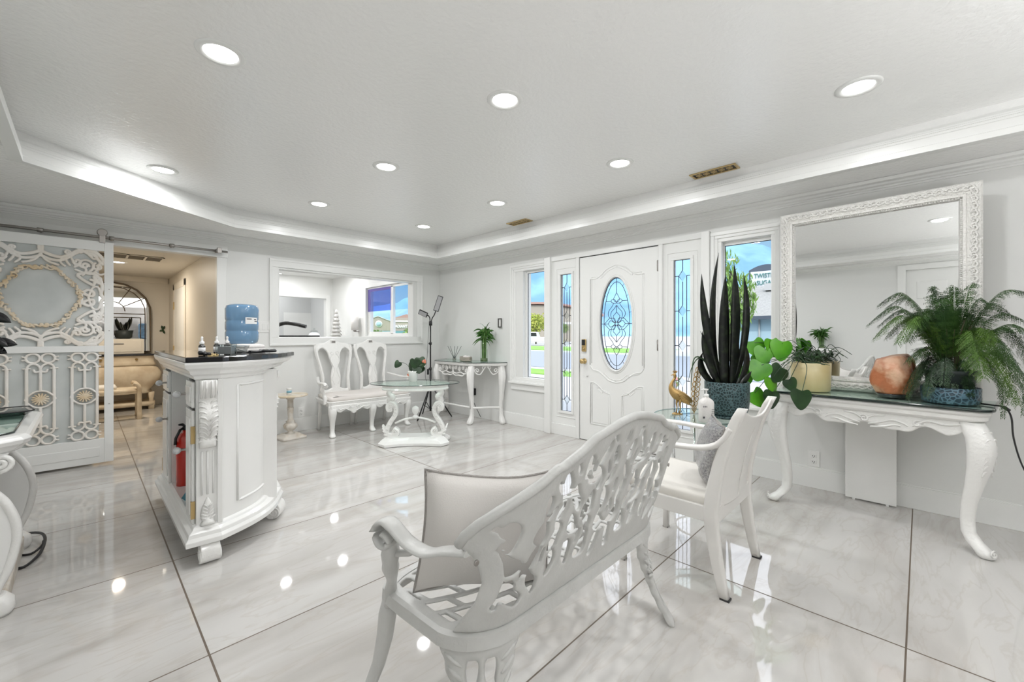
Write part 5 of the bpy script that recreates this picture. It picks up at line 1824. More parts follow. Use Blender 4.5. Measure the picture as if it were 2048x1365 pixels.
# ================================================================ SLIDING BARN DOOR
def barn_door():
    x0, x1, z0, z1, y = -0.715, 0.183, 0.020, 2.030, 5.345
    xc = (x0 + x1) / 2
    d = thing('sliding_barn_door', 'white sliding barn door with ornate cream and gold scrollwork over frosted glass', 'door', (xc, y, 0))
    hw = (x1 - x0) / 2
    T = 0.032
    m = MB()
    fw = 0.062
    m.box(-hw, -hw + fw, -T / 2, T / 2, z0, z1).box(hw - fw, hw, -T / 2, T / 2, z0, z1)
    m.box(-hw + fw, hw - fw, -T / 2, T / 2, z1 - 0.085, z1)
    m.box(-hw + fw, hw - fw, -T / 2, T / 2, 1.028, 1.083)
    m.box(-hw + fw, hw - fw, -T / 2, T / 2, z0, 0.24)
    m.build('frame', 'trim', d, bevel=0.003)
    MB().box(-hw + 0.09, hw - 0.09, -T / 2 - 0.004, -T / 2 + 0.002, 0.08, 0.165).build('bottom_panel', 'trim', d, bevel=0.004)
    MB().box(-hw + fw - 0.01, hw - fw - 0.035, 0.006, 0.010, 0.23, 1.035).build('frosted_pane', 'frost', d)
    MB().box(-hw + fw - 0.01, hw - fw - 0.035, 0.006, 0.010, 1.075, 1.955).build('frosted_pane', 'frost', d)
    # upper ornament : one quadrant mirrored four ways, hw=.387, hh=.43 around (0, 1.514)
    zc, HW, HH = 1.514, 0.387, 0.430
    q = []
    r = 0.0125
    def S_(*p, w=r):
        q.append((smooth_path(list(p), 6), w))
    def sp(cx, cy, r0, r1, a0, a1, w=r * 0.85):
        q.append((spiral(cx, cy, r0, r1, a0, a1, 22), w))
    S_((0.0, 0.385), (0.06, 0.355), (0.12, 0.345), (0.17, 0.375), (0.22, 0.415), (0.27, 0.405), (0.30, 0.375), w=0.0135)
    S_((0.0, 0.345), (0.05, 0.320), (0.11, 0.315), (0.16, 0.345), (0.20, 0.385), (0.25, 0.415), (0.33, 0.425))
    S_((0.29, 0.42), (0.34, 0.405), (0.37, 0.37), (0.386, 0.33), w=0.0145)
    S_((0.28, 0.40), (0.325, 0.385), (0.345, 0.35), (0.375, 0.31))
    S_((0.205, 0.245), (0.25, 0.225), (0.30, 0.215), (0.335, 0.25), (0.35, 0.30), (0.375, 0.335), w=0.010)
    sp(0.262, 0.292, 0.062, 0.016, -60, 330)
    sp(0.345, 0.285, 0.035, 0.010, 120, 480)
    sp(0.265, 0.285, 0.024, 0.010, 0, 360)
    S_((0.385, 0.0), (0.365, 0.04), (0.375, 0.10), (0.36, 0.17), (0.32, 0.215), (0.27, 0.225), (0.22, 0.205), w=0.0135)
    S_((0.24, 0.0), (0.245, 0.04), (0.28, 0.07), (0.315, 0.055), (0.315, 0.02), (0.28, 0.022), (0.235, 0.055))
    S_((0.22, 0.19), (0.25, 0.16), (0.29, 0.13), (0.315, 0.12), (0.325, 0.15), (0.30, 0.165))
    S_((0.37, 0.13), (0.34, 0.145), (0.32, 0.19))
    S_((0.00, 0.40), (0.0, 0.43), w=0.020)
    S_((0.235, 0.41), (0.235, 0.43), w=0.022)
    S_((0.17, 0.375), (0.185, 0.33), (0.20, 0.29), w=0.009)
    S_((0.145, 0.35), (0.15, 0.315), (0.17, 0.28), w=0.009)
    S_((0.12, 0.335), (0.115, 0.30), (0.14, 0.27), w=0.009)
    S_((0.33, 0.23), (0.36, 0.215), (0.385, 0.225), w=0.009)
    sp(0.155, 0.392, 0.020, 0.005, 0, 400, 0.008)
    sp(0.325, 0.370, 0.026, 0.006, 90, 480, 0.009)
    sp(0.345, 0.175, 0.026, 0.006, -90, 330, 0.009)
    sp(0.215, 0.318, 0.028, 0.008, 200, 560, 0.010)
    S_((0.25, 0.20), (0.27, 0.25), (0.235, 0.285), (0.20, 0.27), w=0.010)
    S_((0.0, 0.362), (0.03, 0.31), (0.07, 0.285), (0.10, 0.275), w=0.010)
    S_((0.285, 0.0), (0.31, 0.09), (0.345, 0.10), (0.36, 0.06), w=0.009)
    def Fu(U, V):
        a, b = np.abs(U), np.abs(V)
        return np.maximum(strokes(a, b, q), -1)
    m = sheet(MB(), Fu, -HW - 0.004, HW + 0.004, -HH - 0.004, HH + 0.004, 230, 250, lambda a, b: ((a, -0.006, zc + b), (0, -1, 0)), th=0.020, soft=0.010, flatmin=0.2)
    m.build('upper_scrollwork', 'creamiron', d)
    # gilded wreath round the open oval
    w = []
    for k in range(44):
        a = 2 * PI * k / 44
        rx, rz = 0.215 + 0.016 * math.cos(4 * a), 0.255 + 0.012 * math.cos(6 * a)
        cx, cz = rx * math.cos(a), rz * math.sin(a)
        a2 = a + 0.5
        rj = 0.018 + 0.010 * math.sin(k * 2.3)
        w.append((spiral(cx, cz, rj, 0.003, math.degrees(a) * 2, math.degrees(a) * 2 + 330, 10), 0.0062 + 0.002 * math.sin(k * 1.7)))
        w.append(([(cx * (0.99 + 0.03 * math.sin(k)), cz * (0.99 + 0.03 * math.sin(k))), (cx * 1.02 + 0.030 * math.cos(a + 1.4), cz * 1.02 + 0.030 * math.sin(a + 1.4))], 0.008))
    m = sheet(MB(), lambda U, V: strokes(U, V, w), -0.29, 0.29, -0.33, 0.33, 170, 190, lambda a, b: ((a, -0.010, zc + b), (0, -1, 0)), th=0.022, soft=0.008, flatmin=0.2)
    m.build('gilded_wreath', 'goldiron', d)
    # lower pillars of scrollwork
    for cx in (-0.262, 0.0, 0.262):
        q2 = []
        H = 0.390
        zc2 = 0.634
        def L(*p, w=0.0105):
            q2.append((smooth_path(list(p), 6) if len(p) > 2 else list(p), w))
        L((0.078, 0.0), (0.078, 0.255), w=0.0105)
        L((0.078, 0.25), (0.070, 0.285), (0.042, 0.302), (0.012, 0.285), (0.0, 0.255), w=0.0085)
        q2.append((spiral(0.043, 0.348, 0.040, 0.038, -100, 250, 20), 0.0085))
        L((0.0, 0.262), (0.0, 0.075), w=0.010)
        L((0.0, 0.238), (0.030, 0.232), (0.038, 0.250), w=0.008)
        L((0.058, 0.262), (0.098, 0.262), w=0.006)
        L((0.084, 0.358), (0.102, 0.362), w=0.006)
        L((0.084, 0.335), (0.102, 0.332), w=0.006)
        L((0.0, 0.07), (0.035, 0.062), (0.070, 0.030), (0.086, 0.0), w=0.0075)
        F2 = lambda U, V: strokes(np.abs(U), np.abs(V), q2)
        m = sheet(MB(), F2, -0.112, 0.112, -H - 0.002, H + 0.002, 84, 230, lambda a, b, cx=cx: ((cx + a, -0.006, zc2 + b), (0, -1, 0)), th=0.020, soft=0.009, flatmin=0.2)
        s_ = m.build('pillar_scrollwork', 'creamiron', d)
        g = []
        for k in range(14):
            a = 2 * PI * k / 14
            g.append(([(0.018 * math.cos(a), 0.018 * math.sin(a)), (0.046 * math.cos(a), 0.046 * math.sin(a))], 0.0062))
        g.append((spiral(0, 0, 0.016, 0.001, 0, 700, 24), 0.008))
        m = sheet(MB(), lambda U, V: strokes(U, V, g), -0.056, 0.056, -0.056, 0.056, 60, 60, lambda a, b, cx=cx: ((cx + a, -0.014, zc2 + b), (0, -1, 0)), th=0.020, soft=0.006, flatmin=0.2)
        m.build('rosette', 'goldiron', s_)
    for x in (-hw + 0.07, hw - 0.075):
        m = MB().box(x - 0.020, x + 0.020, -0.022, 0.004, 2.02, 2.105)
        m.lathe([(0.033, -0.014), (0.036, -0.006), (0.036, 0.006), (0.033, 0.014)], 24, mat=Matrix.Translation((x, -0.010, 2.115)) @ Matrix.Rotation(PI / 2, 4, 'X'))
        m.build('hanger_wheel', 'steel', d, bevel=0.003)
    m = MB()
    for z in (1.60, 1.22, 0.55):
        m.lathe([(0.004, 0), (0.004, 0.003)], 8, mat=Matrix.Translation((hw - 0.03, -T / 2, z)) @ Matrix.Rotation(PI / 2, 4, 'X'))
    m.build('screws', 'steel', d)
barn_door()
r_ = thing('door_rail', 'brushed steel sliding door rail mounted along the wall above the barn door and opening', 'rail', (0.15, 5.378, 2.080))
MB().tube([(-0.93, 0, 0), (0.93, 0, 0)], 0.0125, 12).build('bar', 'steel', r_)
for x in (-0.85, -0.42, 0.02, 0.46, 0.84):
    MB().lathe([(0.017, 0), (0.017, 0.012), (0.011, 0.015), (0.011, 0.085), (0.02, 0.09), (0.02, 0.10)], 14, mat=Matrix.Translation((x, 0.002, 0)) @ Matrix.Rotation(-PI / 2, 4, 'X')).lathe([(0.019, -0.018), (0.019, 0.018)], 14, mat=Matrix.Translation((x, 0, 0)) @ Matrix.Rotation(PI / 2, 4, 'Y')).build('wall_spacer', 'steel', r_)
MB().box(0.835, 0.875, -0.02, 0.018, -0.02, 0.035).build('end_stop', 'steel', r_, bevel=0.003)

# ================================================================ COUNTER (podium bar)
def counter():
    b = thing('reception_counter', 'tall white carved counter with bowed end panel and polished black top', 'counter', (0.40, 3.27, 0))
    # plan outline, counter-clockwise, local; staff side is the straight side at x = 0
    def plan(g=0.0, bulge=0.055, e=0.0):
        pts = [(-g, -0.605 - g)]
        P0, P1 = (0.095, -0.615), (0.420 + e, -0.265 + e * 0.2)
        pts.append((0.085 + g * 0.3, -0.615 - g))
        for k in range(13):
            t = k / 12
            x, y = P0[0] + (P1[0] - P0[0]) * t, P0[1] + (P1[1] - P0[1]) * t
            nx, ny = 0.70, -0.71
            h = bulge * math.sin(PI * t) ** 1.0
            pts.append((x + nx * (h + g), y + ny * (h + g)))
        pts.append((0.440 + e + g, -0.225))
        for k in range(7):
            t = k / 6
            pts.append((0.440 + e + g + 0.03 * math.sin(PI * t), -0.20 + 0.40 * t))
        pts.append((0.440 + e + g, 0.225))
        for p in reversed(pts[:15]):
            pts.append((p[0], -p[1]))
        return pts
    def ring(g, z, bulge=0.055, e=0.0):
        return [(x, y, z) for x, y in plan(g, bulge, e)]
    # open knee niche on the staff side is cut out of the straight side below
    bm = MB()
    pl = plan(0.0)
    n = len(pl)
    vs = [(x, y, 0.19) for x, y in pl] + [(x, y, 0.97) for x, y in pl]
    fs = [(i, i + 1, n + i + 1, n + i) for i in range(n - 1)]       # the closing side (staff side) is built from parts
    bm.add(vs, fs, True)
    bm.box(0.0, 0.03, -0.600, -0.575, 0.19, 0.97).box(0.0, 0.03, 0.575, 0.600, 0.19, 0.97)
    bm.box(0.0, 0.42, -0.390, -0.375, 0.17, 0.97).box(0.0, 0.42, 0.285, 0.300, 0.17, 0.97)
    bm.box(0.42, 0.44, -0.385, 0.295, 0.17, 0.97)
    bm.box(0.0, 0.03, -0.60, 0.60, 0.945, 0.97)
    bm.build('body', 'white', b)
    MB().box(0.005, 0.42, -0.374, 0.284, 0.165, 0.172).build('niche_floor', P('niche floor', (0.42, 0.34, 0.29), 0.6), b)
    m = MB()
    m.loft([ring(g_, z_, e=0.035 if z_ < 0.17 else 0.012) for g_, z_ in ((0.004, 0.105), (0.050, 0.110), (0.052, 0.135), (0.040, 0.150), (0.036, 0.168), (0.020, 0.180), (0.014, 0.192), (0.0, 0.198))])
    m.build('base_moulding', 'white', b, bevel=0.002)
    m = MB()
    m.loft([ring(g_, z_, e=e_) for g_, z_, e_ in ((0.0, 0.945, 0), (0.010, 0.952, 0.01), (0.014, 0.968, 0.02), (0.028, 0.978, 0.04), (0.034, 0.995, 0.05), (0.050, 1.010, 0.07), (0.056, 1.030, 0.08), (0.056, 1.040, 0.08))])
    m.build('cornice', 'white', b, bevel=0.002)
    m = MB()
    m.loft([ring(0.046, 1.040, 0.06, 0.10), ring(0.052, 1.043, 0.06, 0.10), ring(0.052, 1.064, 0.06, 0.10), ring(0.048, 1.068, 0.06, 0.10)])
    m.build('stone_top', 'blackstone', b)
    # recessed bowed panel mouldings
    def on_bow(t, off=0.0, s_=1):
        P0, P1 = (0.095, -0.615), (0.420, -0.265)
        x, y = P0[0] + (P1[0] - P0[0]) * t, P0[1] + (P1[1] - P0[1]) * t
        h = 0.055 * math.sin(PI * t) + off
        return (x + 0.70 * h, s_ * (y - 0.71 * h))
    for s_ in (1, -1):
        pts = [on_bow(0.22 + 0.66 * k / 14, 0.0, s_) for k in range(15)]
        loop = [(x, y, 0.265) for x, y in pts] + [(x, y, 0.905) for x, y in reversed(pts)]
        MB().tube(loop, 0.0075, 8, closed=True).build('panel_moulding', 'white', b)
        for t in (0.0, 0.95):
            x, y = on_bow(t, 0.004, s_)
            MB().box(x - 0.012, x + 0.012, y - 0.012, y + 0.012, 0.19, 0.95).build('corner_stile', 'white', b, bevel=0.003)
    loop = [(0.462, -0.14, 0.27), (0.472, 0, 0.27), (0.462, 0.14, 0.27), (0.462, 0.14, 0.90), (0.472, 0, 0.90), (0.462, -0.14, 0.90)]
    MB().tube(loop, 0.007, 8, closed=True).build('panel_moulding', 'white', b)
    # pilasters with carved corbels and bottom leaves: near end, far end, and the two front corners
    def corbel(px, py, nx, ny):
        tx, ty = -ny, nx
        def pt(a, o_, z):
            return (px + tx * a + nx * o_, py + ty * a + ny * o_, z)
        g = MB()
        prof = [(0.948, 0.040), (0.935, 0.046), (0.905, 0.050), (0.880, 0.040), (0.855, 0.024), (0.840, 0.022), (0.815, 0.034), (0.775, 0.050), (0.735, 0.052), (0.700, 0.042), (0.668, 0.026), (0.650, 0.016), (0.635, 0.024), (0.618, 0.030), (0.600, 0.022), (0.592, 0.004)]
        loops = []
        for z, o_ in prof:
            hw_ = 0.036 if z > 0.86 else (0.040 if z > 0.66 else 0.034)
            loops.append([pt(-hw_, -0.004, z), pt(-hw_, o_ * 0.72, z), pt(-hw_ * 0.55, o_, z), pt(0, o_ * 0.90, z), pt(hw_ * 0.55, o_, z), pt(hw_, o_ * 0.72, z), pt(hw_, -0.004, z)])
        g.loft(loops, smooth=True)
        c_ = g.build('corbel', 'carved', b)
        r2 = MB()
        for k in range(9):
            z = 0.835 - 0.026 * k
            o_ = lerp_list([0.60, 0.65, 0.70, 0.755, 0.82, 0.84], [0.02, 0.018, 0.044, 0.054, 0.032, 0.024], z)
            for s_ in (-1, 1):
                r2.tube([pt(s_ * 0.004, o_ * 0.94, z - 0.020), pt(s_ * 0.018, o_ * 1.04, z), pt(s_ * 0.034, o_ * 0.90, z + 0.006), pt(s_ * 0.041, o_ * 0.62, z - 0.006)], [0.003, 0.0055, 0.005, 0.002], 6)
        for s_ in (-1, 1):
            r2.tube([pt(s_ * 0.012, 0.052, 0.945), pt(s_ * 0.012, 0.054, 0.905), pt(s_ * 0.012, 0.028, 0.855)], 0.005, 6)
            r2.tube([pt(s_ * 0.03, 0.045, 0.945), pt(s_ * 0.03, 0.046, 0.905), pt(s_ * 0.03, 0.022, 0.855)], 0.005, 6)
        r2.build('leaf_carving', 'carved', c_)
        f = MB()
        for a in (-0.024, 0.0, 0.024):
            f.tube([pt(a, 0.001, 0.575), pt(a, 0.001, 0.350)], 0.0045, 6)
        f.build('fluting', 'white', b)
        g = MB()
        loops = []
        for z, hw_, o_ in ((0.335, 0.002, 0.004), (0.315, 0.012, 0.012), (0.285, 0.024, 0.016), (0.250, 0.032, 0.018), (0.228, 0.030, 0.022), (0.218, 0.024, 0.036), (0.208, 0.030, 0.038), (0.200, 0.034, 0.034), (0.196, 0.034, 0.020)):
            loops.append([pt(-hw_, -0.002, z), pt(-hw_ * 0.8, o_ * 0.7, z), pt(0, o_, z), pt(hw_ * 0.8, o_ * 0.7, z), pt(hw_, -0.002, z)])
        g.loft(loops, smooth=True)
        for k in range(5):
            z = 0.300 - 0.016 * k
            for s_ in (-1, 1):
                g.tube([pt(0, 0.018, z - 0.012), pt(s_ * (0.012 + 0.003 * k), 0.018, z), pt(s_ * (0.020 + 0.003 * k), 0.010, z + 0.004)], [0.0035, 0.004, 0.0015], 5)
        g.build('leaf_foot_ornament', 'carved', b)
    corbel(0.046, -0.612, 0, -1)
    corbel(0.046, 0.612, 0, 1)
    corbel(0.444, -0.205, 1, 0)
    corbel(0.444, 0.205, 1, 0)
    # scroll feet
    def foot(px, py, nx, ny, w):
        tx, ty = -ny, nx
        prof = smooth_path([(-0.02, 0.108), (0.030, 0.108), (0.055, 0.095), (0.068, 0.060), (0.058, 0.022), (0.030, 0.004), (-0.002, 0.008), (-0.018, 0.03), (-0.022, 0.06)], 4, closed=True)
        g = MB()
        loops = [[(px + tx * a + nx * o_, py + ty * a + ny * o_, z) for o_, z in prof] for a in (-w, w)]
        g.loft(loops)
        ft = g.build('foot', 'carved', b, bevel=0.004)
        for s_ in (-1, 1):
            MB().tube([(px + tx * s_ * w + nx * (0.030 + o_), py + ty * s_ * w + ny * (0.030 + o_), 0.047 + z) for o_, z in spiral(0, 0, 0.036, 0.006, -90, 560, 30)], 0.0055, 6).build('scroll_carving', 'carved', ft)
    foot(0.052, -0.600, 0, -1, 0.042)
    foot(0.052, 0.600, 0, 1, 0.042)
    foot(0.445, -0.262, 0.80, -0.60, 0.050)
    foot(0.445, 0.262, 0.80, 0.60, 0.050)
    # staff side: drawers and doors with glass knobs
    def knob(y, z, par, nm):
        k = MB().lathe([(0.010, 0), (0.006, 0.006), (0.005, 0.022), (0.010, 0.026)], 12, mat=Matrix.Translation((-0.016, y, z)) @ Matrix.Rotation(-PI / 2, 4, 'Y'))
        kb = k.build(nm, 'steel', par)
        MB().ball((-0.058, y, z), 0.019, 12).build('crystal', 'crystal', kb)
    for (ya, yb, nd) in ((-0.570, -0.390, -0.425), (0.300, 0.570, 0.335)):
        dr = MB().box(-0.014, 0.0, ya, yb, 0.800, 0.935).build('drawer', 'white', b, bevel=0.003)
        MB().box(-0.020, -0.012, ya + 0.025, yb - 0.025, 0.825, 0.910).build('drawer_panel', 'white', dr, bevel=0.006)
        knob(nd, 0.862, dr, 'knob')
        dd = MB().box(-0.014, 0.0, ya, yb, 0.195, 0.785).build('cabinet_door', 'white', b, bevel=0.003)
        MB().box(-0.020, -0.012, ya + 0.035, yb - 0.035, 0.235, 0.745).build('door_panel', 'white', dd, bevel=0.008)
        knob(nd, 0.560 if ya < 0 else 0.62, dd, 'knob')
        for z in (0.66, 0.27):
            MB().box(-0.019, -0.001, (ya - 0.006) if ya < 0 else (yb - 0.010), (ya + 0.010) if ya < 0 else (yb + 0.006), z - 0.045, z + 0.045).build('hinge', 'brass', dd)
    return b
counter()
r_ = thing('fire_extinguisher', 'red fire extinguisher standing in the open niche of the white counter', 'fire extinguisher', (0.462, 3.465, 0.1725))
MB().lathe([(0.044, 0.0), (0.050, 0.006), (0.051, 0.30), (0.046, 0.335), (0.028, 0.360), (0.016, 0.368), (0.016, 0.385)], 24).build('cylinder', 'red', r_)
MB().lathe([(0.0525, 0.26), (0.0525, 0.272)], 24).build('band', 'black', r_)
m = MB().lathe([(0.016, 0.38), (0.018, 0.40), (0.012, 0.41)], 14)
m.tube([(0, 0, 0.405), (-0.02, -0.03, 0.425), (-0.04, -0.06, 0.43)], [0.008, 0.009, 0.006], 8).tube([(0, 0, 0.40), (-0.03, -0.02, 0.39), (-0.055, -0.035, 0.34), (-0.058, -0.035, 0.30)], 0.008, 8)
m.build('valve_handle', 'black', r_)
MB().lathe([(0.016, 0), (0.018, 0.004), (0.010, 0.006)], 14, mat=Matrix.Translation((-0.05, -0.012, 0.30)) @ Matrix.Rotation(-PI / 2, 4, 'Y')).build('gauge', 'white', r_)
r_ = thing('teal_folder', 'teal wedge-shaped folder on the niche floor of the counter before the red extinguisher', 'folder', (0.440, 3.12, 0.1725), R(10))
m = MB()
m.add([(-0.03, -0.07, 0), (-0.03, 0.09, 0), (0.10, 0.09, 0), (0.10, -0.07, 0), (-0.01, -0.06, 0.14), (0.06, -0.06, 0.14)], [(3, 2, 1, 0), (0, 4, 5, 3), (0, 1, 4), (1, 2, 5, 4), (2, 3, 5)])
m.build('cover', 'teal', r_)
MB().box(0.0, 0.06, -0.02, 0.05, 0.0, 0.05).build('paper_stack', 'paper', r_)

# things on the counter
def dropper(x, y, label, proto=[None]):
    if proto[0] is None:
        r_ = thing('dropper_bottle', label, 'bottle', (x, y, 1.0695), 0, 'small dropper bottles on the counter')
        MB().lathe([(0.0145, 0), (0.016, 0.002), (0.016, 0.048), (0.014, 0.054), (0.008, 0.058), (0.008, 0.064)], 20).build('bottle', P('dark amber glass', (0.012, 0.010, 0.010), 0.1, coat=0.5), r_)
        MB().lathe([(0.0164, 0.010), (0.0164, 0.042)], 20).build('label', 'paper', r_)
        MB().lathe([(0.011, 0.060), (0.0115, 0.062), (0.0115, 0.074), (0.006, 0.076), (0.0055, 0.090), (0.0065, 0.096), (0.004, 0.102), (1e-5, 0.103)], 18).build('dropper_cap', 'white', r_)
        proto[0] = r_
        return
    r_ = proto[0].copy()
    C.objects.link(r_)
    r_.location = (x, y, 1.0695)
    r_['label'] = label
    for ch in proto[0].children:
        c_ = ch.copy()
        C.objects.link(c_)
        c_.parent = r_
dropper(0.447, 2.815, 'small dark dropper bottle with white cap, leftmost and nearest of three on the counter')
dropper(0.545, 2.985, 'small dark dropper bottle with white cap, middle one of three on the counter')
dropper(0.600, 2.995, 'small dark dropper bottle with white cap, rightmost of three on the counter')
def acryl_box(name, label, loc, rotz, w, d, h):
    r_ = thing(name, label, 'box', loc, rotz)
    m = MB().box(-w / 2, w / 2, -d / 2, d / 2, 0.001, 0.003)
    m.box(-w / 2, w / 2, -d / 2, -d / 2 + 0.002, 0.003, h).box(-w / 2, w / 2, d / 2 - 0.002, d / 2, 0.003, h).box(-w / 2, -w / 2 + 0.002, -d / 2, d / 2, 0.003, h).box(w / 2 - 0.002, w / 2, -d / 2, d / 2, 0.003, h)
    m.build('box', 'clearacryl', r_)
    e = MB()
    for x in (-w / 2, w / 2):
        for y in (-d / 2, d / 2):
            e.tube([(x, y, 0.003), (x, y, h)], 0.0016, 4)
    e.tube([(-w / 2, -d / 2, h), (w / 2, -d / 2, h), (w / 2, d / 2, h), (-w / 2, d / 2, h)], 0.0016, 4, closed=True)
    e.build('dark_rim', 'steel', r_)
    c_ = MB().box(-w / 2 + 0.006, w / 2 - 0.006, -d / 2 + 0.006, d / 2 - 0.006, 0.004, h * 0.75)
    c_.build('cards', P('grey card stack', (0.40, 0.40, 0.40), 0.6), r_)
acryl_box('card_holder', 'clear acrylic card holder on the black counter top behind the dropper bottles', (0.565, 2.845, 1.069), R(-45), 0.085, 0.05, 0.058)
r_ = thing('glass_dish', 'small tilted clear glass dish on the black counter top', 'dish', (0.622, 2.872, 1.069), R(-30))
m = MB().loft([[(a * 0.035, b * 0.035, 0.001) for a, b in ((-1, -1), (1, -1), (1, 1), (-1, 1))], [(a * 0.045 + 0.01, b * 0.045, 0.048) for a, b in ((-1, -1), (1, -1), (1, 1), (-1, 1))]])
m.build('dish', 'clearacryl', r_)
MB().tube([(-0.02, -0.03, 0.055), (0.0, 0.0, 0.03), (0.04, 0.02, 0.012)], 0.003, 6).build('handle', 'chrome', r_)
r_ = thing('trinket_pile', 'small pile of black and gold trinkets at the corner of the black counter top', 'trinkets', (0.455, 2.735, 1.069))
m = MB()
rng = random.Random(9)
for k in range(7):
    m.ball((rng.uniform(-.03, .01), rng.uniform(-.03, .02), 0.010 + 0.004 * (k % 3)), 0.010, 8)
m.build('black_beads', 'black', r_)
m = MB()
for k in range(4):
    x, y = rng.uniform(0, .05), rng.uniform(-.03, .02)
    m.tube([(x + 0.012 * math.cos(q), y + 0.012 * math.sin(q), 0.005 + 0.004 * math.sin(q)) for q in np.linspace(0, 6.28, 12)], 0.0022, 6)
m.build('gold_rings', 'brass', r_)
r_ = thing('folded_towel', 'folded white towel lying on the far part of the black counter top', 'towel', (0.735, 3.17, 1.069), R(20))
m = MB()
m.sweepz([(0, 0, 0.0, 0.075, 0.11), (0, 0, 0.004, 0.085, 0.12), (0.0, 0, 0.022, 0.086, 0.121), (0, 0, 0.027, 0.080, 0.115), (0.0, 0, 0.031, 0.084, 0.118), (0, 0, 0.046, 0.080, 0.112), (0, 0, 0.052, 0.06, 0.09)], 28, 3.5)
m.build('cloth', 'towel', r_)
r_ = thing('hand_mirror', 'black hand mirror lying on the counter top in front of the towel', 'hand mirror', (0.800, 2.930, 1.069), R(40))
MB().sweepz([(0, 0, 0.004, 0.055, 0.042), (0, 0, 0.012, 0.058, 0.045), (0, 0, 0.022, 0.050, 0.038)], 24, 2.2).tube([(-0.05, 0, 0.012), (-0.10, 0, 0.009), (-0.16, 0, 0.010)], [0.008, 0.007, 0.010], 8).build('frame', 'black', r_)
MB().sweepz([(0, 0, 0.0221, 0.044, 0.033), (0, 0, 0.0235, 0.043, 0.032)], 24, 2.2).build('mirror_glass', 'mirror', r_)

# ================================================================ WATER COOLER behind the counter
r_ = thing('water_cooler', 'white water cooler with a blue bottle on top, behind the counter', 'water cooler', (1.045, 4.62, 0))
MB().sweepz([(0, 0, 0.0, 0.15, 0.15), (0, 0, 0.02, 0.155, 0.155), (0, 0, 1.02, 0.155, 0.155), (0, 0, 1.055, 0.14, 0.14), (0, 0, 1.085, 0.10, 0.10)], 32, 6).build('cabinet', 'white', r_)
k = MB().lathe([(0.04, 1.06), (0.05, 1.085), (0.095, 1.092), (0.128, 1.112), (0.136, 1.145), (0.136, 1.205), (0.131, 1.215), (0.131, 1.225), (0.136, 1.235), (0.136, 1.300), (0.131, 1.31), (0.131, 1.32), (0.136, 1.33), (0.137, 1.425), (0.128, 1.455), (0.100, 1.470), (0.08, 1.462), (1e-5, 1.460)], 40).build('water_bottle', 'bottleblue', r_)
m = MB()
vs = [(0.1385 * math.cos(R(a)), 0.1385 * math.sin(R(a)), z) for z in (1.285, 1.345) for a in range(-92, -38, 6)]
nn_ = len(vs) // 2
m.add(vs, [(i, i + 1, nn_ + i + 1, nn_ + i) for i in range(nn_ - 1)])
lb = m.build('paper_label', 'paper', k, fix=False)
m = MB()
for z0_, z1_, a0_, a1_ in ((1.322, 1.330, -60, -50), (1.305, 1.312, -58, -44), (1.326, 1.334, -88, -70)):
    vs = [(0.1395 * math.cos(R(a)), 0.1395 * math.sin(R(a)), z) for z in (z0_, z1_) for a in (a0_, (a0_ + a1_) / 2, a1_)]
    m.add(vs, [(0, 1, 4, 3), (1, 2, 5, 4)])
m.build('label_print', 'darkmark', k, fix=False)
for x, c_ in ((-0.04, 'red'), (0.04, 'teal')):
    MB().box(x - 0.012, x + 0.012, -0.185, -0.15, 0.86, 0.89).build('tap', c_, r_, bevel=0.003)

# ================================================================ PEDESTAL STAND
r_ = thing('pedestal_stand', 'small pedestal stand with honey onyx top and antique ivory urn base', 'stand', (1.645, 5.165, 0), R(6))
MB().sweepz([(0, 0, 0.0, 0.135, 0.135), (0, 0, 0.022, 0.135, 0.135), (0, 0, 0.026, 0.125, 0.125), (0, 0, 0.048, 0.085, 0.085), (0, 0, 0.056, 0.080, 0.080)], 32, 9).build('base', 'antique', r_)
def flute(rr, z, a):
    return rr * (1 + 0.07 * math.cos(a * 10)) if 0.10 < z < 0.17 else rr
MB().lathe([(0.055, 0.055), (0.030, 0.068), (0.026, 0.080), (0.045, 0.095), (0.066, 0.120), (0.074, 0.145), (0.060, 0.170), (0.040, 0.182), (0.050, 0.194), (0.030, 0.206), (0.027, 0.24), (0.033, 0.33), (0.036, 0.345), (0.030, 0.352)], 40, twist=flute).build('urn', 'antique', r_)
MB().lathe([(0.030, 0.350), (0.030, 0.440), (0.040, 0.448), (0.052, 0.470), (0.060, 0.480)], 28, twist=lambda rr, z, a: rr * (1 + 0.06 * math.cos(a * 12))).build('column', 'antique', r_)
MB().lathe([(1e-5, 0.478), (0.17, 0.478), (0.182, 0.484), (0.182, 0.496), (0.176, 0.502), (1e-5, 0.502)], 48, twist=lambda rr, z, a: rr * (1 + 0.012 * math.cos(a * 8)), smooth=False).build('onyx_top', 'onyx', r_)
r_ = thing('small_jar', 'small white jar with pale blue band standing on the honey onyx stand', 'jar', (1.625, 5.145, 0.5035))
MB().lathe([(0.024, 0), (0.026, 0.004), (0.026, 0.052)], 20).build('jar', 'white', r_)
MB().lathe([(0.0265, 0.018), (0.0265, 0.045)], 20).build('blue_band', P('pale blue band', (0.20, 0.42, 0.52), 0.4), r_)
MB().lathe([(0.022, 0.053), (0.027, 0.055), (0.027, 0.072), (0.02, 0.075), (1e-5, 0.075)], 20).build('lid', 'white', r_)

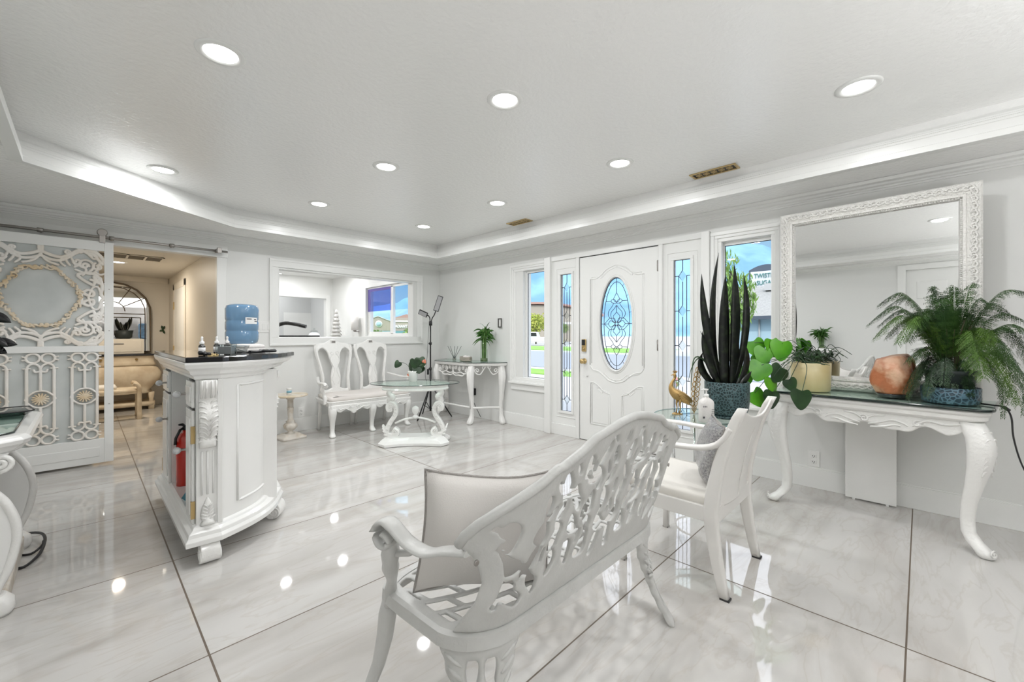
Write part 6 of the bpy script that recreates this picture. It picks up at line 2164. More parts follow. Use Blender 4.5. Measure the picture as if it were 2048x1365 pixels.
# ================================================================ DOUBLE-CHAIR SETTEE
def settee():
    s_ = thing('settee', 'white carved settee with two splat chair backs under the pass-through', 'settee', (2.475, 5.09, 0))
    W = 0.505
    for cx in (-0.252, 0.252):
        def FB(U, V):
            A = np.abs(U)
            outer = np.interp(V, [0, 0.06, 0.20, 0.34, 0.48, 0.58, 0.625, 0.66], [0.195, 0.185, 0.178, 0.200, 0.232, 0.242, 0.232, 0.19])
            crest = 0.640 + 0.050 * np.exp(-(A / 0.075) ** 2) - 0.03 * (A / 0.24) ** 4
            body = np.minimum(np.minimum(outer - A, crest - V), V + 0.001)
            splat = np.interp(V, [0.04, 0.07, 0.14, 0.22, 0.30, 0.34, 0.42, 0.50, 0.545, 0.60], [0.050, 0.052, 0.060, 0.064, 0.048, 0.036, 0.060, 0.078, 0.086, 0.13])
            arch = 0.575 - 1.9 * (A - 0.145) ** 2 * 8
            bottom = 0.045 + 0.020 * np.cos(A * 26)
            hole = np.minimum(np.minimum(outer - 0.040 - A, A - splat), np.minimum(V - bottom - 0.03, arch - V))
            return np.minimum(body, -hole)
        mapb = lambda a, b, cx=cx: ((cx + a, 0.215 + 0.10 * (b / 0.66) ** 1.3 - 0.018 * math.sin(PI * min(1, b / 0.66)), 0.438 + b), (0, -1, 0.12))
        bk = sheet(MB(), FB, -0.25, 0.25, -0.004, 0.70, 110, 150, mapb, th=0.036, soft=0.018, flatmin=0.35).build('backrest', 'carved', s_)
        m = MB()
        P_ = lambda a, b, cx=cx: Vector(mapb(a, b)[0]) + Vector((0, -0.020, 0))
        scrolls_relief(m, P_, [smooth_path([(q * 0.01, 0.50), (q * 0.045, 0.47), (q * 0.055, 0.42), (q * 0.03, 0.36), (q * 0.012, 0.30), (q * 0.03, 0.24), (q * 0.045, 0.18), (q * 0.02, 0.12)], 4) for q in (-1, 1)] +
                       [spiral(q * 0.035, 0.515, 0.022, 0.006, 0, q * 420, 14) for q in (-1, 1)], 0.0055)
        m.build('carved_relief', 'carved', bk)
        rail = [P_(q * lerp_list([0, 0.06, 0.20, 0.34, 0.48, 0.58, 0.625], [0.175, 0.165, 0.158, 0.180, 0.212, 0.222, 0.205], v), v) + Vector((0, 0.006, 0)) for q, v in [(-1, v) for v in np.linspace(0.02, 0.62, 14)]]
        rail2 = [Vector((2 * cx - p.x, p.y, p.z)) for p in rail]
        MB().tube(rail, 0.013, 8).tube(rail2, 0.013, 8).build('stile_bead', 'carved', bk)
        top = P_(0, 0.655)
        MB().box(top.x - 0.034, top.x + 0.034, top.y - 0.006, top.y + 0.01, top.z - 0.02, top.z + 0.022).build('crest_inset', 'mirrorframe', bk, bevel=0.004)
        MB().box(top.x - 0.024, top.x + 0.024, top.y - 0.009, top.y, top.z - 0.012, top.z + 0.014).build('crest_mirror', 'steel', bk, bevel=0.002)
    # seat and cushion
    m = MB()
    sl = lambda g, z: [(x, y, z) for x, y in [(-W + 0.02 - g, 0.24 + g), (W - 0.02 + g, 0.24 + g), (W + 0.03 + g, -0.26), (W + g, -0.285 - g), (0, -0.300 - g), (-W - g, -0.285 - g), (-W - 0.03 - g, -0.26)]]
    m.loft([sl(-0.03, 0.345), sl(-0.01, 0.35), sl(0.0, 0.395), sl(0.008, 0.405), sl(0.0, 0.412)])
    m.build('seat_frame', 'carved', s_, bevel=0.004)
    m = MB()
    m.loft([sl(-0.025, 0.412), sl(-0.018, 0.425), sl(-0.020, 0.450), sl(-0.045, 0.463), sl(-0.12, 0.468)], smooth=True)
    m.build('seat_cushion', P('blush white seat fabric', (0.74, 0.70, 0.665), 0.8, bump=(200, 0.2, 0.002)), s_)
    FA = lambda U, V: np.minimum(np.minimum(0.37 - V, W + 0.015 - np.abs(U)), V - (0.300 + 0.018 * np.cos(np.abs(U) * 38) - 0.028 * np.exp(-((np.abs(U) - 0.25) / 0.06) ** 2)))
    sheet(MB(), FA, -0.54, 0.54, 0.22, 0.372, 150, 30, lambda a, b: ((a, -0.285, b), (0, -1, 0)), th=0.030, soft=0.008, flatmin=0.5).build('apron', 'carved', s_)
    m = MB()
    for cx in (-0.25, 0.25):
        scrolls_relief(m, lambda a, b, cx=cx: (cx + a, -0.302, b), [smooth_path([(q * 0.02, 0.285), (q * 0.06, 0.30), (q * 0.11, 0.325), (q * 0.16, 0.318), (q * 0.19, 0.335)], 4) for q in (-1, 1)] + [spiral(q * 0.045, 0.335, 0.018, 0.004, 0, q * 450, 14) for q in (-1, 1)], 0.006)
    m.build('apron_relief', 'carved', s_)
    for x, out in ((-0.485, (-0.25, -0.97)), (0.0, (0, -1)), (0.485, (0.25, -0.97))):
        cabriole(MB(), x, -0.245, 0.36, out, top=0.042, knee=0.044, ankle=0.024, foot=0.034, ko=0.022, fo=0.030).build('leg', 'carved', s_)
    for x in (-0.44, -0.03, 0.03, 0.44):
        MB().sweepz([(x, 0.270, 0, 0.015, 0.018), (x, 0.25, 0.10, 0.016, 0.020), (x, 0.225, 0.25, 0.018, 0.022), (x, 0.22, 0.40, 0.019, 0.022)], 10, 5).build('leg', 'carved', s_)
    for sg in (-1, 1):
        pa = smooth_path([(sg * 0.47, 0.225, 0.655), (sg * 0.515, 0.10, 0.635), (sg * 0.555, -0.04, 0.615), (sg * 0.565, -0.15, 0.620), (sg * 0.560, -0.215, 0.618), (sg * 0.555, -0.235, 0.598), (sg * 0.553, -0.215, 0.582)], 5)
        k = len(pa)
        MB().tube(pa, [0.019 + 0.010 * min(1, max(0, (i / k - 0.55) * 3)) for i in range(k)], 10, up=(0, 0, 1), flat=0.7).build('armrest', 'carved', s_)
        MB().tube(smooth_path([(sg * 0.556, -0.17, 0.60), (sg * 0.565, -0.155, 0.54), (sg * 0.535, -0.13, 0.48), (sg * 0.525, -0.15, 0.43), (sg * 0.53, -0.17, 0.37)], 5), [0.018, 0.02, 0.021, 0.022, 0.024, 0.024, 0.023, 0.020, 0.018, 0.018, 0.02, 0.022, 0.024, 0.026, 0.028, 0.028, 0.027, 0.026, 0.025, 0.024, 0.024], 10).build('arm_post', 'carved', s_)
settee()

# ================================================================ OVAL GLASS COFFEE TABLE
def coffee_table():
    t = thing('coffee_table', 'oval glass-topped table on white carved scroll supports and a concave-sided plinth', 'table', (2.535, 3.965, 0), R(-40))
    hx, hy = 0.375, 0.215
    def base(g, z, cut=0.085):
        pts = []
        cx_, cy_ = hx + g, hy + g
        cor = [(-cx_, -cy_ + cut), (-cx_ + cut, -cy_), (cx_ - cut, -cy_), (cx_, -cy_ + cut), (cx_, cy_ - cut), (cx_ - cut, cy_), (-cx_ + cut, cy_), (-cx_, cy_ - cut)]
        for i in range(8):
            a, b = cor[i], cor[(i + 1) % 8]
            if i % 2 == 1:      # long or short concave side
                n_ = 8
                L_ = math.hypot(b[0] - a[0], b[1] - a[1])
                nx, ny = -(b[1] - a[1]) / L_, (b[0] - a[0]) / L_
                dep = 0.055 if L_ > 0.3 else 0.028
                for k in range(n_):
                    tt = k / n_
                    pts.append((a[0] + (b[0] - a[0]) * tt + nx * dep * math.sin(PI * tt), a[1] + (b[1] - a[1]) * tt + ny * dep * math.sin(PI * tt), z))
            else:
                pts.append((a[0], a[1], z))
        return pts
    MB().loft([base(0.0, 0.004), base(0.0, 0.030), base(-0.006, 0.036), base(-0.03, 0.060), base(-0.055, 0.075), base(-0.065, 0.082)]).build('plinth', 'white', t, bevel=0.002)
    MB().loft([base(-0.01, 0.0), base(-0.01, 0.0045)]).build('felt_pad', 'rubber', t)
    # S-scroll supports
    for sg in (-1, 1):
        pts = smooth_path([(0.035, 0.150), (0.062, 0.128), (0.050, 0.098), (0.0, 0.090), (-0.052, 0.105), (-0.060, 0.160), (-0.020, 0.235), (0.028, 0.300), (0.045, 0.360), (0.025, 0.415), (-0.020, 0.432), (-0.050, 0.405), (-0.045, 0.372), (-0.018, 0.370)], 6)
        q = [(pts, 0.026), (spiral(0.028, 0.128, 0.032, 0.010, -60, 300, 16), 0.012), (spiral(-0.018, 0.395, 0.032, 0.010, 120, 480, 16), 0.012)]
        F = lambda U, V: strokes(U, V, q)
        mp = lambda a, b, sg=sg: ((sg * (0.245 - a * 0.9) if True else 0, 0.0, b), (0, 1, 0))
        g = sheet(MB(), F, -0.10, 0.10, 0.06, 0.47, 66, 130, mp, th=0.090, soft=0.014, flatmin=0.72).build('scroll_support', 'carved', t)
        for s2 in (-1, 1):
            for cx, cz in ((0.028, 0.128), (-0.018, 0.395)):
                MB().tube([(sg * (0.245 - (cx + a) * 0.9), s2 * 0.046, cz + b) for a, b in spiral(0, 0, 0.034, 0.004, 0, 640, 26)], 0.0045, 6).build('scroll_carving', 'carved', g)
            m = MB()
            for k in range(7):
                a_, b_ = pts[30 + 4 * k] if 30 + 4 * k < len(pts) else pts[-1]
                m.tube([(sg * (0.245 - a_ * 0.9) + 0.012, s2 * 0.044, b_ - 0.012), (sg * (0.245 - a_ * 0.9), s2 * 0.048, b_), (sg * (0.245 - a_ * 0.9) - 0.012, s2 * 0.044, b_ + 0.012)], [0.003, 0.006, 0.003], 6)
            m.build('bead_carving', 'carved', g)
        m = MB()
        m.tube(smooth_path([(sg * 0.255, 0, 0.43), (sg * 0.275, 0, 0.47), (sg * 0.25, 0, 0.50), (sg * 0.285, 0, 0.545), (sg * 0.26, 0, 0.585)], 4), [0.03, 0.034, 0.038, 0.036, 0.034, 0.036, 0.038, 0.04, 0.04, 0.038, 0.034, 0.032, 0.03, 0.028, 0.026, 0.026, 0.026], 10)
        m.build('capital', 'carved', g)
        # palmette at the outer foot of each support
        m = MB()
        for k in range(9):
            a = R(10 + 20 * k)
            m.tube([(sg * 0.300, 0, 0.085), (sg * (0.300 + 0.03 * math.sin(a)), 0.05 * math.cos(a), 0.085 + 0.07 * math.sin(a)), (sg * (0.315 + 0.035 * math.sin(a)), 0.075 * math.cos(a), 0.09 + 0.115 * math.sin(a))], [0.006, 0.013, 0.008], 6)
        m.build('palmette', 'carved', g)
    pa = smooth_path([(-0.22, 0, 0.215), (-0.12, 0, 0.255), (0, 0, 0.275), (0.12, 0, 0.255), (0.22, 0, 0.215)], 6)
    MB().tube(pa, 0.011, 8).build('stretcher', 'carved', t)
    MB().lathe([(0.012, 0.262), (0.028, 0.272), (0.036, 0.285), (0.022, 0.298), (0.012, 0.306), (0.024, 0.318), (0.036, 0.340), (0.040, 0.362), (0.034, 0.385), (0.016, 0.398), (1e-5, 0.404)], 24).build('finial', 'white', t)
    def ell(a, b, z, n=56):
        return [(a * math.cos(2 * PI * i / n), b * math.sin(2 * PI * i / n), z) for i in range(n)]
    m = MB()
    loops = [ell(0.335, 0.195, 0.590), ell(0.355, 0.212, 0.586), ell(0.362, 0.218, 0.598), ell(0.352, 0.210, 0.612), ell(0.352, 0.210, 0.632), ell(0.368, 0.224, 0.640), ell(0.368, 0.224, 0.650), ell(0.330, 0.190, 0.650), ell(0.322, 0.182, 0.600)]
    n_ = 56
    vs = [p for l in loops for p in l]
    fs = []
    for i in range(len(loops)):
        i2 = (i + 1) % len(loops)
        for j in range(n_):
            fs.append((i * n_ + j, i * n_ + (j + 1) % n_, i2 * n_ + (j + 1) % n_, i2 * n_ + j))
    m.add(vs, fs)
    m.build('oval_apron', 'carved', t)
    MB().loft([ell(0.476, 0.300, 0.6515), ell(0.480, 0.304, 0.654), ell(0.480, 0.304, 0.659), ell(0.476, 0.300, 0.6615)]).build('glass_top', 'tableglass', t)
    MB().tube(ell(0.4815, 0.3055, 0.6565), 0.0042, 6, closed=True).build('glass_edge', 'glassedge', t)
coffee_table()

def anthurium():
    o = Vector((2.56, 4.05, 0.6625))
    r_ = thing('potted_anthurium', 'dark-leaved plant with coral blooms in a white pot on the oval glass table', 'plant', o)
    MB().lathe([(0.040, 0.0), (0.044, 0.003), (0.056, 0.108), (0.057, 0.116), (0.051, 0.116), (0.048, 0.100), (1e-5, 0.100)], 28).build('pot', 'white', r_)
    rng = random.Random(2)
    LV = [(-0.02, 0.165, 0.10, 20), (0.035, 0.215, 0.11, -10), (0.075, 0.235, 0.11, 12), (0.105, 0.200, 0.10, -20), (0.045, 0.150, 0.11, 30), (0.085, 0.140, 0.10, -30), (0.005, 0.205, 0.09, 25), (-0.155, 0.195, 0.085, 45), (0.06, 0.19, 0.09, 5)]
    st = MB()
    for du, z, sz, rot in LV:
        dv = rng.uniform(-0.05, 0.03)
        c_ = RV * (du * 0.95) + FV * dv + Vector((0, 0, z + 0.02))
        up = RV * math.sin(R(rot)) * (-1 if du < 0 else 1) * 0.9 + Vector((0, 0, -0.9)) + FV * rng.uniform(-.5, .2)
        m = MB()
        heart_leaf(m, c_, -FV + Vector((0, 0, 0.35)) + RV * rng.uniform(-.5, .5), up, sz * 1.15)
        m.build('leaf', 'leafdark', r_)
        st.tube(smooth_path([(0, 0, 0.10), tuple(c_ * 0.5 + Vector((0, 0, 0.09))), tuple(c_)], 5), 0.0022, 5)
    st.build('stems', 'leafdark', r_)
    for du, z, sz in ((0.125, 0.215, 0.05), (-0.045, 0.085, 0.04)):
        c_ = RV * du + Vector((0, 0, z)) - FV * 0.03
        m = MB()
        heart_leaf(m, c_, -FV + Vector((0, 0, 0.2)), RV * 0.3 + Vector((0, 0, 0.9 if du > 0 else -0.9)), sz)
        bl = m.build('bloom', 'coral', r_)
        MB().tube([c_, c_ - FV * 0.01 + Vector((0, 0, 0.03))], [0.003, 0.002], 6).build('spadix', 'onyx', bl)
anthurium()

# ================================================================ NORTH-EAST CORNER CONSOLE
def corner_console():
    t = thing('console_table', 'white half-round console table with iron scrolls and glass top in the far corner', 'table', (3.73, 4.65, 0))
    def ol(g, z):
        pts = [(0.205, -0.70 - g)]
        pts += [(x - (g if x < 0.1 else 0) * 0.8, y + (-g if y < 0 else g) * 0.6, z0) for x, y, z0 in [(p[0], p[1], 0) for p in smooth_path([(0.205, -0.70), (0.09, -0.66), (-0.08, -0.52), (-0.165, -0.44)], 4)[1:]]]
        pts += [(x - (g if x < 0.1 else 0) * 0.8, y + (-g if y < 0 else g) * 0.6, 0) for x, y in [(p[0], p[1]) for p in smooth_path([(-0.195, -0.40), (-0.215, 0.0), (-0.195, 0.36)], 5)]]
        pts += [(x - (g if x < 0.1 else 0) * 0.8, y + g * 0.6, 0) for x, y in [(p[0], p[1]) for p in smooth_path([(-0.15, 0.42), (-0.02, 0.54), (0.205, 0.62)], 4)]]
        return [(p[0], p[1], z) for p in pts]
    MB().loft([ol(-0.012, 0.770), ol(0.0, 0.778), ol(0.004, 0.795), ol(0.010, 0.803), ol(0.006, 0.808)]).build('top', 'carved', t)
    MB().loft([ol(0.008, 0.809), ol(0.008, 0.817)]).build('glass_top', 'tableglass', t)
    e = ol(0.0095, 0.813)
    MB().tube(e, 0.004, 6).build('glass_edge', 'glassedge', t)
    legs = [(0.155, -0.645, (-0.35, -0.94)), (-0.150, -0.395, (-0.97, -0.25)), (-0.150, 0.345, (-0.97, 0.25)), (0.155, 0.565, (-0.35, 0.94))]
    for x, y, out in legs:
        g = MB()
        cabriole(g, x, y, 0.772, out, top=0.036, knee=0.042, ankle=0.024, foot=0.036, ko=0.030, fo=0.045, power=4)
        lg = g.build('leg', 'carved', t)
        r2 = MB()
        for k in range(3):
            a = math.atan2(out[1], out[0]) + (k - 1) * 0.5
            r2.tube([(x + out[0] * o_ + 0.036 * w_ * math.cos(a), y + out[1] * o_ + 0.036 * w_ * math.sin(a), z) for z, o_, w_ in ((0.70, 0.022, 1.2), (0.60, 0.030, 1.15), (0.48, 0.016, 0.95), (0.34, 0.0, 0.75), (0.2, -0.01, 0.66))], 0.0055, 6)
        r2.build('leg_fluting', 'carved', lg)
    # iron scroll aprons: right flank and front
    def apron(p0, p1, q, h=0.15, nm='scroll_apron'):
        p0, p1 = Vector(p0), Vector(p1)
        L_ = (p1 - p0).length
        tt = (p1 - p0) / L_
        nn = Vector((tt.y, -tt.x, 0))
        sheet(MB(), lambda U, V: strokes(U, V, q(L_)), 0, L_, -h, 0.006, int(L_ / 0.0045), 48, lambda a, b: (tuple(p0 + tt * a + Vector((0, 0, 0.772 + b))), tuple(nn)), th=0.013, soft=0.006).build(nm, 'carved', t)
    def qs(L_):
        c_ = L_ / 2
        out = []
        for s2 in (-1, 1):
            out.append((smooth_path([(c_ + s2 * 0.012, -0.012), (c_ + s2 * 0.04, -0.055), (c_ + s2 * 0.085, -0.115), (c_ + s2 * (c_ - 0.03), -0.10), (c_ + s2 * (c_ - 0.004), -0.055)], 6), 0.0075))
            out.append((spiral(c_ + s2 * 0.038, -0.028, 0.026, 0.008, 180 if s2 > 0 else 0, (180 if s2 > 0 else 0) - s2 * 400, 18), 0.006))
            out.append((spiral(c_ + s2 * (c_ - 0.045), -0.065, 0.030, 0.008, 0 if s2 > 0 else 180, (0 if s2 > 0 else 180) + s2 * 400, 18), 0.0065))
        return out
    apron((-0.135, -0.42, 0), (0.135, -0.625, 0), qs)
    apron((0.135, 0.545, 0), (-0.135, 0.37, 0), qs)
    def qf(L_):
        c_ = L_ / 2
        out = [([(c_, -0.005), (c_, -0.10)], 0.014), (spiral(c_, -0.05, 0.022, 0.004, 0, 500, 20), 0.008)]
        for s2 in (-1, 1):
            for a, b, r0, w in ((0.06, -0.035, 0.030, 0.007), (0.135, -0.05, 0.034, 0.0075), (0.215, -0.035, 0.030, 0.007), (0.285, -0.065, 0.034, 0.0075)):
                out.append((spiral(c_ + s2 * a, b, r0, 0.008, 90, 90 - s2 * 480, 20), w))
            out.append((smooth_path([(c_, -0.10), (c_ + s2 * 0.08, -0.115), (c_ + s2 * 0.16, -0.095), (c_ + s2 * 0.24, -0.115), (c_ + s2 * 0.33, -0.095)], 5), 0.0085))
            out.append((smooth_path([(c_, -0.12), (c_ + s2 * 0.05, -0.145), (c_ + s2 * 0.12, -0.14), (c_ + s2 * 0.20, -0.145), (c_ + s2 * 0.25, -0.12)], 5), 0.009))
        return out
    apron((-0.172, 0.33, 0), (-0.172, -0.38, 0), qf, 0.165)
    st = [(0.155, -0.63), (0.02, -0.52), (-0.13, -0.41), (-0.15, 0.0), (-0.13, 0.34), (0.02, 0.46), (0.155, 0.555)]
    MB().tube([(x, y, 0.215) for x, y in smooth_path(st, 5)], 0.020, 8, up=(0, 0, 1), flat=0.7).build('stretcher', 'carved', t)
corner_console()

def bamboo_plant(o, label, hv, hs, top, seed, group=None, name='bamboo_vase'):
    """lucky bamboo stems in a tall glass cylinder"""
    o = Vector(o)
    r_ = thing(name, label, 'plant', o, 0, group)
    MB().lathe([(0.050, 0.0), (0.052, 0.003), (0.052, hv)], 28).build('glass_vase', glass_mat('vase glass %d' % seed, tint=(0.90, 0.94, 0.90), refl=1.3), r_)
    MB().lathe([(0.049, 0.004), (0.049, hv * 0.14), (1e-5, hv * 0.14)], 24).build('pebbles', P('vase pebbles %d' % seed, (0.12, 0.16, 0.07), 0.3, bump=(80, 1, 0.01)), r_)
    rng = random.Random(seed)
    st, lf = MB(), MB()
    for k in range(11):
        a, rr = rng.uniform(0, 6.28), rng.uniform(0.008, 0.036)
        x, y = rr * math.cos(a), rr * math.sin(a)
        h_ = hs * rng.uniform(0.8, 1.05)
        ox, oy = x * 1.4, y * 1.4
        pts = [(x + (ox - x) * t, y + (oy - y) * t, 0.01 + h_ * t) for t in np.linspace(0, 1, 12)]
        st.tube(pts, [0.0072 if i % 3 else 0.0085 for i in range(12)], 7)
        for q in range(9):
            a2 = rng.uniform(0, 6.28)
            L_ = top * rng.uniform(0.45, 1.0)
            el = rng.uniform(-0.35, 1.15)
            b_ = Vector((ox, oy, h_ * rng.uniform(0.74, 1.0)))
            tip = b_ + Vector((math.cos(a2) * L_ * math.cos(el), math.sin(a2) * L_ * math.cos(el), L_ * math.sin(el) - 0.25 * L_))
            blade(lf, b_, tip, 0.024, (0, 0, L_ * 0.18), 7, 0.3, 0.35, face=(rng.uniform(-1, 1), rng.uniform(-1, 1), 0.3))
    st.build('stalks', 'bamboo', r_)
    lf.build('leaves', P('bamboo leaf %d' % seed, (0.03, 0.11, 0.015), 0.4, var=((0.07, 0.20, 0.03), 14)), r_)
bamboo_plant((3.775, 4.225, 0.819), 'green bamboo stalks in a tall glass vase on the far corner console table', 0.33, 0.44, 0.17, 5)
r_ = thing('reed_diffuser', 'small reed diffuser with black sticks on the corner console table', 'diffuser', (3.74, 4.83, 0.819))
MB().lathe([(0.026, 0), (0.028, 0.003), (0.028, 0.040), (0.012, 0.052), (0.012, 0.066)], 20).build('bottle', 'clearacryl', r_)
MB().lathe([(0.023, 0.003), (0.023, 0.022), (1e-5, 0.022)], 16).build('liquid', P('diffuser oil', (0.35, 0.33, 0.28), 0.2), r_)
for k, (a, b) in enumerate(((-0.10, 0.03), (-0.055, -0.02), (0.0, 0.03), (0.05, 0.0), (0.10, 0.02))):
    MB().tube([(0, 0, 0.01), tuple(RV * a + FV * b + Vector((0, 0, 0.20)))], 0.003, 6).build('reed', 'black', r_)
r_ = thing('wicker_tray', 'low oval wicker tray with shells on the corner console table', 'tray', (3.74, 4.57, 0.819), R(70))
m = MB()
for k in range(5):
    m.tube([(0.15 * math.cos(q), 0.07 * math.sin(q), 0.008 + k * 0.011) for q in np.linspace(0, 6.1, 26)], 0.0058, 6, closed=True)
m.sweepz([(0, 0, 0.001, 0.145, 0.066), (0, 0, 0.006, 0.145, 0.066)], 26, 2)
m.build('basket', 'wicker', r_)
m = MB()
rng = random.Random(8)
for k in range(9):
    m.ball((rng.uniform(-.09, .09), rng.uniform(-.035, .035), 0.055), rng.uniform(0.016, 0.026), 8, sz=0.8)
m.build('shells', 'towel', r_)

# ================================================================ TWO-HEADED LAMP STAND
def lamp_stand():
    o = Vector((3.435, 4.985, 0))
    r_ = thing('lamp_stand', 'black tripod lamp stand with two flexible necked led heads in the far corner', 'lamp', o)
    MB().tube([(0, 0, 0.10), (0, 0, 0.70)], 0.014, 10).build('lower_pole', 'black', r_)
    MB().tube([(0, 0, 0.70), (0, 0, 1.33)], 0.0095, 10).build('upper_pole', 'black', r_)
    for z in (0.70, 1.06):
        MB().lathe([(0.017, -0.02), (0.019, 0), (0.017, 0.02)], 12, (0, 0, z)).ball((-0.022, 0, z), 0.011, 8).build('clamp', 'black', r_)
    MB().lathe([(0.02, 0.42), (0.022, 0.44), (0.02, 0.47)], 12).build('collar', 'black', r_)
    for k, a in enumerate((R(-38), R(78), R(200))):
        c_, s_ = math.cos(a), math.sin(a)
        MB().tube([(0.02 * c_, 0.02 * s_, 0.45), (0.30 * c_, 0.30 * s_, 0.012)], 0.009, 8).tube([(0.012 * c_, 0.012 * s_, 0.13), (0.17 * c_, 0.17 * s_, 0.215)], 0.005, 6).build('leg', 'black', r_)
    MB().lathe([(0.024, -0.03), (0.024, 0.03)], 12, (0, 0, 1.345)).build('hub', 'black', r_)
    def head(c0, c1, name_pts):
        MB().tube(smooth_path([tuple(p) for p in name_pts], 6), 0.0075, 8).build('flexible_neck', 'black', r_)
        c0, c1 = Vector(c0), Vector(c1)
        ax = (c1 - c0).normalized()
        nrm = (-FV + Vector((0, 0, -0.55))).normalized()
        sd = ax.cross(nrm).normalized()
        nrm = sd.cross(ax)
        mt = Matrix.Translation((c0 + c1) / 2) @ Matrix((ax, sd, nrm)).transposed().to_4x4()
        L_ = (c1 - c0).length / 2
        k = MB()
        k.box(-L_, L_, -0.038, 0.038, -0.012, 0.010, mat=mt)
        hb = k.build('lamp_head', 'black', r_, bevel=0.006)
        MB().box(-L_ + 0.010, L_ - 0.010, -0.030, 0.030, 0.0105, 0.013, mat=mt).build('led_panel', 'ledgrey', hb)
    p = lambda du, z, dv=0: RV * du + FV * dv + Vector((0, 0, z))
    head(p(0.075, 1.52), p(0.145, 1.735), [p(0.006, 1.36), p(0.025, 1.42), p(0.055, 1.47), p(0.075, 1.53)])
    head(p(-0.045, 1.46), p(-0.165, 1.515), [p(-0.006, 1.36), p(-0.010, 1.42), p(-0.030, 1.455), p(-0.050, 1.46)])
    m = MB()
    m.tube(smooth_path([tuple(p(-0.02, 1.33)), tuple(p(-0.035, 1.1)), tuple(p(-0.05, 0.85)), tuple(p(-0.075, 0.6)), tuple(p(-0.03, 0.45)), tuple(p(-0.04, 0.3))], 6), 0.0028, 5)
    m.build('lead', 'cord', r_)
    MB().box(-0.055, -0.030, -0.01, 0.01, 0.62, 0.70).build('remote_control', 'black', r_, bevel=0.003)
lamp_stand()

# ================================================================ LEFT DESK
def left_desk():
    d = thing('desk', 'white carved desk with glass top and scrolled end supports at the left edge', 'desk', (-0.47, 3.10, 0))
    X1, YA, YB = 0.285, -0.40, 0.56
    def ol(g, z):
        c_ = 0.10
        return [(x, y, z) for x, y in [(-0.30, YA - g), (X1 - c_ * 1.2 + g * 0.4, YA - g), (X1 - 0.02 + g, YA + c_ * 0.8 - g * 0.4), (X1 + g, YA + c_ * 1.2), (X1 + g, YB - c_), (X1 - c_ + g * .4, YB + g), (-0.30, YB + g)]]
    MB().loft([ol(-0.03, 0.675), ol(-0.012, 0.685), ol(0.0, 0.700), ol(0.014, 0.712), ol(0.020, 0.728), ol(0.012, 0.740), ol(0.0, 0.748), ol(-0.03, 0.752)]).build('top', 'white', d, bevel=0.002)
    MB().loft([ol(-0.035, 0.753), ol(-0.035, 0.761)]).build('glass_top', 'tableglass', d)
    e = ol(-0.034, 0.757)
    MB().tube(e, 0.0045, 6).build('glass_edge', 'glassedge', d)
    prof = [(0.0, 0.10), (0.02, 0.115), (0.06, 0.12), (0.12, 0.11), (0.20, 0.150), (0.30, 0.215), (0.40, 0.225), (0.48, 0.19), (0.55, 0.14), (0.60, 0.125), (0.63, 0.16), (0.67, 0.20)]
    sup = smooth_path([(0, 0.140), (0.10, 0.150), (0.20, 0.188), (0.34, 0.210), (0.46, 0.182), (0.55, 0.128), (0.60, 0.118), (0.64, 0.150), (0.69, 0.19)], 8)
    sz, sw = [p[0] for p in sup], [p[1] for p in sup]
    for yy in (YA + 0.085, YB - 0.09):
        def F(U, V):
            return np.minimum(np.interp(V, sz, sw) - np.abs(U + 0.02), np.minimum(V - 0.075, 0.68 - V))
        g = sheet(MB(), F, -0.28, 0.28, 0.05, 0.69, 66, 90, lambda a, b, yy=yy: ((a + 0.085, yy, b), (0, -1, 0)), th=0.060, soft=0.028, flatmin=0.4).build('end_support', 'white', d)
        m = MB()
        for s2 in (-1, 1):
            side = [( s2 * (lerp_list(sz, sw, v) - 0.010) + 0.065, yy - 0.020, v) for v in np.linspace(0.08, 0.62, 40)]
            m.tube(side, 0.017, 8)
            m.tube([(s2 * 0.165 + 0.055 + a, yy - 0.025, 0.640 + b) for a, b in spiral(0, 0, 0.036, 0.006, -90, 500 if s2 > 0 else -680, 24)], 0.010, 8)
            m.sweepz([(s2 * 0.14 + 0.065, yy - 0.005, 0, 0.045, 0.045), (s2 * 0.145 + 0.065, yy - 0.005, 0.02, 0.052, 0.052), (s2 * 0.145 + 0.065, yy - 0.005, 0.06, 0.048, 0.05), (s2 * 0.14 + 0.065, yy - 0.005, 0.085, 0.03, 0.04)], 20, 2.4)
        m.build('scroll_edge', 'carved', g)
    MB().box(0.175, 0.235, YA + 0.10, YB - 0.10, 0.0, 0.075).build('floor_rail', 'antique', d, bevel=0.008)
    MB().box(-0.16, 0.10, YA + 0.10, YB - 0.10, 0.60, 0.676).build('apron', 'white', d, bevel=0.004)
left_desk()
r_ = thing('glass_tray', 'dark-edged clear glass tray on the desk at the left edge', 'tray', (-0.30, 3.40, 0.7625), R(8))
MB().loft([[(a * w, b * w * 1.2, z) for a, b in ((-1, -0.8), (-0.7, -1), (0.7, -1), (1, -0.8), (1, 0.8), (0.7, 1), (-0.7, 1), (-1, 0.8))] for w, z in ((0.07, 0.0), (0.075, 0.004), (0.10, 0.022), (0.098, 0.026))]).build('tray', 'smokeglass', r_)
MB().tube([(a * 0.10, b * 0.12, 0.025) for a, b in ((-1, -0.8), (-0.7, -1), (0.7, -1), (1, -0.8), (1, 0.8), (0.7, 1), (-0.7, 1), (-1, 0.8))], 0.0035, 6, closed=True).build('rim', 'black', r_)
r_ = thing('crystal_tumbler', 'small clear cut glass tumbler beside the tray on the left desk', 'glass', (-0.325, 3.02, 0.7625))
MB().lathe([(0.022, 0), (0.026, 0.002), (0.032, 0.05), (0.030, 0.05), (0.022, 0.008), (1e-5, 0.008)], 10, smooth=False).build('tumbler', 'clearacryl', r_)
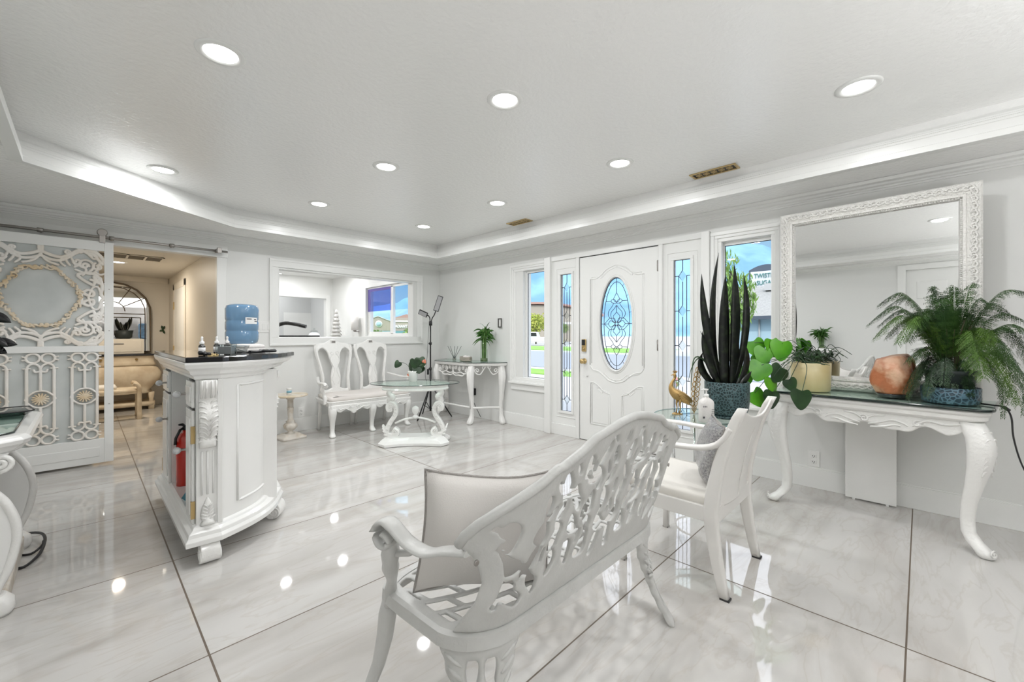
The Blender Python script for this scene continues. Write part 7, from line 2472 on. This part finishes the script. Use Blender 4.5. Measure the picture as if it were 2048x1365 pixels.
def black_plant():
    o = Vector((-0.352, 3.19, 0.7625))
    r_ = thing('black_leaf_plant', 'black glossy-leaved plant in a dark vase cut off by the left edge', 'plant', o)
    MB().lathe([(0.035, 0), (0.04, 0.01), (0.055, 0.08), (0.035, 0.15), (0.028, 0.16)], 20).build('vase', 'darkpot', r_)
    rng = random.Random(5)
    st = MB()
    for k in range(12):
        a = rng.uniform(0, 6.28)
        z = 0.26 + 0.34 * k / 12
        dirv = Vector((math.cos(a), math.sin(a), 0))
        if k in (9, 10, 11, 6):
            dirv = (RV * 1 + FV * rng.uniform(-.3, .3)).normalized()
        b_ = Vector((0, 0, z))
        L_ = (0.115, 0.095, 0.12, 0.085, 0.13)[k % 5]
        m = MB()
        blade(m, b_, b_ + dirv * L_ + Vector((0, 0, rng.uniform(-0.05, 0.02))), 0.048, (0, 0, 0.012), 9, 0.25, 0.55, face=-FV + Vector((0, 0, 0.3)))
        m.build('leaf', 'black', r_)
    st.tube([(0, 0, 0.02), (0.004, 0, 0.3), (0, 0, 0.60)], 0.004, 6)
    st.build('stem', 'stem', r_)
black_plant()
m = MB()
m.tube(smooth_path([(-0.30, 3.72, 0.012), (-0.235, 3.70, 0.03), (-0.175, 3.58, 0.05), (-0.155, 3.44, 0.05), (-0.170, 3.32, 0.025), (-0.215, 3.24, 0.008), (-0.26, 3.26, 0.008)], 7), 0.0068, 8)
m.tube(smooth_path([(-0.24, 3.42, 0.008), (-0.20, 3.40, 0.01), (-0.165, 3.43, 0.03), (-0.16, 3.46, 0.045)], 6), 0.006, 8)
tag(m.build('power_cord', 'cord'), 'thick black cable looped on the floor beside the left desk', 'cord')

# west side: seen only in the mirror
r_ = thing('plant_pedestal', 'tall white pedestal by the west wall, seen in the big mirror under a bamboo vase', 'stand', (-0.60, 1.50, 0))
MB().sweepz([(0, 0, 0, 0.14, 0.14), (0, 0, 0.05, 0.14, 0.14), (0, 0, 0.06, 0.11, 0.11), (0, 0, 0.90, 0.11, 0.11), (0, 0, 0.92, 0.14, 0.14), (0, 0, 0.97, 0.14, 0.14)], 24, 9).build('column', 'white', r_)
bamboo_plant((-0.60, 1.50, 0.972), 'bamboo in a short glass vase reflected in the big mirror', 0.14, 0.24, 0.20, 12)

# ================================================================ HALLWAY FURNITURE
def dresser():
    d = thing('dresser', 'worn ivory bombe chest with dark top at the end of the hallway', 'dresser', (0.36, 8.98, 0))
    W = 0.46
    secs = []
    for z, a in ((0.26, 0.40), (0.30, 0.36), (0.38, 0.42), (0.48, 0.50), (0.58, 0.515), (0.66, 0.47), (0.70, 0.42)):
        secs.append((0, 0.02, z, a, 0.22 + (a - 0.4) * 0.4))
    MB().sweepz(secs, 28, 6).build('bombe_body', 'distress', d)
    MB().sweepz([(0, 0.02, 0.70, 0.43, 0.235), (0, 0.02, 0.715, 0.45, 0.25), (0, 0.02, 0.76, 0.42, 0.23), (0, 0.02, 0.84, 0.42, 0.23), (0, 0.02, 0.855, 0.44, 0.245)], 28, 8).build('frieze', 'distress', d)
    MB().box(-0.45, 0.45, -0.24, 0.27, 0.857, 0.885).build('dark_top', 'blackstone', d, bevel=0.004)
    MB().sweepz([(0, 0.02, 0.06, 0.43, 0.24), (0, 0.02, 0.12, 0.43, 0.24)], 24, 8).build('lower_shelf', 'distress', d)
    for x in (-0.38, 0.38):
        for y in (-0.16, 0.2):
            MB().sweepz([(x, y, 0, 0.035, 0.035), (x, y, 0.06, 0.04, 0.04), (x, y, 0.14, 0.025, 0.025), (x, y, 0.27, 0.04, 0.04)], 12, 3).build('leg', 'distress', d)
    for x in (-0.2, 0.2):
        MB().lathe([(0.012, 0), (0.018, 0.01), (1e-5, 0.02)], 12, mat=Matrix.Translation((x, -0.22, 0.80)) @ Matrix.Rotation(PI / 2, 4, 'X')).build('knob', 'brass', d)
dresser()
r_ = thing('arched_mirror', 'tall arched mirror with segmented sunburst top above the hallway chest', 'mirror', (0.30, 9.22, 0.905))
m = MB()
arch = [(-0.46, 0.0)] + [(-0.46, 0.60)] + [(-0.46 * math.cos(R(a)), 0.66 + 0.46 * math.sin(R(a))) for a in range(10, 171, 20)] + [(0.46, 0.60), (0.46, 0.0)]
m.add([(x, 0, z) for x, z in arch], [tuple(range(len(arch)))])
m.build('mirror_glass', 'mirror', r_)
f = MB()
pts = [(x, -0.012, z) for x, z in arch]
f.tube(pts, 0.014, 8, closed=True)
in_ = [(x * 0.86, -0.010, (z - 0.66) * 0.86 + 0.66 if z > 0.6 else z) for x, z in arch]
f.tube(in_, 0.006, 6)
f.tube([(-0.40, -0.01, 0.62), (0.40, -0.01, 0.62)], 0.006, 6)
f.tube([(-0.34, -0.01, 0.56), (0.34, -0.01, 0.56)], 0.006, 6)
f.tube([(0.34, -0.01, 0.56), (0.34, -0.01, 0.02)], 0.005, 6).tube([(-0.34, -0.01, 0.56), (-0.34, -0.01, 0.02)], 0.005, 6)
f.tube([(0.15 * math.cos(R(a)), -0.01, 0.66 + 0.15 * math.sin(R(a))) for a in range(0, 181, 20)], 0.006, 6)
for a in range(30, 151, 30):
    f.tube([(0.15 * math.cos(R(a)), -0.01, 0.66 + 0.15 * math.sin(R(a))), (0.46 * math.cos(R(a)), -0.01, 0.66 + 0.46 * math.sin(R(a)))], 0.006, 6)
f.build('lattice_frame', P('antique bronze', (0.13, 0.10, 0.07), 0.4, metal=0.6), r_)
r_ = thing('drawer_box', 'pale flat drawer box standing on the hallway chest in place of a reflection in the arched mirror', 'box', (0.34, 9.02, 0.886))  # box, bowl and stone stand in for what the mirror reflects
MB().box(-0.32, 0.32, -0.12, 0.12, 0, 0.235).build('box', 'halltrim', r_, bevel=0.006)
MB().box(-0.29, 0.29, -0.128, -0.118, 0.03, 0.205).build('drawer', 'halltrim', r_, bevel=0.004)
MB().box(-0.08, 0.08, -0.140, -0.126, 0.150, 0.165).build('handle', 'steel', r_)
r_ = thing('potted_succulent', 'dark succulent in a black bowl on the hallway drawer box, in place of a mirror reflection', 'plant', (0.43, 9.0, 1.1225))
MB().lathe([(0.07, 0), (0.09, 0.02), (0.11, 0.13), (0.10, 0.13), (1e-5, 0.11)], 24).build('bowl', 'darkpot', r_)
m = MB()
for k, (a, h_) in enumerate(((-0.10, 0.22), (0.10, 0.24), (-0.05, 0.16), (0.05, 0.17), (0.0, 0.12))):
    blade(m, (a * 0.2, 0, 0.11), (a * 0.9, 0.01 * k, 0.11 + h_), 0.055, (a * 0.1, 0, 0), 8, 0.5, 0.5)
m.build('leaves', 'snake', r_)
r_ = thing('brown_stone', 'rounded brown stone beside the black bowl on the hallway drawer box, in place of a mirror reflection', 'stone', (0.235, 8.99, 1.1225))
MB().ball((0, 0, 0.062), 0.075, 14, sz=0.82).build('stone', P('brown stone', (0.20, 0.08, 0.04), 0.5, bump=(20, 0.6, 0.02)), r_)
r_ = thing('vanity_bench', 'low worn white bench with curved ends before the hallway chest', 'bench', (0.20, 8.0, 0))
m = MB().sweepz([(0, 0, 0.36, 0.33, 0.19), (0, 0, 0.40, 0.34, 0.20), (0, 0, 0.43, 0.33, 0.19)], 24, 6)
m.build('seat', 'distress', r_)
for x in (-0.33, 0.33):
    for y in (-0.16, 0.16):
        MB().tube(smooth_path([(x, y, 0), (x, y, 0.35), (x * 0.97, y, 0.47), (x * 0.80, y, 0.50)], 5), 0.026, 8).build('leg', 'distress', r_)
r_ = thing('folded_cloth', 'folded pale cloth on the low hallway bench', 'cloth', (0.18, 7.98, 0.431))
MB().sweepz([(0, 0, 0, 0.12, 0.10), (0, 0, 0.03, 0.125, 0.105), (0, 0, 0.06, 0.11, 0.09)], 20, 4).build('cloth', 'cream', r_)
r_ = thing('wall_hook', 'small dark leaf-shaped hook on the hallway wall beside the arched mirror', 'hook', (0.93, 9.295, 1.27))
m = MB()
for a in (60, 110, 200, 300):
    blade(m, (0, -0.01, 0), (0.05 * math.cos(R(a)), -0.02, 0.08 * math.sin(R(a))), 0.03, (0, 0, 0), 6, 0.3, 0.5, face=(0, 1, 0))
m.build('leaves', 'leafdark', r_)

# ================================================================ IN THE ROOM BEHIND THE PASS-THROUGH
r_ = thing('arm_lamp', 'black curved lamp arm rising behind the pass-through at its left side', 'lamp', (2.10, 7.3, 0))
MB().lathe([(0.16, 0), (0.16, 0.02), (0.02, 0.03), (0.015, 1.02)], 20).build('stand', 'black', r_)
MB().tube(smooth_path([(0.0, 0, 1.0), (-0.06, -0.02, 1.13), (-0.04, 0.0, 1.27), (0.12, -0.10, 1.37), (0.36, -0.30, 1.315)], 6), 0.030, 8).build('arm', 'black', r_)
r_ = thing('treatment_bed', 'dark edged treatment bed partly visible through the pass-through', 'bed', (1.95, 6.45, 0))
MB().sweepz([(0, 0, 0, 0.18, 0.3), (0, 0, 0.1, 0.15, 0.25), (0, 0, 0.98, 0.15, 0.25)], 20, 6).build('pedestal', 'white', r_)
MB().box(-0.28, 0.32, -0.5, 0.5, 0.98, 1.10).build('mattress', 'white', r_, bevel=0.03)
MB().box(-0.28, 0.32, -0.505, 0.505, 1.155, 1.175).build('black_edge', 'black', r_)
r_ = thing('white_cabinet', 'low white cabinet against the far wall behind the pass-through', 'cabinet', (3.55, 8.9, 0))
MB().box(-0.35, 0.33, -0.35, 0.35, 0, 1.0).build('body', 'white', r_, bevel=0.005)
r_ = thing('glass_jar', 'round glass jar with lid seen at the lower edge of the pass-through', 'jar', (3.22, 8.72, 1.002))
MB().lathe([(0.07, 0), (0.11, 0.03), (0.13, 0.11), (0.10, 0.20), (0.06, 0.23)], 24).build('jar', P('milky glass', (0.66, 0.68, 0.70), 0.1, coat=0.5), r_)
MB().lathe([(0.07, 0.23), (0.07, 0.26), (0.02, 0.28), (0.02, 0.31), (1e-5, 0.32)], 20).build('lid', 'clearacryl', r_)
r_ = thing('white_table_tree', 'slim white decorative cone tree behind the pass-through', 'ornament', (3.64, 8.66, 1.002))
m = MB()
for k in range(9):
    z = 0.02 + 0.075 * k
    r0 = 0.13 * (1 - k / 9.5) + 0.012
    m.lathe([(r0, z), (r0 * 0.55, z + 0.075), (r0 * 0.3, z + 0.085)], 14, twist=lambda rr, zz, a: rr * (1 + 0.16 * math.cos(a * 7)))
m.build('tree', 'mirrorframe', r_)
r_ = thing('wall_sconce', 'white cylindrical wall lamp left of the far room window', 'lamp', (XE - 0.01, 8.25, 1.25))
MB().lathe([(0.07, 0.03), (0.07, 0.33), (0.065, 0.33)], 24, (-0.09, 0, 0)).build('shade', 'towel', r_)
MB().box(-0.10, 0.0, -0.01, 0.01, -0.01, 0.01).lathe([(0.03, 0), (0.03, 0.03)], 12, (-0.09, 0, 0)).build('bracket', 'steel', r_)
r_ = thing('wall_poster', 'pale blank board on the alcove wall behind the far doorway', 'board', (3.66, 10.99, 1.45))
MB().box(-0.32, 0.32, -0.012, 0, -0.45, 0.28).build('board', 'trim', r_)
# ================================================================ OUTDOORS
GZ = -0.16
M['asphalt'] = P('sunlit asphalt', (0.25, 0.28, 0.31), 0.9, bump=(3, 0.2))
M['concrete'] = P('pale concrete', (0.44, 0.44, 0.43), 0.9)
M['grass'] = P('lawn', (0.12, 0.32, 0.03), 0.9, var=((0.22, 0.42, 0.06), 2))
M['stucco'] = P('beige stucco', (0.36, 0.32, 0.26), 0.9)
M['bluewall'] = P('pale blue painted wall', (0.36, 0.50, 0.56), 0.8)
M['shingle'] = P('grey roof shingles', (0.24, 0.24, 0.23), 0.9, bump=(6, 0.6, 0.05), var=((0.31, 0.31, 0.29), 9))
M['treegreen'] = P('street tree green', (0.10, 0.22, 0.04), 0.8, var=((0.22, 0.34, 0.07), 1.5))
M['treeyellow'] = P('yellow green tree', (0.26, 0.34, 0.04), 0.8, var=((0.42, 0.42, 0.08), 1.2))
M['mountain'] = P('haze tinted mountain rock', (0.12, 0.26, 0.40), 1.0, var=((0.22, 0.40, 0.54), 0.012, 0.4, 0.6))  # distance haze is mixed into the rock colour
M['signframe'] = P('dark sign frame', (0.06, 0.08, 0.11), 0.6)

struct(MB().box(4.1, 700, -300, 700, GZ - 0.3, GZ - 0.02), 'ground', 'concrete')
tag(struct(MB().box(13.5, 26.6, -200, 400, GZ - 0.02, GZ), 'ground_road', 'asphalt'), 'asphalt road passing in front of the building', None)
struct(MB().box(11.0, 12.5, 6, 200, GZ - 0.02, GZ + 0.01), 'ground_verge', 'grass')
struct(MB().box(29.0, 38.6, 16, 200, GZ - 0.02, GZ + 0.02), 'ground_lawn', 'grass')

# mountain range
m = MB()
N_, K_ = 160, 10
rng = random.Random(1)
vs = []
for i in range(N_ + 1):
    az = R(-25 + 130 * i / N_)            # measured from +Y towards +X
    deg = math.degrees(az)
    prof = float(np.interp(deg, [-25, 5, 28, 33, 40, 48, 55, 66, 70, 72, 74.5, 78, 84, 105], [0.04, 0.05, 0.070, 0.10, 0.155, 0.20, 0.205, 0.185, 0.190, 0.197, 0.198, 0.180, 0.165, 0.14]))
    nz = 0.010 * noise.noise(Vector((deg * 0.35, 0, 0))) + 0.004 * noise.noise(Vector((deg * 1.5, 3, 0)))
    dist = 760
    for k in range(K_ + 1):
        t = k / K_
        rr = dist - 330 * (1 - t) + 14 * noise.noise(Vector((deg * 0.7, t * 6, 1)))
        h_ = (prof + nz) * dist * (t ** 1.25) * (1 + 0.10 * noise.noise(Vector((deg * 0.9, t * 5, 4))) * (1 - t))
        vs.append((rr * math.sin(az), rr * math.cos(az), -2 + h_))
fs = [(i * (K_ + 1) + k, (i + 1) * (K_ + 1) + k, (i + 1) * (K_ + 1) + k + 1, i * (K_ + 1) + k + 1) for i in range(N_) for k in range(K_)]
m.add(vs, fs, True)
tag(m.build('mountain_range', 'mountain'), 'pale blue hazy mountain range on the horizon beyond the street', 'mountain')

def leafy(m, c, r, n, s, rng, squash=1.0, droop=False):
    for _ in range(n):
        while True:
            p = Vector((rng.uniform(-1, 1), rng.uniform(-1, 1), rng.uniform(-1, 1)))
            if 0.35 < p.length < 1:
                break
        p = Vector((p.x * r, p.y * r, p.z * r * squash)) + Vector(c)
        a = Vector((rng.gauss(0, 1), rng.gauss(0, 1), rng.gauss(0, 1) if not droop else -2.5)).normalized()
        b = a.cross(Vector((rng.gauss(0, 1), rng.gauss(0, 1), rng.gauss(0, 1)))).normalized()
        w = s * (0.22 if droop else 0.5)
        m.add([p - b * w, p + a * s, p + b * w, p - a * s], [(0, 1, 2, 3)])

def tree(name, label, loc, h, r, mat, seed, squash=0.8, n=900, s=0.16, droop=False, trunk=0.3):
    r_ = thing(name, label, 'tree', loc)
    rng = random.Random(seed)
    MB().tube([(0, 0, 0), (0.05, 0, h * 0.5), (0, 0, h * 0.8)], [0.04 * h * 0.6, 0.03 * h * 0.6, 0.01 * h], 8).build('trunk', 'stem', r_)
    m = MB()
    for k in range(7):
        a = rng.uniform(0, 6.28)
        q = rng.uniform(0.2, 0.6) * r
        leafy(m, (q * math.cos(a), q * math.sin(a), h - r * squash * rng.uniform(0.6, 1.6)), r * 0.62, n // 7, s, rng, squash, droop)
    m.build('crown', mat, r_, fix=False)

tree('conifer_tree', 'drooping green tree before the mountains in the right-hand window', (23.2, 6.95, GZ), 5.75, 1.15, 'treegreen', 3, 1.8, 1500, 0.20, True)
tree('street_tree', 'yellow green street tree before the arched building in the left window', (47.2, 41.2, GZ), 5.0, 2.9, 'treeyellow', 4, 0.75, 2200, 0.20)
tree('street_tree', 'smaller green tree at the right of the left window, behind the lawn', (52.0, 40.4, GZ), 4.2, 1.6, 'treegreen', 5, 0.75, 1000, 0.18)
tree('street_tree', 'green tree before the shop with the white lettering, in the far room window', (30.2, 48.2, GZ), 2.75, 1.7, 'treegreen', 6, 0.7, 1500, 0.2)
tree('street_tree', 'small green tree beneath the round gable window, in the far room window', (25.0, 48.5, GZ), 2.0, 1.2, 'treegreen', 8, 0.7, 800, 0.18)
r_ = tag(bpy.data.objects.new('shrub_row', None), 'low dry shrubs beside the white pickup on the far lawn', 'shrub')
C.objects.link(r_)
r_.location = (40.0, 31.6, GZ)
m = MB()
leafy(m, (0, 0, 0.5), 0.9, 500, 0.14, random.Random(3), 0.6)
m.build('foliage', 'treeyellow', r_, fix=False)

# bakery with shingle roof
b = thing('shop_building', 'pale blue low building with grey shingle roof across the street', 'building', (27, 2.5, GZ))
MB().box(0, 9, -9, 6.6, 0, 2.45).build('wall', 'bluewall', b)
MB().add([(-0.5, -9.5, 2.40), (-0.5, 7.0, 2.40), (6.0, 7.0, 4.75), (6.0, -9.5, 4.75), (9.5, 7.0, 3.4), (9.5, -9.5, 3.4)], [(0, 1, 2, 3), (3, 2, 4, 5), (1, 4, 2), (0, 3, 5)]).build('roof', 'shingle', b)
MB().box(-0.55, -0.45, -9.5, 7.0, 2.22, 2.42).build('fascia', 'signframe', b)
MB().tube([(-0.06, 4.1, 0), (-0.06, 4.1, 2.3)], 0.045, 8).build('downpipe', 'concrete', b)
MB().box(4.4, 5.2, 3.2, 4.9, 4.3, 4.75).build('roof_vent_box', 'concrete', b)

def text_mesh(txt, size, mat, parent, loc, rot, depth=0.02, align='CENTER', name='lettering', sx=1.0, bold=0.0):
    cu = bpy.data.curves.new('tmp', 'FONT')
    cu.body = txt
    cu.size = size
    cu.extrude = depth
    cu.align_x = align
    cu.offset = bold
    o = bpy.data.objects.new('tmp', cu)
    C.objects.link(o)
    bpy.context.view_layer.update()
    dg = bpy.context.evaluated_depsgraph_get()
    me = bpy.data.meshes.new_from_object(o.evaluated_get(dg))
    bpy.data.objects.remove(o)
    me.materials.clear()
    me.materials.append(M[mat] if isinstance(mat, str) else mat)
    t = bpy.data.objects.new(name, me)
    C.objects.link(t)
    t.parent = parent
    t.location = loc
    t.rotation_euler = rot
    t.scale = (sx, 1, 1)
    return t
s_ = thing('shop_sign', 'white arched rooftop sign with dark frame and green lettering in the right-hand window', 'sign', (34.6, 8.05, 4.25))
def arch_poly(w, h, rise, x, n=14):
    return [(-w, 0)] + [(w * (-1 + 2 * i / n), h + rise * (1 - (-1 + 2 * i / n) ** 2)) for i in range(n + 1)] + [(w, 0)]
MB().prism(arch_poly(1.12, 1.72, 0.36, 0), 0.0, 0.30, fn=lambda a, b_, h_: (h_, a, b_)).build('frame', 'signframe', s_)
MB().prism([(-0.98, 0.0), (-0.98, 1.60), (0.98, 1.60), (0.98, 0.0)], -0.05, 0.02, fn=lambda a, b_, h_: (h_, a, b_)).build('face_panel', P('sign face white', (0.62, 0.64, 0.66), 0.6), s_)
sg = P('sage lettering', (0.05, 0.20, 0.18), 0.6)
text_mesh('TWISTED', 0.46, sg, s_, (-0.09, 0.0, 1.12), (PI / 2, 0, -PI / 2), sx=0.78)
text_mesh('SUGAR', 0.46, sg, s_, (-0.09, 0.0, 0.60), (PI / 2, 0, -PI / 2), sx=0.80)

# arched building in the left window
b = thing('arched_building', 'beige building with low arched roof behind the yellow green tree', 'building', (64, 55.5, GZ))
b.rotation_euler = (0, 0, R(-42))
m = MB()
n_ = 20
poly = [(-14, 0)] + [(-14 + 28 * i / n_, 5.0 + 2.4 * (1 - (-1 + 2 * i / n_) ** 2)) for i in range(n_ + 1)] + [(14, 0)]
m.prism(poly, 0, 14, fn=lambda a, bb_, h_: (a, h_, bb_))
m.build('wall', 'stucco', b)
roofp = [(-14.6 + 29.2 * i / n_, 5.1 + 2.5 * (1 - (-1 + 2 * i / n_) ** 2)) for i in range(n_ + 1)] + [(14.6 - 29.2 * i / n_, 5.5 + 2.5 * (1 - (-1 + 2 * i / n_) ** 2)) for i in range(n_ + 1)]
MB().prism(roofp, -0.5, 14, fn=lambda a, bb_, h_: (a, h_, bb_)).build('roof', P('weathered red roof', (0.42, 0.25, 0.20), 0.8), b)
MB().box(-13, 13, -0.08, 0.0, 3.6, 3.9).build('white_band', 'paper', b)

# shop with white lettering
b = thing('plaza_building', 'beige shop front with gable, round window and white lettering, in the far room window', 'building', (35.7, 63.6, GZ))
b.rotation_euler = (0, 0, math.atan2(-0.489, 0.872))
MB().box(-0.1, 14, 0, 8, 0, 3.62).build('wall', 'stucco', b)
MB().box(-0.1, 14, -0.15, 0, 3.58, 3.80).build('white_cornice', 'paper', b)
MB().box(0.2, 14, 1.5, 8, 3.6, 4.35).build('parapet', 'stucco', b)
g = MB().prism([(-4.6, 0), (-4.6, 3.3), (-1.9, 4.40), (0.3, 3.5), (0.3, 0)], -0.5, 4, fn=lambda a, bb_, h_: (a, h_, bb_)).build('gable', 'stucco', b)
MB().tube([(-4.7, -0.55, 3.32), (-1.9, -0.55, 4.46), (0.4, -0.55, 3.52)], 0.09, 6).build('gable_trim', 'concrete', g)
MB().lathe([(0.56, 0), (0.56, 0.1), (1e-5, 0.1)], 24, mat=Matrix.Translation((-1.75, -0.5, 3.18)) @ Matrix.Rotation(PI / 2, 4, 'X')).build('round_window', 'paper', g)
MB().lathe([(0.42, 0.10), (0.42, 0.14), (1e-5, 0.14)], 24, mat=Matrix.Translation((-1.75, -0.5, 3.18)) @ Matrix.Rotation(PI / 2, 4, 'X')).build('round_pane', 'bluewall', g)
MB().box(-4.4, 13.8, -0.56, -0.2, 0.3, 2.05).build('shop_windows', P('teal shop glass', (0.12, 0.28, 0.32), 0.2), b)
MB().add([(0.8, 2, 4.35), (4.6, 2, 4.35), (2.8, 2, 5.0), (0.8, 5, 4.35), (4.6, 5, 4.35), (2.8, 5, 5.0)], [(0, 1, 2), (3, 5, 4), (0, 2, 5, 3), (1, 4, 5, 2)]).build('roof_dormer', P('brown roof tile', (0.36, 0.22, 0.17), 0.8), b)
text_mesh('RADIANT', 0.62, 'paper', b, (0.55, -0.10, 2.62), (PI / 2, 0, 0), depth=0.06, align='LEFT', sx=0.85, bold=0.035)

# white pickup
c = thing('pickup_truck', 'white pickup truck parked beyond the lawn in the left window', 'car', (41.5, 36.4, GZ))
c.rotation_euler = (0, 0, R(125))
MB().prism([(-2.7, 0.45), (-2.7, 1.05), (-0.6, 1.10), (-0.45, 1.75), (0.95, 1.75), (1.45, 1.15), (2.55, 1.05), (2.75, 0.45)], -0.95, 0.95, fn=lambda a, bb_, h_: (a, h_, bb_)).build('body', 'white', c, bevel=0.05)
MB().prism([(-0.35, 1.18), (-0.28, 1.66), (0.88, 1.66), (1.22, 1.18)], -0.965, 0.965, fn=lambda a, bb_, h_: (a, h_, bb_)).build('side_windows', 'black', c)
for x in (-1.75, 1.8):
    for y in (-0.95, 0.75):
        MB().lathe([(0.18, -0.1), (0.40, -0.1), (0.40, 0.12), (0.18, 0.12)], 18, mat=Matrix.Translation((x, y + 0.1, 0.40)) @ Matrix.Rotation(PI / 2, 4, 'X')).build('wheel', 'rubber', c)
# low pink flowering shrub outside the entrance, glimpsed through the lead glass
r_ = thing('flowering_shrub', 'pink flowering shrub outside, glimpsed through the leaded glass beside the door', 'shrub', (6.6, 3.3, GZ))
m = MB()
leafy(m, (0, 0, 0.45), 0.55, 500, 0.06, random.Random(13), 0.7)
m.build('foliage', 'treegreen', r_, fix=False)
m = MB()
leafy(m, (0, 0, 0.5), 0.58, 260, 0.05, random.Random(14), 0.7)
m.build('flowers', P('pink petals', (0.75, 0.22, 0.28), 0.7), r_, fix=False)
